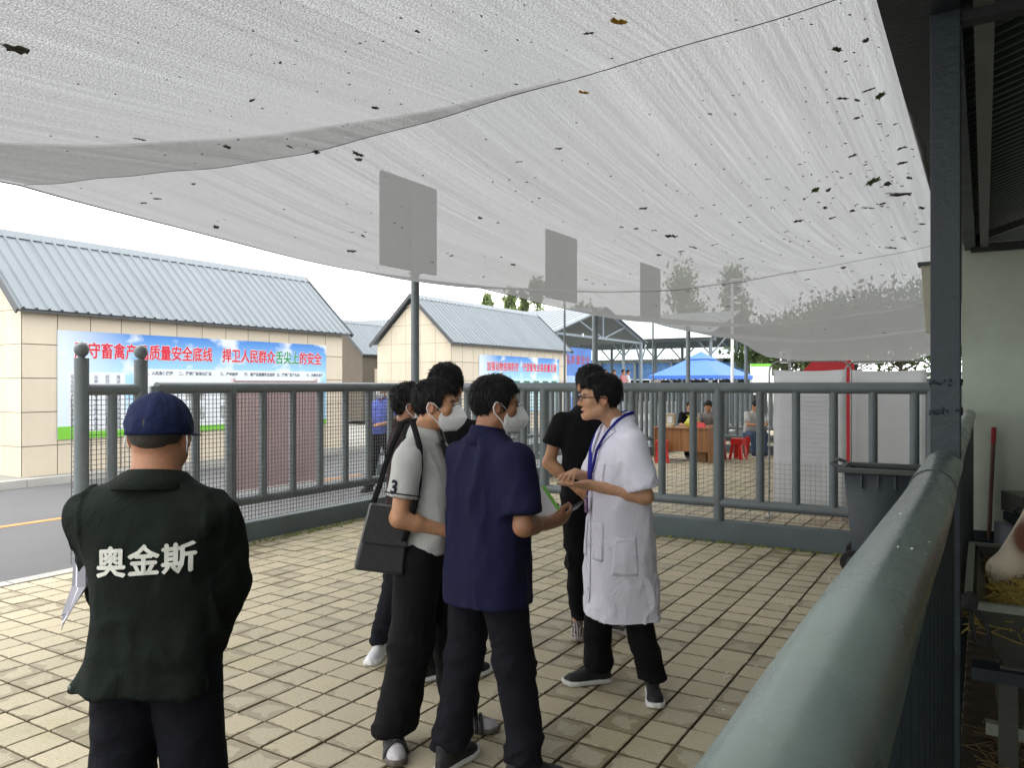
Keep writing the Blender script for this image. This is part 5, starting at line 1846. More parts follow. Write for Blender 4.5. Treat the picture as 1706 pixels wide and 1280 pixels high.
def strands(ho, V, Q, mat, seed, n=2600):
    'short tufts lying along the hair so that its surface and outline break up'
    r_ = np.random.RandomState(int(seed * 10) + 1)
    Nn = normals(V, Q)
    idx = r_.randint(0, len(V), n)
    P0, N0 = V[idx], Nn[idx]
    crown = np.array([0.01, -0.05, 0.13])
    fl = P0 - crown
    fl = fl - N0 * (fl * N0).sum(1)[:, None]
    fl = fl / np.maximum(1e-6, np.linalg.norm(fl, axis=1))[:, None] + r_.normal(0, 0.13, (n, 3))
    ln = r_.uniform(0.012, 0.032, n)[:, None]
    side = np.cross(fl, N0)
    side = side / np.maximum(1e-6, np.linalg.norm(side, axis=1))[:, None] * 0.0013
    a_ = P0 - N0 * 0.001
    b_ = P0 + fl * ln * 0.55 + N0 * 0.0025
    c_ = P0 + fl * ln + N0 * r_.uniform(-0.002, 0.002, (n, 1))
    vv = np.stack([a_ - side, a_ + side, b_ - side, b_ + side, b_ + N0 * 0.0014, c_], 1).reshape(-1, 3)
    m = MB()
    m.v = [tuple(p) for p in vv]
    m.f = [f for k in range(n) for f in ((6 * k, 6 * k + 1, 6 * k + 3, 6 * k + 2), (6 * k + 2, 6 * k + 3, 6 * k + 5), (6 * k, 6 * k + 2, 6 * k + 4), (6 * k + 1, 6 * k + 4, 6 * k + 3), (6 * k + 2, 6 * k + 5, 6 * k + 4), (6 * k + 3, 6 * k + 4, 6 * k + 5))]
    m.obj('hair_tufts', mat, ho, smooth=0, kind='stuff')

def person(label, xz, psi, H, J, head=(0, 0), skin=SK_B, hair=None, top=None, trousers=None, res=0.0048, torso=None, group=None, mouth=0.0, feet=True, name='person', hand_cfg=None, head_off=(0, 0.02, 0), neck_r=0.054, jaw=1.0, eyes=True, brow=True, body_top=True):
    'J: joint dict (sh_l, el_l, wr_l, sh_r, ..., hip, kn, an). psi: facing, 0 away from camera, 90 to its right'
    root = empty(name, (*xz, 0), YAW - R(psi), label=label, category='person', group=group)
    s = H / 1.70
    root.scale = (s, s, s)
    hc = Vector((0 + head_off[0], head_off[1], 1.583 + head_off[2]))
    Mh3 = Matrix.Rotation(-R(head[0]), 3, 'Z') @ Matrix.Rotation(R(head[1]), 3, 'X')
    Mh = Matrix.Translation(hc) @ Mh3.to_4x4()
    Mnp = np.array(Mh3, np.float32)
    hcn = np.array(hc, np.float32)
    lean = J.get('lean', 0.0)
    tor = torso or [(0.86, 0, -0.005, 0.15, 0.105), (0.95, 0, -0.005, 0.155, 0.11), (1.06, 0, 0.0, 0.145, 0.105), (1.2, 0, 0.0, 0.16, 0.11), (1.32, 0, -0.01, 0.165, 0.10), (1.40, 0, -0.015, 0.13, 0.075), (1.44, 0, -0.015, 0.07, 0.055)]
    def body(P):
        Q = (P - hcn) @ Mnp
        d = np.linalg.norm(Q, axis=1) - 0.14
        nr = d < 0.06
        if nr.any():
            d[nr] = head_sdf(Q[nr], eyes, mouth, jaw)
        d = smin(d, rcone(P, (0, -0.022, 1.40), hcn + Mnp @ V3(0, -0.022, -0.05), neck_r + 0.006, neck_r), 0.025)
        inner = [(z, cx, cy_, rx - 0.02, ry - 0.02) for z, cx, cy_, rx, ry in tor]
        d = smin(d, loft(P, inner), 0.03)
        for sd in ('l', 'r'):
            if 'sh_' + sd not in J:
                continue
            a_, b_, c_ = J['sh_' + sd], J['el_' + sd], J['wr_' + sd]
            arm = smin(rcone(P, a_, b_, 0.046, 0.039), rcone(P, b_, c_, 0.039, 0.027), 0.02)
            mid = (np.array(b_) * 0.7 + np.array(c_) * 0.3)
            arm = smin(arm, rcone(P, b_, mid, 0.038, 0.040), 0.02)
            hcf = (hand_cfg or {}).get(sd)
            if hcf:
                dh = np.linalg.norm(P - np.array(c_, np.float32), axis=1) - 0.21
                nh = dh < 0.05
                if nh.any():
                    dh[nh] = hand_parts(P[nh], c_, **hcf)
                arm = smin(arm, dh, 0.012)
            d = smin(d, arm, 0.02)
        for sd in ('l', 'r'):
            d = smin(d, rcone(P, J['hip_' + sd], J['kn_' + sd], 0.055, 0.04), 0.03)
            d = smin(d, rcone(P, J['kn_' + sd], J['an_' + sd], 0.04, 0.032), 0.03)
        return d
    pts = np.array([J[k] for k in J if isinstance(J[k], tuple)] + [tuple(hc)])
    lo = np.minimum(pts.min(0) - 0.22, (-0.25, -0.2, 0.0))
    hi = np.maximum(pts.max(0) + 0.22, (0.25, 0.2, 1.74))
    lo[2] = max(0.02, pts[:, 2].min() - 0.1)
    hi[2] = hc.z + 0.16
    V, Q = polygonize(body, lo, hi, res, 1)
    bo = to_obj('body', V, Q, skin, root)
    # skin tone: lips, brows, slight redness, darkened mouth opening and lid line
    L_ = (V.astype(np.float32) - hcn) @ Mnp
    c = np.ones((len(V), 3), np.float32)
    X = np.abs(L_[:, 0])
    if eyes:
        lips = np.exp(-((X / 0.022) ** 4 + ((L_[:, 2] + 0.070 + 0.006 * mouth) / 0.012) ** 4)) * (L_[:, 1] > 0.07)
        c *= 1 - lips[:, None] * np.array([0.12, 0.38, 0.32], np.float32)
        if mouth:
            inm = np.exp(-((X / 0.014) ** 4 + ((L_[:, 2] + 0.0715 + 0.006 * mouth) / (0.006 * mouth)) ** 4)) * (L_[:, 1] > 0.06)
            c *= 1 - inm[:, None] * 0.85
        nose = np.exp(-(X / 0.02) ** 2 - ((L_[:, 2] + 0.03) / 0.02) ** 2) * (L_[:, 1] > 0.08)
        c *= 1 - nose[:, None] * np.array([0.0, 0.08, 0.08], np.float32)
        if brow:
            br = np.exp(-(((X - 0.032) / 0.019) ** 4 + ((L_[:, 2] - 0.0225 + 0.15 * np.abs(X - 0.03)) / 0.0055) ** 4)) * (L_[:, 1] > 0.05)
            c *= 1 - br[:, None] * 0.9
            lid = np.exp(-(((X - 0.031) / 0.014) ** 4 + ((L_[:, 2] - 0.006) / 0.0035) ** 4)) * (L_[:, 1] > 0.06)
            c *= 1 - lid[:, None] * 0.75
    ear = np.exp(-(((X - 0.083) / 0.012) ** 2 + ((L_[:, 2] + 0.01) / 0.035) ** 4 + ((L_[:, 1] + 0.01) / 0.03) ** 4))
    c *= 1 - ear[:, None] * np.array([0.0, 0.12, 0.12], np.float32)
    tint(bo, c)
    if eyes:
        for sx_ in (-1, 1):
            e = MB().lathe((0, 0, 0), [(0.004, -0.0035), (0.0055, -0.001), (0.0055, 0.001), (0.004, 0.0035)], 10)
            ev = e.obj('eye', M_EYED, root)
            ev.matrix_local = Mh @ Matrix.Translation((sx_ * 0.031, 0.0885, 0.003)) @ Matrix.Rotation(R(90), 4, 'X')
    if hair is not None:
        hp = dict(hair)
        hm = hp.pop('mat', M_HAIR)
        V, Q = polygonize(lambda P: hair_sdf(P, **hp), (-0.13, -0.17, -0.14), (0.13, 0.15, 0.17), 0.0045 if res < 0.006 else 0.007, 0)
        ho = to_obj('hair', V, Q, hm, root)
        ho.matrix_local = Mh
        if res < 0.006 and hp.get('t', 0.01) > 0.006:
            strands(ho, V, Q, hm, hp.get('seed', 0.0))
    return root, Mh

TORSO_M = [(0.84, 0, -0.005, 0.168, 0.125), (0.95, 0, 0.0, 0.170, 0.132), (1.06, 0, 0.008, 0.168, 0.130), (1.2, 0, 0.004, 0.178, 0.128), (1.32, 0, -0.008, 0.183, 0.116), (1.39, 0, -0.016, 0.155, 0.092), (1.43, 0, -0.018, 0.095, 0.068), (1.455, 0, -0.018, 0.066, 0.060)]
def shirt(root, J, mat, hem=0.86, sleeve=0.62, torso=TORSO_M, amp=0.006, seed=0.0, grow=0.0, res=0.007, name='shirt', srad=0.066, neck=1.445, hollow=False, stretch=(8, 8, 3.2), sleeve_grow=0.012, neck_hole=0.058, head_fwd=0.0, vneck=0.0, extra=None, cut=None, arms=('l', 'r'), ak=0.045):
    tor = [(z, cx, cy_, rx + grow, ry + grow) for z, cx, cy_, rx, ry in torso]
    def fn(P):
        d = loft(P, tor, 2.5)
        for sd in arms:
            a_, b_, c_ = (np.array(J[k + sd], np.float32) for k in ('sh_', 'el_', 'wr_'))
            if sleeve <= 1:
                e_ = a_ + (b_ - a_) * sleeve
                ax = (b_ - a_) / np.linalg.norm(b_ - a_)
                sl = rcone(P, a_, a_ + (b_ - a_) * (sleeve + 0.3), srad * 0.84, srad + sleeve_grow)
                sl = np.maximum(sl, (P - e_) @ ax)
                if hollow:
                    sl = np.maximum(sl, -np.maximum(rcone(P, e_ - ax * 0.04, e_ + ax * 0.3, srad - 0.008 + sleeve_grow * 0.6, srad + sleeve_grow), -((P - e_) @ ax) - 0.03))
            else:
                f = sleeve - 1
                e_ = b_ + (c_ - b_) * f
                ax = (c_ - b_) / np.linalg.norm(c_ - b_)
                sl = smin(rcone(P, a_, b_, srad * 0.86, srad * 0.95), rcone(P, b_, c_, srad * 0.92, srad * 0.68), 0.03)
                sl = np.maximum(sl, np.where(((P - b_) @ ax) > 0.02, (P - e_) @ ax, -1))
            sg = -1 if sd == 'l' else 1
            d = smin(d, rcone(P, (sg * 0.045, -0.014, 1.415), (a_[0] * 0.86, a_[1] - 0.008, a_[2] - 0.008), 0.05, srad * 0.8), 0.03)
            d = smin(d, sl, ak)
        # neck opening
        d = smax(d, -rcone(P, (0, -0.012 + vneck * 0.04, neck - 0.03), (0, 0.0, neck + 0.2), neck_hole, neck_hole + 0.03), 0.006)
        if vneck:
            vz = neck - 0.02 - (np.abs(P[:, 0]) * 0 + 0)
            wv = np.clip((P[:, 2] - (neck - vneck)) / vneck, 0, 1.4) * 0.055
            d = np.maximum(d, -np.maximum(np.abs(P[:, 0]) - wv, 0.03 - P[:, 1]))
        if cut is not None:
            d = cut(P, d)
        return np.maximum(d, hem - P[:, 2] + 0.006 * np.sin(P[:, 0] * 9 + seed))
    ks = [J[k + s] for k in ('sh_', 'el_') for s in ('l', 'r')] + ([J['wr_l'], J['wr_r']] if sleeve > 1 else [])
    pts = np.array(ks)
    rx = max(t_[3] for t_ in tor)
    ry = max(t_[4] + abs(t_[2]) for t_ in tor)
    lo = np.minimum(pts.min(0) - 0.14, (-rx - 0.05, -ry - 0.05, 0))
    hi = np.maximum(pts.max(0) + 0.14, (rx + 0.05, ry + 0.05, 0))
    lo[2], hi[2] = min(hem - 0.03, pts[:, 2].min() - 0.1) if sleeve > 1 else hem - 0.03, 1.56
    V, Q = polygonize(fn, lo, hi, res, 1)
    V = wrinkle(V, normals(V, Q), amp, stretch, seed, extra)
    return to_obj(name, V, Q, mat, root)
def collar(root, mat, r0=0.070, z0=1.445, z1=1.495, tilt=0.5, fwd=-0.012, gap=0.9, flare=0.012, name='collar'):
    m = MB()
    N_ = 28
    vs_ = []
    for i in range(N_ + 1):
        a_ = -math.pi / 2 + (i / N_ - 0.5) * (2 * math.pi - gap)
        for (r_, z) in ((r0 + flare, z0 - 0.012), (r0 + flare * 0.5, (z0 + z1) / 2), (r0 - 0.002, z1), (r0 - 0.008, z1 - 0.004)):
            fz = -0.035 * (math.sin(a_) + 1) * 0.5
            vs_.append((r_ * math.cos(a_), fwd + r_ * math.sin(a_) * 1.02, z + fz * tilt * 2))
    m.add(vs_, [(i * 4 + k, (i + 1) * 4 + k, (i + 1) * 4 + k + 1, i * 4 + k + 1) for i in range(N_) for k in range(3)])
    o = m.obj(name, mat, root, smooth=50)
    s_ = o.modifiers.new('solid', 'SOLIDIFY')
    s_.thickness = 0.004
    return o
def trousers(root, J, mat, waist=0.98, r_=(0.098, 0.078, 0.068), amp=0.006, seed=0.0, res=0.0085, an=0.06, pelvis=(0.155, 0.115), name='trousers', flat_front=1.0):
    def fn(P):
        d = None
        for sd in ('l', 'r'):
            h_, k_, a_ = (np.array(J[q + sd], np.float32) for q in ('hip_', 'kn_', 'an_'))
            leg = smin(rcone(P, h_, k_, r_[0], r_[1]), rcone(P, k_, a_, r_[1], r_[2]), 0.03)
            leg = np.maximum(leg, a_[2] + an - 0.06 - P[:, 2])
            d = leg if d is None else smin(d, leg, 0.015)
        hp_ = (np.array(J['hip_l']) + np.array(J['hip_r'])) / 2
        pel = loft(P, [(hp_[2] - 0.03, hp_[0], hp_[1], pelvis[0] * 0.93, pelvis[1] * 0.9), (hp_[2] + 0.04, hp_[0], hp_[1], pelvis[0], pelvis[1]), (waist, hp_[0], hp_[1], pelvis[0] * 0.93, pelvis[1] * 0.92)], 2.3)
        return smin(d, pel, 0.04)
    pts = np.array([J[q + s] for q in ('hip_', 'kn_', 'an_') for s in ('l', 'r')])
    lo = pts.min(0) - 0.16
    hi = pts.max(0) + 0.16
    hi[2] = max(waist + 0.03, hi[2])
    lo[2] = pts[:, 2].min() - 0.06
    V, Q = polygonize(fn, lo, hi, res, 1)
    zmin = V[:, 2].min()
    ex = lambda V_: 0.6 + 1.6 * np.clip((0.22 - (V_[:, 2] - zmin)) / 0.2, 0, 1) + 0.8 * np.exp(-((V_[:, 2] - 0.5) / 0.08) ** 2)
    V = wrinkle(V, normals(V, Q), amp, (7, 7, 11), seed, ex)
    return to_obj(name, V, Q, mat, root)
# ---------------------------------------------------------------- the people in the yard
def legs(l, r_, kl=None, kr=None, hip=(0, 0), hz_=0.88):
    'l, r_: ankle (x, y); knees a little forward of the straight line'
    J = {}
    for sd, a_, k_, sx_ in (('l', l, kl, -1), ('r', r_, kr, 1)):
        h_ = (hip[0] + sx_ * 0.085, hip[1], hz_)
        J['hip_' + sd] = h_
        J['an_' + sd] = (a_[0], a_[1], 0.09)
        J['kn_' + sd] = k_ or ((h_[0] + a_[0]) / 2, (h_[1] + a_[1]) / 2 + 0.025, 0.48)
    return J

# --- A: man in cap and dark green jacket, back to the camera
M_JACKET = cloth('dark_green_jacket', (0.0085, 0.0125, 0.0095), 0.2, 160, 0.12, rough=0.95, fold=0.013, fscale=6.0)
M_CAP = cloth('navy_cap', (0.012, 0.018, 0.055), 0.2, 200)
J = dict(sh_l=(-0.172, -0.01, 1.345), el_l=(-0.172, 0.085, 1.12), wr_l=(-0.03, 0.29, 1.14), sh_r=(0.172, -0.01, 1.345), el_r=(0.176, 0.075, 1.12), wr_r=(0.04, 0.30, 1.18))
J.update(legs((-0.14, 0.0), (0.13, 0.0)))
za = 2.16
hcfg = {'l': dict(d=(0.6, 0.4, 0.1), n_=(0, 0, -1), side=1), 'r': dict(d=(-0.6, 0.4, 0.1), n_=(0, 0, -1), side=-1)}
A, MhA = person('man from behind in navy cap and dark green jacket with white lettering', px(262, za), -2, 1.62, J, head=(-1, 4), skin=SK_A, hair=dict(t=0.004, top=0.0, wild=0.001, seed=2.0, mat=pmat('cropped_hair', (0.05, 0.042, 0.036), 0.7, 0.3, 80)), hand_cfg=hcfg, neck_r=0.066, jaw=1.12)
T_A = [(0.70, -0.022, 0.0, 0.230, 0.16), (0.80, -0.022, 0.0, 0.224, 0.155), (0.88, -0.014, 0.0, 0.211, 0.15), (0.98, -0.004, 0.0, 0.193, 0.145), (1.08, 0, 0.004, 0.180, 0.142), (1.2, 0, 0.0, 0.180, 0.138), (1.30, 0, -0.01, 0.182, 0.126), (1.38, 0, -0.018, 0.175, 0.10), (1.43, 0, -0.02, 0.12, 0.078), (1.47, 0, -0.015, 0.078, 0.068)]
def jk_extra(V_):
    return 0.55 + 0.9 * np.clip((1.15 - V_[:, 2]) / 0.3, 0, 1) + 0.6 * (np.abs(V_[:, 0]) > 0.17)
ja = shirt(A, J, M_JACKET, hem=0.86, sleeve=1.9, torso=T_A, amp=0.014, seed=3.0, srad=0.068, neck=1.46, neck_hole=0.07, stretch=(6, 6, 3.5), extra=jk_extra, res=0.0075, name='jacket', ak=0.085)
cl_ = collar(A, M_JACKET, 0.078, 1.452, 1.492, 0.4, -0.008, 1.2, 0.045)
MB().lathe((0, 0, 0), [(0.007, 0), (0.0075, 0.002), (0.004, 0.004)], 12).obj('snap_button', pmat('button_metal', (0.2, 0.24, 0.22), 0.4, metal=0.6), A).matrix_local = Matrix.Translation((-0.198, -0.102, 0.885)) @ Matrix.Rotation(R(-30), 4, 'Z') @ Matrix.Rotation(R(95), 4, 'X')
trousers(A, J, M_NAVYP, r_=(0.098, 0.088, 0.078), amp=0.007, seed=1.0)
for sx_ in (-1, 1):
    shoe(A, (sx_ * 0.135, 0.0, 0), R(-6 * sx_), M_SHOEBK, M_SHOEBK)
def cap_fn(P):
    d = ell(P, (0, -0.010, 0.030), (0.091, 0.111, 0.100))
    d = smax(d, 0.004 - 0.10 * P[:, 1] * 0 - P[:, 2] + 0.0, 0.006)
    d = np.maximum(d, -ell(P, (0, -0.010, 0.02), (0.083, 0.103, 0.094)))
    brim = smax(ell(P, (0, 0.115, 0.014), (0.078, 0.085, 0.2)), np.abs(P[:, 2] - 0.012 + 1.6 * P[:, 0] ** 2) - 0.004, 0.003)
    brim = np.maximum(brim, 0.075 - P[:, 1])
    return np.minimum(d, brim)
V, Q = polygonize(cap_fn, (-0.12, -0.15, -0.03), (0.12, 0.22, 0.15), 0.0045, 1)
Nn = normals(V, Q)
ang = np.arctan2(V[:, 0], V[:, 1] + 0.01)
seam = np.exp(-((np.abs(np.sin(ang * 3))) / 0.05) ** 2) * (V[:, 2] > 0.03)
V = V - Nn * (seam * 0.0016)[:, None] + Nn * (0.0035 * fbm(V.astype(np.float32) * 22, 2))[:, None]
co = to_obj('cap', V, Q, M_CAP, A)
co.matrix_local = MhA @ Matrix.Rotation(R(-8), 4, 'X') @ Matrix.Translation((0, 0, -0.006))
bd_ = MB()
vs_ = []
for i in range(41):
    a_ = 2 * math.pi * i / 40
    for r_, z in ((1.008, 0.003), (1.012, 0.026)):
        vs_.append((0.0875 * r_ * math.cos(a_), -0.010 + 0.1075 * r_ * math.sin(a_), z))
bd_.add(vs_, [(2 * i, 2 * i + 2, 2 * i + 3, 2 * i + 1) for i in range(40)])
bo_ = bd_.obj('cap_band', M_CAP, co, smooth=60)
bo_.modifiers.new('solid', 'SOLIDIFY').thickness = 0.003
MB().lathe((0, -0.010, 0.128), [(0.009, 0), (0.009, 0.003), (0.004, 0.006)], 12).obj('cap_button', M_CAP, co)
for sx_ in (-1, 1):
    MB().tube([MhA @ Vector((sx_ * 0.087, -0.028, 0.0)), MhA @ Vector((sx_ * 0.09, -0.033, -0.02)), MhA @ Vector((sx_ * 0.083, -0.02, -0.045)), MhA @ Vector((sx_ * 0.07, 0.02, -0.07))], 0.0022, 6).obj('mask_loop', M_MASK, A)
# lettering on the back, laid on the cloth
from mathutils.bvhtree import BVHTree
def drape_text(root, garment, body, size, x0, z0, mat, step, offset=0.0, d=-1, slant=0.0, name='back_character', lift=0.005):
    bm = bmesh.new()
    bm.from_mesh(garment.data)
    tree_ = BVHTree.FromBMesh(bm)
    bm.free()
    for i, ch in enumerate(body):
        me = bold_mesh(ch, size, offset, 4, 0.0)
        nv0 = len(me.vertices) // 5
        b2_ = bmesh.new()
        b2_.from_mesh(me)
        bmesh.ops.triangulate(b2_, faces=b2_.faces[:])
        for _ in range(4):
            bmesh.ops.subdivide_edges(b2_, edges=[e for e in b2_.edges if e.calc_length() > size * 0.07], cuts=1)
            bmesh.ops.triangulate(b2_, faces=b2_.faces[:])
        for v_ in b2_.verts:
            x = x0 + i * step + v_.co.x
            z = z0 + v_.co.y + slant * (i * step + v_.co.x)
            hit = tree_.ray_cast(Vector((x, d * 0.6, z)), Vector((0, -d, 0)))
            y = hit[0].y if hit[0] is not None else 0.0
            v_.co = (x, y + d * (lift + rnd.uniform(0, 0.0006)), z)
        b2_.to_mesh(me)
        b2_.free()
        me.materials.append(mat)
        link(name, me, None, root)
drape_text(A, ja, '奥金斯', 0.088, -0.068, 1.235, cloth('print_cream', (0.62, 0.62, 0.55), 0.05), 0.090, offset=0.0026, slant=0.05)
pa = empty('paper_sheaf', (0, 0, 0), label='sheaf of grey papers held under the left arm of the man in the cap', category='papers')
pa.matrix_world = Matrix.Translation((*px(262, za), 0)) @ Matrix.Rotation(YAW + R(2), 4, 'Z')
M_PAPER = pmat('grey_paper', (0.16, 0.155, 0.18), 0.6, 0.08)
M_PAPER2 = pmat('pale_paper', (0.55, 0.55, 0.62), 0.7, 0.08)
for k in range(4):
    q = k * 0.006
    m = MB().add([(-0.25 - q, 0.06 + q, 1.17 - q), (-0.185 + q, -0.02, 1.185 + q), (-0.165, -0.06 + q, 1.10), (-0.215, -0.07 + q, 1.01 + q), (-0.262 - q * .5, 0.0 + q, 0.965 + 2 * q), (-0.25 - q, 0.05 + q, 1.07)], [(0, 1, 2, 5), (5, 2, 3, 4)])
    o = m.obj('paper_sheet', M_PAPER2 if k == 1 else M_PAPER, pa, smooth=0)
    o.modifiers.new('solid', 'SOLIDIFY').thickness = 0.0015

# --- B: man in pale grey polo, mask, shoulder bag
M_POLO = cloth('pale_grey_polo', (0.45, 0.45, 0.43), 0.2, 240, fold=0.007, fscale=6.0)
zb = 3.6
J = dict(sh_l=(-0.18, 0.0, 1.352), el_l=(-0.215, 0.04, 1.09), wr_l=(-0.06, 0.22, 1.01), sh_r=(0.185, -0.01, 1.352), el_r=(0.235, -0.035, 1.085), wr_r=(0.10, 0.165, 1.005))
J.update(legs((-0.13, 0.14), (0.14, -0.10), hip=(0, 0)))
hcfg = {'l': dict(d=(0.7, 0.5, -0.1), n_=(0.1, -0.8, -0.4), side=-1, curl=0.5), 'r': dict(d=(-0.45, 0.75, -0.25), n_=(-0.7, -0.4, 0.0), side=1, curl=0.55)}
PB, MhB = person('man in pale grey polo with a number on the sleeve, white mask and shoulder bag', px(708, zb), 104, 1.665, J, head=(-8, 0), skin=SK_B, hair=dict(t=0.007, top=0.008, seed=5.0, wild=0.003), hand_cfg=hcfg, head_off=(0, 0.055, 0.0))
make_mask(PB, MhB)
T_B = [(0.84, 0, 0.0, 0.166, 0.128), (0.95, 0, 0.008, 0.172, 0.14), (1.06, 0, 0.016, 0.172, 0.142), (1.2, 0, 0.012, 0.178, 0.135), (1.31, 0, 0.0, 0.182, 0.118), (1.385, 0, -0.006, 0.155, 0.092), (1.43, 0, 0.0, 0.095, 0.07), (1.46, 0, 0.004, 0.066, 0.062)]
sb_ = shirt(PB, J, M_POLO, hem=0.90, sleeve=0.66, torso=T_B, amp=0.007, seed=8.0, neck=1.45, neck_hole=0.06)
collar(PB, M_POLO, 0.072, 1.45, 1.50, 0.5, 0.008, 0.9, 0.024)
M_DKTRIM = cloth('dark_trim_cloth', (0.02, 0.022, 0.03))
MB().add([(-0.018, 0.09, 1.42), (0.018, 0.09, 1.42), (0.02, 0.142, 1.24), (-0.02, 0.142, 1.24)], [(0, 1, 2, 3)]).obj('placket', M_DKTRIM, PB).modifiers.new('solid', 'SOLIDIFY').thickness = 0.006
MB().tube([(-0.05, 0.03, 1.45), (-0.03, 0.12, 1.36), (0.0, 0.155, 1.2)], 0.004, 6).obj('lanyard', M_DKTRIM, PB)
# sleeve hem stripe and number
e_ = Vector(J['sh_r']).lerp(Vector(J['el_r']), 0.60)
ax = (Vector(J['el_r']) - Vector(J['sh_r'])).normalized()
st_ = MB().tube([e_, e_ + ax * 0.006], 0.0805, 28, caps=False).obj('sleeve_stripe', M_DKTRIM, PB)
bm = bmesh.new()
bm.from_mesh(sb_.data)
tree_ = BVHTree.FromBMesh(bm)
bm.free()
me = text_mesh('3', 0.082, 0.003)
b2_ = bmesh.new()
b2_.from_mesh(me)
cen3 = Vector((0.24, -0.03, 1.225))
nr3 = Vector((0.97, -0.2, 0.05)).normalized()
ux = Vector((0, 0, 1)).cross(nr3).normalized()
uz = nr3.cross(ux)
for v_ in b2_.verts:
    p = cen3 + ux * v_.co.x + uz * v_.co.y
    hit = tree_.ray_cast(p + nr3 * 0.3, -nr3)
    v_.co = (hit[0] if hit[0] is not None else p) + nr3 * 0.003
b2_.to_mesh(me)
b2_.free()
me.materials.append(M_DKTRIM)
link('sleeve_number', me, None, PB)
trousers(PB, J, M_BLACKP, r_=(0.113, 0.098, 0.088), amp=0.006, seed=5.0, waist=0.97, pelvis=(0.16, 0.125))
MB().tube([(0.163 * math.cos(t * 0.2618), 0.004 + 0.13 * math.sin(t * 0.2618), 0.93) for t in range(25)], 0.012, 8, caps=False).obj('belt', pmat('belt_leather', (0.012, 0.011, 0.01), 0.4), PB)
M_SANDAL = pmat('sandal_leather', (0.03, 0.032, 0.034), 0.5, 0.2, 20, 0.2, 100)
M_SOCK = cloth('pale_sock', (0.45, 0.43, 0.44))
for (lx, ly, yw) in ((0.14, -0.10, R(-62)), (-0.13, 0.14, R(6))):
    f_ = shoe(PB, (lx, ly, 0.0), yw, M_SOCK, pmat('tan_sole', (0.10, 0.085, 0.07), 0.6), name='sandal', ankle=0.075)
    for (y_, w_, hh_) in ((-0.03, 0.039, 0.085), (0.03, 0.042, 0.085), (0.07, 0.047, 0.075), (0.095, 0.05, 0.066)):
        pts = [(w_ * 1.06 * math.cos(a_), y_ + 0.012 * math.cos(a_), 0.012 + hh_ * 1.02 * math.sin(a_)) for a_ in np.linspace(0, math.pi, 13)]
        MB().tube(pts, 0.0085, 6).obj('strap', M_SANDAL, f_)
    MB().tube([(0.036 * math.sin(a_), -0.055 - 0.03 * math.cos(a_), 0.075) for a_ in np.linspace(-1.6, 1.6, 9)], 0.009, 6).obj('heel_strap', M_SANDAL, f_)
# shoulder bag
def quilt_mat():
    m = bpy.data.materials.new('quilted_leather')
    m.use_nodes = True
    N, L = nodes_of(m)
    b = N['Principled BSDF']
    b.inputs['Roughness'].default_value = 0.5
    b.inputs['Base Color'].default_value = (0.03, 0.03, 0.033, 1)
    tc = N.new('ShaderNodeTexCoord')
    mp = N.new('ShaderNodeMapping')
    mp.inputs['Rotation'].default_value = (0, R(45), 0)
    ck = N.new('ShaderNodeTexBrick')
    ck.inputs['Scale'].default_value = 60
    ck.inputs['Mortar Size'].default_value = 0.06
    ck.inputs['Color1'].default_value = (0.06, 0.06, 0.064, 1)
    ck.inputs['Color2'].default_value = (0.10, 0.10, 0.105, 1)
    ck.inputs['Mortar'].default_value = (0.008, 0.008, 0.008, 1)
    sp_ = N.new('ShaderNodeSeparateXYZ')
    cb_ = N.new('ShaderNodeCombineXYZ')
    L.new(tc.outputs['Object'], mp.inputs[0])
    L.new(mp.outputs[0], sp_.inputs[0])
    L.new(sp_.outputs[0], cb_.inputs[0])
    L.new(sp_.outputs[2], cb_.inputs[1])
    L.new(cb_.outputs[0], ck.inputs['Vector'])
    L.new(ck.outputs['Color'], b.inputs['Base Color'])
    bp = N.new('ShaderNodeBump')
    bp.inputs['Strength'].default_value = 0.5
    bp.inputs['Distance'].default_value = 0.004
    L.new(ck.outputs['Fac'], bp.inputs['Height'])
    bp.invert = True
    L.new(bp.outputs[0], b.inputs['Normal'])
    return m
zbag = 3.42
bag = empty('shoulder_bag', (*px(640, zbag), 0), YAW + R(14), label='black quilted shoulder bag hanging at the hip of the man in the pale polo', category='bag')
M_LEATH = pmat('bag_leather', (0.04, 0.04, 0.043), 0.45, 0.15, 30, 0.2, 150)
zt_, zbt = hz(840, zbag), hz(955, zbag)
pb = MB()
w0, w1 = 0.088, 0.108
tilt_ = Matrix.Rotation(R(10), 4, 'Y')
bag_c = Vector((0, 0, (zt_ + zbt) / 2))
hh_ = (zt_ - zbt) / 2 * 0.96
def bagbox(wa, wb_, t0, z0, z1, name, mat, bev=0.012, yo=0.0):
    m = MB().add([(-wb_, -t0 + yo, z0), (wb_, -t0 + yo, z0), (wb_, t0 + yo, z0), (-wb_, t0 + yo, z0), (-wa, -t0 + yo, z1), (wa, -t0 + yo, z1), (wa, t0 + yo, z1), (-wa, t0 + yo, z1)],
                 [(3, 2, 1, 0), (4, 5, 6, 7), (0, 1, 5, 4), (1, 2, 6, 5), (2, 3, 7, 6), (3, 0, 4, 7)])
    o = m.obj(name, mat, bag, bevel=bev)
    o.matrix_local = Matrix.Translation(bag_c) @ tilt_
    return o
bagbox(w0, w1, 0.035, -hh_, hh_, 'bag_body', M_LEATH)
bagbox(w0 * 1.0, w1 * 0.93, 0.006, -0.02, hh_ * 1.01, 'quilted_flap', quilt_mat(), 0.004, -0.0405)
bagbox(w0 * 0.99, w0 * 0.98, 0.004, -0.026, -0.021, 'zip_line', M_STEELDK, 0, -0.037)
sh_w = Vector((*px(700, 3.5), 0))
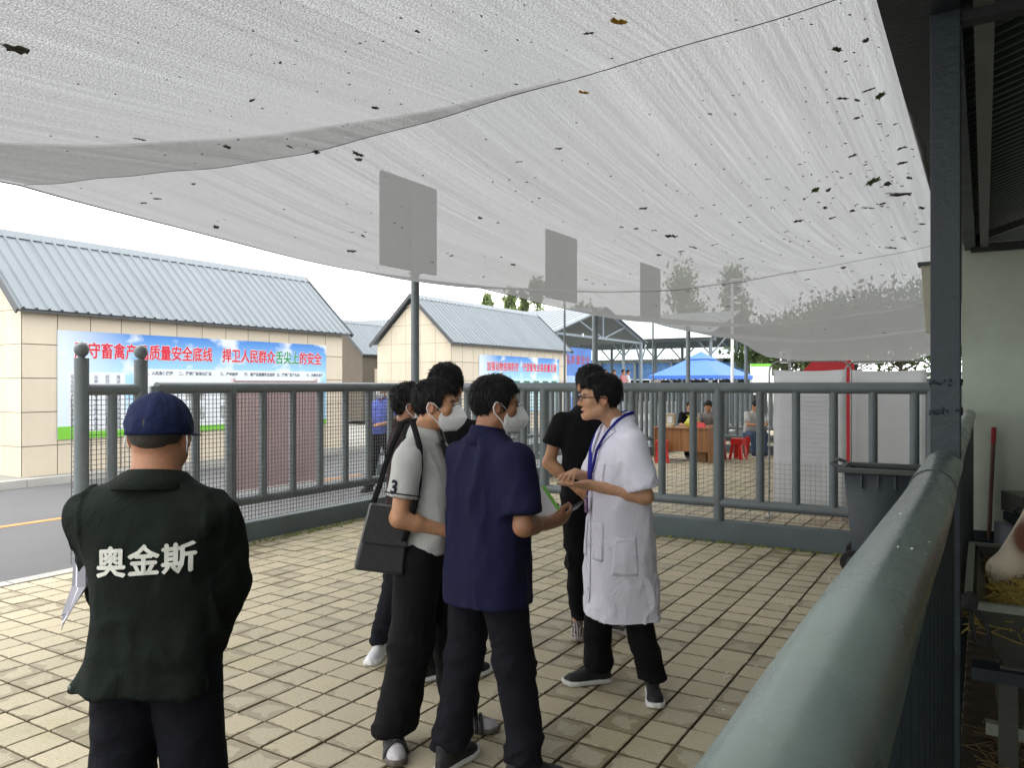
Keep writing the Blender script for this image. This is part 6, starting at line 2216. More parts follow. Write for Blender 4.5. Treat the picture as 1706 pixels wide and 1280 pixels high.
inv = bag.matrix_world.inverted() if False else (Matrix.Translation((*px(640, zbag), 0)) @ Matrix.Rotation(YAW + R(14), 4, 'Z')).inverted()
def bl(x, y, z):
    return inv @ Vector((*px(x, z), hz(y, z)))
M_STRAP = cloth('black_strap', (0.012, 0.012, 0.013), 0.3, 300)
def strap(pts, name='strap', w=0.026):
    m = MB()
    n_ = len(pts)
    vs_ = []
    for i, p in enumerate(pts):
        d_ = (pts[min(i + 1, n_ - 1)] - pts[max(0, i - 1)]).normalized()
        s_ = d_.cross(Vector((0, 1, 0))).normalized() * w / 2
        vs_ += [p - s_, p + s_]
    m.add(vs_, [(2 * i, 2 * i + 1, 2 * i + 3, 2 * i + 2) for i in range(n_ - 1)])
    o = m.obj(name, M_STRAP, bag, smooth=60)
    o.modifiers.new('solid', 'SOLIDIFY').thickness = 0.004
strap([bl(686, 700, 3.50), bl(693, 722, 3.44), bl(699, 745, 3.41), bl(700, 775, 3.395), bl(697, 810, 3.39), bl(690, 845, 3.385), bl(681, 875, 3.385), bl(672, 905, 3.40)])
strap([bl(686, 700, 3.50), bl(672, 703, 3.62), bl(655, 740, 3.68), bl(642, 775, 3.63), bl(632, 810, 3.52), bl(622, 838, 3.44), bl(617, 858, 3.42)])

# --- C: man in navy polo, mask, holding phone and leaflet, back three-quarters to the camera
M_NAVY = cloth('navy_polo', (0.010, 0.0108, 0.036), 0.2, 240, fold=0.006, fscale=6.0)
zc_ = 3.28
J = dict(sh_l=(-0.185, 0.0, 1.352), el_l=(-0.21, 0.06, 1.10), wr_l=(-0.03, 0.27, 1.08), sh_r=(0.19, 0.0, 1.352), el_r=(0.235, -0.005, 1.095), wr_r=(0.165, 0.225, 1.075))
J.update(legs((-0.145, -0.09), (0.165, 0.07), kl=(-0.135, -0.02, 0.48), kr=(0.12, 0.055, 0.48)))
hcfg = {'l': dict(d=(0.55, 0.6, 0.05), n_=(0.3, -0.3, 0.8), side=1, curl=0.5), 'r': dict(d=(0.05, 0.95, 0.1), n_=(-0.75, 0.1, 0.55), side=1, curl=0.55, thumb=0.8)}
PC, MhC = person('man in navy polo and white mask, back three quarters turned, holding a phone', px(812, zc_), 48, 1.675, J, head=(32, -3), skin=SK_C, hair=dict(t=0.0085, top=0.009, seed=9.0, wild=0.003), hand_cfg=hcfg, head_off=(0, 0.05, 0.0))
make_mask(PC, MhC)
T_C = [(0.74, 0, 0.0, 0.195, 0.148), (0.85, 0, 0.0, 0.19, 0.148), (0.95, 0, 0.004, 0.19, 0.148), (1.06, 0, 0.012, 0.188, 0.148), (1.2, 0, 0.006, 0.19, 0.14), (1.31, 0, -0.004, 0.188, 0.118), (1.385, 0, -0.01, 0.165, 0.094), (1.43, 0, -0.006, 0.10, 0.07), (1.455, 0, 0.0, 0.066, 0.062)]
shirt(PC, J, M_NAVY, hem=0.745, sleeve=0.78, torso=T_C, amp=0.010, seed=12.0, srad=0.070, neck=1.45, neck_hole=0.06, stretch=(8, 8, 1.6))
collar(PC, M_NAVY, 0.073, 1.43, 1.502, 0.45, 0.004, 0.9, 0.026)
trousers(PC, J, M_NAVYP, r_=(0.104, 0.083, 0.072), amp=0.007, seed=7.0, pelvis=(0.15, 0.112))
shoe(PC, (-0.145, -0.09, 0), R(14), M_SHOEBK, M_SOLE)
shoe(PC, (0.165, 0.07, 0), R(-40), M_SHOEBK, M_SHOEBK)
Mc = Matrix.Translation((*px(812, zc_), 0)) @ Matrix.Rotation(YAW - R(48), 4, 'Z') @ Matrix.Scale(1.675 / 1.7, 4)
ph = empty('phone', (0, 0, 0), label='dark phone held in the right hand of the man in navy', category='phone')
ph.matrix_world = Mc @ Matrix.Translation((0.135, 0.355, 1.105)) @ Matrix.Rotation(R(-8), 4, 'Z') @ Matrix.Rotation(R(18), 4, 'X') @ Matrix.Rotation(R(-35), 4, 'Y')
MB().box((0, 0, 0), (0.074, 0.155, 0.009)).obj('case', pmat('phone_case', (0.03, 0.03, 0.035), 0.35), ph, bevel=0.003)
MB().box((0, 0, 0.0055), (0.068, 0.147, 0.002)).obj('screen', pmat('phone_screen', (0.012, 0.012, 0.015), 0.08), ph)
lf = empty('leaflet', (0, 0, 0), label='white leaflet with green edge held by the man in navy', category='leaflet')
lf.matrix_world = Mc @ Matrix.Translation((0.10, 0.235, 1.13)) @ Vector((0.62, -0.45, 0.65)).to_track_quat('Z', 'Y').to_matrix().to_4x4() @ Matrix.Rotation(R(25), 4, 'Z')
MB().box((0, 0, 0), (0.13, 0.19, 0.003)).obj('page', pmat('leaflet_paper', (0.72, 0.70, 0.72), 0.6, 0.04), lf)
MB().box((0.057, 0, 0.0025), (0.016, 0.19, 0.002)).obj('green_edge', M_PRINTG, lf)

# --- D: man in white coat, glasses, blue lanyard
M_COAT = cloth('white_coat', (0.79, 0.78, 0.88), 0.2, 260, 0.03, fold=0.014)
zd = 4.2
J = dict(sh_l=(-0.185, 0.0, 1.352), el_l=(-0.225, -0.055, 1.07), wr_l=(-0.10, 0.205, 1.12), sh_r=(0.185, 0.0, 1.352), el_r=(0.25, 0.06, 1.10), wr_r=(0.09, 0.22, 1.16))
J.update(legs((-0.14, -0.135), (0.10, 0.10), kl=(-0.115, -0.04, 0.48), kr=(0.095, 0.075, 0.48)))
hcfg = {'l': dict(d=(0.18, 0.95, 0.02), n_=(0.05, 0.05, 1.0), side=-1, curl=0.05, spread=0.03, thumb=0.3), 'r': dict(d=(-0.55, 0.45, 0.0), n_=(0.0, 0.1, -1), side=-1, curl=0.25, spread=0.08)}
PD, MhD = person('man in long white coat with glasses and blue lanyard, talking with hands together', px(1032, zd), -103, 1.70, J, head=(8, 2), skin=SK_D, hair=dict(t=0.010, top=0.018, seed=14.0, wild=0.004, fringe=0.006), hand_cfg=hcfg, mouth=1.0, head_off=(0, 0.115, -0.012))
T_D = [(0.34, 0, -0.01, 0.235, 0.205), (0.5, 0, -0.008, 0.225, 0.195), (0.7, 0, -0.004, 0.208, 0.178), (0.88, 0, 0.0, 0.20, 0.165), (1.03, 0, 0.004, 0.196, 0.155), (1.18, 0, 0.0, 0.196, 0.148), (1.30, 0, -0.004, 0.20, 0.130), (1.38, 0, -0.01, 0.17, 0.10), (1.43, 0, -0.006, 0.10, 0.075), (1.46, 0, 0.0, 0.07, 0.066)]
def coat_extra(V_):
    return 0.55 + 0.9 * np.clip((0.9 - V_[:, 2]) / 0.4, 0, 1)
coat = shirt(PD, J, M_COAT, hem=0.40, sleeve=0.86, torso=T_D, amp=0.009, seed=21.0, srad=0.075, neck=1.45, neck_hole=0.064, stretch=(6.5, 6.5, 3.6), sleeve_grow=0.02, vneck=0.13, extra=coat_extra, name='coat')
# lapels, placket, pockets
bm = bmesh.new()
bm.from_mesh(coat.data)
coat_bvh = BVHTree.FromBMesh(bm)
bm.free()
def patch(poly, mat, name, nrm=(0, 1, 0), lift=0.006, nn=10, th=0.003):
    'quad patch draped on the coat from direction nrm: poly = 4 (x, z) or (y, z) corners'
    nv_ = Vector(nrm)
    vs_ = []
    for j in range(nn + 1):
        for i in range(nn + 1):
            a_ = Vector(poly[0]).lerp(Vector(poly[1]), i / nn)
            b_ = Vector(poly[3]).lerp(Vector(poly[2]), i / nn)
            q = a_.lerp(b_, j / nn)
            p = Vector((q.x, 0.0, q.y)) if abs(nrm[1]) > 0.5 else Vector((0.0, q.x, q.y))
            hit = coat_bvh.ray_cast(p + nv_ * 0.6, -nv_)
            vs_.append((hit[0] if hit[0] is not None else p) + nv_ * lift)
    o = MB().add(vs_, [(j * (nn + 1) + i, j * (nn + 1) + i + 1, (j + 1) * (nn + 1) + i + 1, (j + 1) * (nn + 1) + i) for j in range(nn) for i in range(nn)]).obj(name, mat, PD, smooth=60)
    o.modifiers.new('solid', 'SOLIDIFY').thickness = th
    return o
patch([(-0.012, 0.39), (0.022, 0.39), (0.022, 1.27), (-0.012, 1.27)], M_COAT, 'front_placket', lift=0.0035, th=0.002)
patch([(-0.135, 0.72), (-0.04, 0.72), (-0.04, 0.92), (-0.135, 0.92)], M_COAT, 'pocket', lift=0.0035, th=0.002)
patch([(-0.125, 1.13), (-0.055, 1.13), (-0.055, 1.235), (-0.125, 1.235)], M_COAT, 'chest_pocket', lift=0.0035, th=0.002)
patch([(0.04, 0.72), (0.135, 0.72), (0.135, 0.92), (0.04, 0.92)], M_COAT, 'pocket', lift=0.0035, th=0.002)
patch([(-0.02, 0.66), (0.11, 0.66), (0.10, 0.86), (-0.01, 0.86)], M_COAT, 'side_pocket', nrm=(-1, 0, 0), lift=0.0035, th=0.002)
patch([(-0.01, 1.275), (-0.055, 1.33), (-0.115, 1.40), (-0.062, 1.43)], M_COAT, 'lapel', lift=0.012, th=0.005)
patch([(0.02, 1.275), (0.055, 1.33), (0.115, 1.40), (0.062, 1.43)], M_COAT, 'lapel', lift=0.012, th=0.005)
collar(PD, M_COAT, 0.074, 1.45, 1.50, 0.55, 0.008, 1.5, 0.028)
for z in (0.55, 0.78, 0.97, 1.15):
    hit = coat_bvh.ray_cast(Vector((0.005, 0.6, z)), Vector((0, -1, 0)))
    if hit[0] is not None:
        b_ = MB().lathe((0, 0, 0), [(0.008, 0), (0.008, 0.003), (0.003, 0.004)], 12).obj('button', M_WHITE, PD)
        b_.matrix_local = Matrix.Translation(hit[0] + Vector((0, 0.009, 0))) @ Matrix.Rotation(R(-90), 4, 'X')
M_BLUEIN = cloth('blue_undershirt', (0.03, 0.035, 0.17))
shirt(PD, J, M_BLUEIN, hem=1.0, sleeve=0.3, torso=[(z, cx, cy_, max(0.03, rx - 0.022), max(0.03, ry - 0.022)) for z, cx, cy_, rx, ry in T_D[3:-1]] + [(1.47, 0, 0.0, 0.062, 0.058)], amp=0.002, seed=2.0, neck=1.45, neck_hole=0.052, vneck=0.05, name='undershirt', hollow=False, srad=0.05)
collar(PD, M_BLUEIN, 0.06, 1.425, 1.468, 0.6, 0.004, 1.2, 0.012, 'undershirt_collar')
M_LANY = cloth('blue_lanyard', (0.035, 0.035, 0.30), 0.1, 300)
def coat_pt(x, z, lift=0.016):
    hit = coat_bvh.ray_cast(Vector((x, 0.6, z)), Vector((0, -1, 0)))
    y = hit[0].y if hit[0] is not None else 0.1
    return Vector((x, y + lift, z))
for s in (-1, 1):
    pts = [Vector((s * 0.055, -0.06, 1.498)), Vector((s * 0.08, -0.01, 1.488)), Vector((s * 0.088, 0.045, 1.455))] + [coat_pt(s * x, z, 0.018) for x, z in ((0.08, 1.41), (0.065, 1.36), (0.047, 1.30), (0.03, 1.23), (0.014, 1.17), (0.004, 1.13))]
    m = MB()
    vs_ = []
    for i, p in enumerate(pts):
        vs_ += [p + Vector((-0.010, -0.008 * s, 0.008)), p + Vector((0.010, 0.008 * s, -0.008))]
    m.add(vs_, [(2 * i, 2 * i + 1, 2 * i + 3, 2 * i + 2) for i in range(len(pts) - 1)])
    m.obj('lanyard', M_LANY, PD, smooth=60).modifiers.new('solid', 'SOLIDIFY').thickness = 0.003
bp_ = coat_pt(0.0, 1.0, 0.03)
bdg = MB().box(bp_, (0.055, 0.006, 0.085)).obj('badge', pmat('badge_purple', (0.10, 0.04, 0.16), 0.3), PD, bevel=0.002)
MB().box(bp_ + Vector((0, 0.005, 0.012)), (0.03, 0.002, 0.03)).obj('badge_photo', pmat('badge_print', (0.4, 0.25, 0.3), 0.4, 0.4, 60), bdg)
MB().tube([coat_pt(0.004, 1.13, 0.018), coat_pt(0.0, 1.05, 0.026)], 0.004, 6).obj('badge_clip', M_LANY, PD)
trousers(PD, J, M_BLACKP, r_=(0.098, 0.082, 0.070), amp=0.007, seed=9.0)
shoe(PD, (-0.14, -0.135, 0), R(72), M_SHOEBK, M_SOLE)
shoe(PD, (0.10, 0.10, 0), R(-2), M_SHOEBK, M_SOLE)
# glasses
gl = empty('glasses', (0, 0, 0))
gl.parent = PD
gl.matrix_local = MhD
M_GFR = pmat('dark_red_frame', (0.05, 0.015, 0.015), 0.3)
for s in (-1, 1):
    pts = [(s * 0.033 + 0.024 * math.cos(a_), 0.108 - 0.10 * (0.024 * math.cos(a_) * s), 0.0 + 0.016 * math.sin(a_)) for a_ in np.linspace(0, 2 * math.pi, 21)]
    MB().tube(pts, 0.0017, 5).obj('lens_rim', M_GFR, gl)
    top_ = [(s * 0.033 + 0.024 * math.cos(a_), 0.109 - 0.10 * (0.024 * math.cos(a_) * s), 0.001 + 0.016 * math.sin(a_)) for a_ in np.linspace(0.1, math.pi - 0.1, 13)]
    MB().tube(top_, 0.003, 6).obj('brow_rim', M_GFR, gl)
    MB().tube([(s * 0.057, 0.104, 0.004), (s * 0.072, 0.085, 0.005), (s * 0.083, 0.02, 0.008), (s * 0.086, -0.02, 0.002)], 0.003, 6).obj('temple', M_GFR, gl)
MB().tube([(-0.01, 0.109, 0.003), (0, 0.112, 0.006), (0.01, 0.109, 0.003)], 0.0018, 6).obj('bridge', M_GFR, gl)

# --- E: man in black T-shirt behind, facing the camera
M_BLKT = cloth('black_tshirt', (0.007, 0.007, 0.008), 0.2, 240)
ze = 5.12
J = dict(sh_l=(-0.19, 0.0, 1.352), el_l=(-0.235, -0.02, 1.08), wr_l=(-0.09, 0.19, 1.03), sh_r=(0.195, 0.0, 1.35), el_r=(0.265, -0.02, 1.09), wr_r=(0.09, 0.13, 0.93))
J.update(legs((-0.19, 0.0), (0.085, 0.0)))
hcfg = {'l': dict(d=(0.8, 0.4, -0.2), n_=(0, -1, 0), side=1), 'r': dict(d=(-0.8, 0.4, -0.2), n_=(0, -1, 0), side=-1)}
PE, MhE = person('man in black T-shirt and patterned trainers standing behind the white coat', px(984, ze), 176, 1.76, J, head=(-14, 6), skin=SK_B, hair=dict(t=0.010, top=0.012, seed=19.0), hand_cfg=hcfg, head_off=(0, 0.03, 0), res=0.0055)
T_E = [(z, cx, cy_, rx + 0.014, ry + 0.008) for z, cx, cy_, rx, ry in TORSO_M]
shirt(PE, J, M_BLKT, hem=0.86, sleeve=0.55, torso=T_E, amp=0.007, seed=17.0, neck=1.45, srad=0.076, neck_hole=0.062)
trousers(PE, J, M_BLACKP, r_=(0.108, 0.078, 0.052), amp=0.008, seed=15.0, an=0.075)
def zebra_mat():
    m = bpy.data.materials.new('zebra_knit')
    m.use_nodes = True
    N, L = nodes_of(m)
    b = N['Principled BSDF']
    b.inputs['Roughness'].default_value = 0.8
    tc = N.new('ShaderNodeTexCoord')
    wv = N.new('ShaderNodeTexWave')
    wv.inputs['Scale'].default_value = 18
    wv.inputs['Distortion'].default_value = 7
    wv.inputs['Detail'].default_value = 2
    L.new(tc.outputs['Object'], wv.inputs['Vector'])
    r_ = N.new('ShaderNodeValToRGB')
    r_.color_ramp.elements[0].position = 0.4
    r_.color_ramp.elements[0].color = (0.045, 0.04, 0.038, 1)
    r_.color_ramp.elements[1].position = 0.6
    r_.color_ramp.elements[1].color = (0.33, 0.29, 0.27, 1)
    L.new(wv.outputs['Fac'], r_.inputs[0])
    L.new(r_.outputs[0], b.inputs['Base Color'])
    return m
M_ZEB = zebra_mat()
M_ZSOLE = pmat('tan_grey_sole', (0.33, 0.28, 0.25), 0.6, 0.1, 20)
shoe(PE, (0.085, 0.0, 0), R(-6), M_ZEB, M_ZSOLE, name='trainer')
shoe(PE, (-0.19, 0.0, 0), R(42), M_ZEB, M_ZSOLE, name='trainer')

# --- F: man half hidden behind the pale polo, white trainers
M_DKSHIRT = cloth('dark_brown_shirt', (0.03, 0.02, 0.02))
zf = 4.75
J = dict(sh_l=(-0.18, 0.0, 1.352), el_l=(-0.215, 0.0, 1.08), wr_l=(-0.10, 0.2, 1.03), sh_r=(0.18, 0.0, 1.352), el_r=(0.21, 0.0, 1.08), wr_r=(0.1, 0.2, 1.03))
J.update(legs((0.14, 0.2), (0.06, -0.16)))
PF, MhF = person('dark haired man in white trainers half hidden behind the pale polo', px(676, zf), 84, 1.63, J, head=(0, 0), skin=SK_C, hair=dict(t=0.015, top=0.018, seed=23.0, wild=0.006), hand_cfg={'l': dict(d=(0.6, 0.6, -0.2), n_=(0, -1, 0), side=-1), 'r': dict(d=(-0.6, 0.6, -0.2), n_=(0, -1, 0), side=1)}, head_off=(0, 0.03, 0), res=0.0055)
make_mask(PF, MhF)
shirt(PF, J, M_DKSHIRT, hem=0.88, sleeve=0.62, amp=0.006, seed=27.0, res=0.01)
collar(PF, M_DKSHIRT, 0.066, 1.45, 1.495)
trousers(PF, J, M_NAVYP, r_=(0.10, 0.08, 0.062), amp=0.007, seed=25.0, res=0.01)
M_WSHOE = pmat('white_shoe', (0.66, 0.66, 0.67), 0.5, 0.06, 20, 0.1, 100)
shoe(PF, (0.06, -0.16, 0), R(-108), M_WSHOE, M_SOLE, name='trainer')
shoe(PF, (0.14, 0.2, 0), R(-150), M_WSHOE, M_SOLE, name='trainer')

# --- G: tall man in black behind the pale polo
zg = 4.35
J = dict(sh_l=(-0.18, 0.0, 1.352), el_l=(-0.215, 0.0, 1.08), wr_l=(-0.10, 0.2, 1.03), sh_r=(0.18, 0.0, 1.352), el_r=(0.21, 0.0, 1.08), wr_r=(0.1, 0.2, 1.03))
J.update(legs((-0.09, -0.06), (0.11, 0.0)))
PG, MhG = person('tall man in black mostly hidden behind the pale polo and navy men', px(742, zg), 15, 1.745, J, head=(0, 0), skin=SK_B, hair=dict(t=0.013, top=0.014, seed=33.0), hand_cfg={'l': dict(d=(0.6, 0.6, -0.2), n_=(0, -1, 0), side=-1), 'r': dict(d=(-0.6, 0.6, -0.2), n_=(0, -1, 0), side=1)}, head_off=(0, 0.02, 0), res=0.0055)
shirt(PG, J, M_BLKT, hem=0.88, sleeve=1.9, amp=0.006, seed=37.0, res=0.01, grow=0.01)
collar(PG, M_BLKT, 0.066, 1.45, 1.495)
trousers(PG, J, M_BLACKP, amp=0.007, seed=35.0, res=0.01)
shoe(PG, (-0.09, -0.06, 0), R(-40), M_SHOEBK, M_SOLE)
shoe(PG, (0.11, 0.0, 0), R(-30), M_SHOEBK, M_SOLE)

# --- H: man in blue uniform shirt walking outside the fence
M_UNI = cloth('blue_uniform', (0.10, 0.13, 0.42))
zh = 12.0
J = dict(sh_l=(-0.185, 0.0, 1.352), el_l=(-0.225, -0.04, 1.10), wr_l=(-0.14, 0.17, 1.06), sh_r=(0.185, 0.0, 1.352), el_r=(0.23, 0.0, 1.09), wr_r=(0.10, 0.2, 1.08))
J.update(legs((-0.1, -0.2), (0.1, 0.2)))
PH, MhH = person('man in blue uniform shirt and mask walking outside the mesh fence', px(637, zh), -150, 1.66, J, head=(0, 0), skin=SK_B, hair=dict(t=0.009, top=0.006, seed=43.0), hand_cfg={'l': dict(d=(0.3, 0.7, 0), n_=(0.5, 0, -1), side=-1), 'r': dict(d=(-0.6, 0.6, 0), n_=(0, -1, 0), side=1)}, res=0.009)
make_mask(PH, MhH)
shirt(PH, J, M_UNI, hem=0.90, sleeve=0.66, amp=0.006, seed=47.0, res=0.014)
collar(PH, M_UNI, 0.066, 1.45, 1.495)
trousers(PH, J, M_NAVYP, amp=0.007, seed=45.0, res=0.014)
shoe(PH, (-0.1, -0.2, 0), 0, M_SHOEBK, M_SHOEBK, res=0.009)
shoe(PH, (0.1, 0.2, 0), 0, M_SHOEBK, M_SHOEBK, res=0.009)

# --- seated people at the desk
def seated(label, xz, psi, mat, pmat_, lean=0.0, hc_=(0, 30), H=1.68, skin=SK_B, seed=1.0, arm='desk'):
    dz = -0.40
    J = dict(hip_l=(-0.09, 0, 0.50), hip_r=(0.09, 0, 0.50), kn_l=(-0.14, 0.42, 0.50), kn_r=(0.14, 0.42, 0.50), an_l=(-0.13, 0.40, 0.09), an_r=(0.13, 0.44, 0.09))
    L2 = 0.12 + lean
    J.update(sh_l=(-0.185, L2, 0.97), sh_r=(0.185, L2, 0.97), el_l=(-0.23, L2 + 0.14, 0.74), el_r=(0.23, L2 + 0.14, 0.74), wr_l=(-0.06, L2 + 0.34, 0.74), wr_r=(0.06, L2 + 0.34, 0.74))
    tor = [(0.46, 0, 0.0, 0.16, 0.12), (0.6, 0, 0.02 + lean * .25, 0.172, 0.13), (0.8, 0, 0.06 + lean * .6, 0.178, 0.128), (0.92, 0, 0.09 + lean * .85, 0.18, 0.115), (0.99, 0, 0.10 + lean, 0.15, 0.09), (1.04, 0, 0.11 + lean, 0.075, 0.065)]
    root = empty('person', (*xz, 0), YAW - R(psi), label=label, category='person')
    root.scale = (H / 1.7,) * 3
    hcv = Vector((0, L2 + 0.07, 1.17))
    Mh3 = Matrix.Rotation(-R(hc_[0]), 3, 'Z') @ Matrix.Rotation(-R(hc_[1]), 3, 'X')
    Mnp = np.array(Mh3, np.float32)
    hcn = np.array(hcv, np.float32)
    def body(P):
        Q_ = (P - hcn) @ Mnp
        d = head_sdf(Q_, True)
        d = smin(d, rcone(P, (0, L2 - 0.01, 1.0), hcn + Mnp @ V3(0, -0.02, -0.05), 0.056, 0.052), 0.025)
        d = smin(d, loft(P, [(z, a_, b_, c_ - .02, e_ - .02) for z, a_, b_, c_, e_ in tor]), 0.03)
        for sd, sg in (('l', -1), ('r', 1)):
            d = smin(d, smin(rcone(P, J['sh_' + sd], J['el_' + sd], 0.045, 0.038), rcone(P, J['el_' + sd], J['wr_' + sd], 0.038, 0.027), 0.02), 0.02)
            d = smin(d, hand_parts(P, J['wr_' + sd], (-sg * 0.3, 0.8, 0.05), (0, 0, -1), sg, 0.3), 0.012)
            d = smin(d, smin(rcone(P, J['hip_' + sd], J['kn_' + sd], 0.06, 0.045), rcone(P, J['kn_' + sd], J['an_' + sd], 0.045, 0.033), 0.03), 0.03)
        return d
    V, Q_ = polygonize(body, (-0.42, -0.25, 0.02), (0.42, 0.8, 1.36), 0.009)
    o = to_obj('body', V, Q_, skin, root)
    tint(o, np.ones((len(V), 3), np.float32))
    V, Q_ = polygonize(lambda P: hair_sdf(P, seed=seed), (-0.13, -0.17, -0.14), (0.13, 0.15, 0.17), 0.008, 0)
    o = to_obj('hair', V, Q_, M_HAIR, root)
    o.matrix_local = Matrix.Translation(hcv) @ Mh3.to_4x4()
    def sh(P):
        d = loft(P, tor, 2.4)
        for sd in ('l', 'r'):
            d = smin(d, rcone(P, J['sh_' + sd], np.array(J['sh_' + sd]) * 0.35 + np.array(J['el_' + sd]) * 0.65, 0.066, 0.07), 0.035)
        return d
    V, Q_ = polygonize(sh, (-0.36, -0.2, 0.42), (0.36, 0.5, 1.08), 0.012)
    V = wrinkle(V, normals(V, Q_), 0.006, (8, 8, 5), seed)
    to_obj('shirt', V, Q_, mat, root)
    def tr_(P):
        d = loft(P, [(0.42, 0, 0, 0.16, 0.13), (0.6, 0, 0, 0.155, 0.12)])
        for sd in ('l', 'r'):
            d = smin(d, smin(rcone(P, J['hip_' + sd], J['kn_' + sd], 0.092, 0.075), rcone(P, J['kn_' + sd], J['an_' + sd], 0.075, 0.062), 0.03), 0.03)
        return d
    V, Q_ = polygonize(tr_, (-0.3, -0.2, 0.06), (0.3, 0.62, 0.64), 0.012)
    to_obj('trousers', V, Q_, pmat_, root)
    for sd in ('l', 'r'):
        shoe(root, (J['an_' + sd][0], J['an_' + sd][1], 0), 0, M_SHOEBK, M_SOLE, res=0.01)
    return root
M_GREYT = cloth('grey_tshirt', (0.26, 0.24, 0.23))
M_PALET = cloth('pale_striped_shirt', (0.48, 0.48, 0.46))
M_JEANS = cloth('blue_jeans', (0.06, 0.09, 0.15))
seated('man in grey T-shirt seated at the right end of the wooden desk, head bowed', px(1180, 17.35), 195, M_GREYT, M_BLACKP, 0.05, (10, 25), seed=51.0)
seated('man in pale shirt and jeans seated apart, right of the desk, head bowed', px(1250, 17.9), 170, M_PALET, M_JEANS, 0.08, (-10, 40), seed=57.0)
seated('person in black seated behind the desk beside the yellow bag', px(1147, 17.5), 180, M_BLKT, M_BLACKP, 0.0, (0, 20), seed=61.0)

# --- small far people on the platform under the pavilions
M_WSH = cloth('white_shirt', (0.62, 0.62, 0.62))
M_PINK = cloth('pink_shirt', (0.5, 0.22, 0.22))
for (x, z, mt, lab, base) in ((1008, 38.0, M_WSH, 'far person in white shirt at the left end of the platform', 0.7), (1023, 38.6, M_WSH, 'far person in white shirt in the middle of the platform', 0.7), (1038, 38.2, M_PINK, 'far person in pink top on the platform', 0.7), (1046, 38.9, M_WSH, 'far person in white at the right end of the platform', 0.7), (1093, 39.5, M_GREYT, 'far person in beige left of the blue gazebo', 0.62)):
    J = dict(sh_l=(-0.18, 0.0, 1.352), el_l=(-0.215, 0.0, 1.08), wr_l=(-0.16, 0.15, 0.92), sh_r=(0.18, 0.0, 1.352), el_r=(0.21, 0.0, 1.08), wr_r=(0.16, 0.15, 0.92))
    J.update(legs((-0.1, 0), (0.1, 0)))
    p_, mh_ = person(lab, px(x, z), 150 + rnd.uniform(-60, 60), 1.65, J, hair=dict(seed=x), res=0.018, eyes=False, group='people far off under the pavilions')
    p_.location.z = base
    shirt(p_, J, mt, hem=0.9, sleeve=0.6, res=0.022, amp=0.004)
    trousers(p_, J, M_BLACKP, res=0.022, amp=0.003)

# ---------------------------------------------------------------- cow feeding at the trough
M_COWW = pmat('cow_hide', (0.62, 0.55, 0.42), 0.8, 0.1, 8, 0.3, 120, sheen=0.2)
def cow_mat():
    m = M_COWW
    N, L = nodes_of(m)
    b = N['Principled BSDF']
    at = N.new('ShaderNodeAttribute')
    at.attribute_name = 'tint'
    mx = N.new('ShaderNodeMixRGB')
    mx.blend_type = 'MULTIPLY'
    mx.inputs[0].default_value = 1
    old = b.inputs['Base Color'].links[0].from_socket
    L.new(old, mx.inputs[1])
    L.new(at.outputs['Color'], mx.inputs[2])
    L.new(mx.outputs[0], b.inputs['Base Color'])
cow_mat()
cow = empty('cow', (0.05, 4.47, 0.02), 0.0, label='white faced brown cow feeding from the trough at the right edge', category='cow')
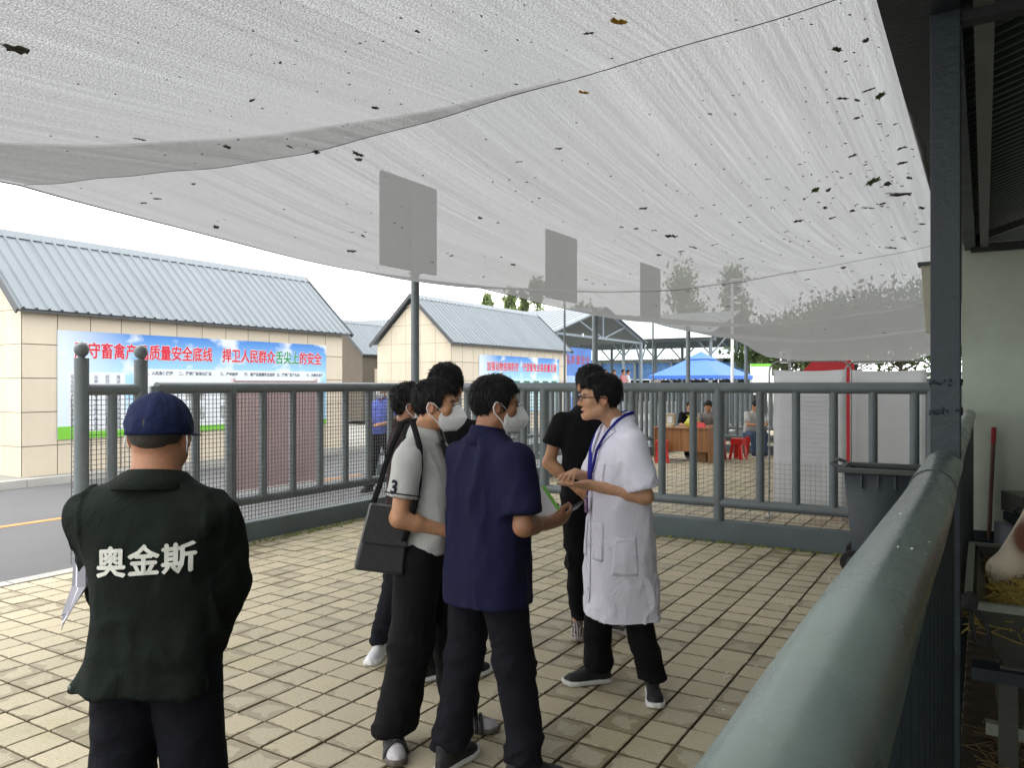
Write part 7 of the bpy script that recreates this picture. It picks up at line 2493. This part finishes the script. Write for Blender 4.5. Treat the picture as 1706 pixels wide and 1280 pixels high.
# local: muzzle toward -x
def cow_sdf(P):
    X = P.copy()
    yy = np.abs(X[:, 1])
    X2 = X.copy()
    X2[:, 1] = yy
    d = ell(X, (0.03, 0, 0.72), (0.078, 0.072, 0.062))                      # muzzle
    d = smin(d, rcone(X, (0.055, 0, 0.75), (0.19, 0, 0.97), 0.068, 0.092), 0.045)
    d = smin(d, ell(X, (0.24, 0, 1.03), (0.105, 0.115, 0.125)), 0.05)         # forehead
    d = smin(d, ell(X2, (0.22, 0.068, 0.90), (0.075, 0.04, 0.09)), 0.04)      # cheek
    d = smin(d, ell(X2, (0.145, 0.082, 0.985), (0.032, 0.024, 0.03)), 0.02)   # brow
    d = smin(d, ell(X, (0.02, 0, 0.665), (0.06, 0.05, 0.03)), 0.015)          # lower lip
    d = smax(d, -ell(X2, (-0.036, 0.036, 0.735), (0.018, 0.012, 0.015)), 0.01)  # nostrils
    d = smin(d, rcone(X2, (0.30, 0.10, 1.07), (0.33, 0.27, 1.04), 0.03, 0.022), 0.02)   # ears
    d = smin(d, rcone(X, (0.33, 0, 1.02), (0.95, 0, 1.12), 0.13, 0.2), 0.08)  # neck
    d = smin(d, rcone(X, (1.0, 0, 1.02), (2.1, 0, 1.04), 0.33, 0.34), 0.12)   # trunk
    for (x, y) in ((1.0, 0.17), (2.2, 0.18)):
        d = smin(d, rcone(X2, (x, y, 0.85), (x - 0.02, y, 0.42), 0.11, 0.055), 0.06)
        d = smin(d, rcone(X2, (x - 0.02, y, 0.42), (x + 0.01, y, 0.06), 0.05, 0.045), 0.03)
    d = smin(d, rcone(X, (2.42, 0, 1.2), (2.5, 0, 0.5), 0.03, 0.035), 0.04)
    return d
V, Q = polygonize(cow_sdf, (-0.2, -0.5, 0.0), (2.7, 0.5, 1.5), 0.012)
o = to_obj('body', V, Q, M_COWW, cow)
n_ = fbm(V.astype(np.float32) * 3.0, 3)
brown = np.clip((V[:, 0] - 0.36 + 0.1 * n_) / 0.03, 0, 1)
brown = np.maximum(brown, np.exp(-(((V[:, 0] - 0.13) / 0.055) ** 2 + ((V[:, 2] - 0.90) / 0.07) ** 2)) * (np.abs(V[:, 1]) > 0.03) * 2.6).clip(0, 1)
pinkn = np.clip((-0.035 - V[:, 0]) / 0.02, 0, 1) * (V[:, 0] < 0.0)
c = np.ones((len(V), 3)) * (1 - brown[:, None]) + brown[:, None] * np.array([0.22, 0.085, 0.05])
c = c * (1 - pinkn[:, None]) + pinkn[:, None] * c * np.array([1.0, 0.78, 0.72])
tint(o, c)
for s in (-1, 1):
    MB().lathe((0.135, s * 0.103, 0.955), [(0.005, -0.012), (0.014, -0.006), (0.016, 0), (0.014, 0.006), (0.005, 0.012)], 12).obj('eye', M_EYED, cow)
    MB().tube([(0.31, s * 0.09, 1.12), (0.30, s * 0.15, 1.17), (0.27, s * 0.18, 1.23)], [0.022, 0.018, 0.006], 10).obj('horn', pmat('horn', (0.35, 0.3, 0.22), 0.5), cow)
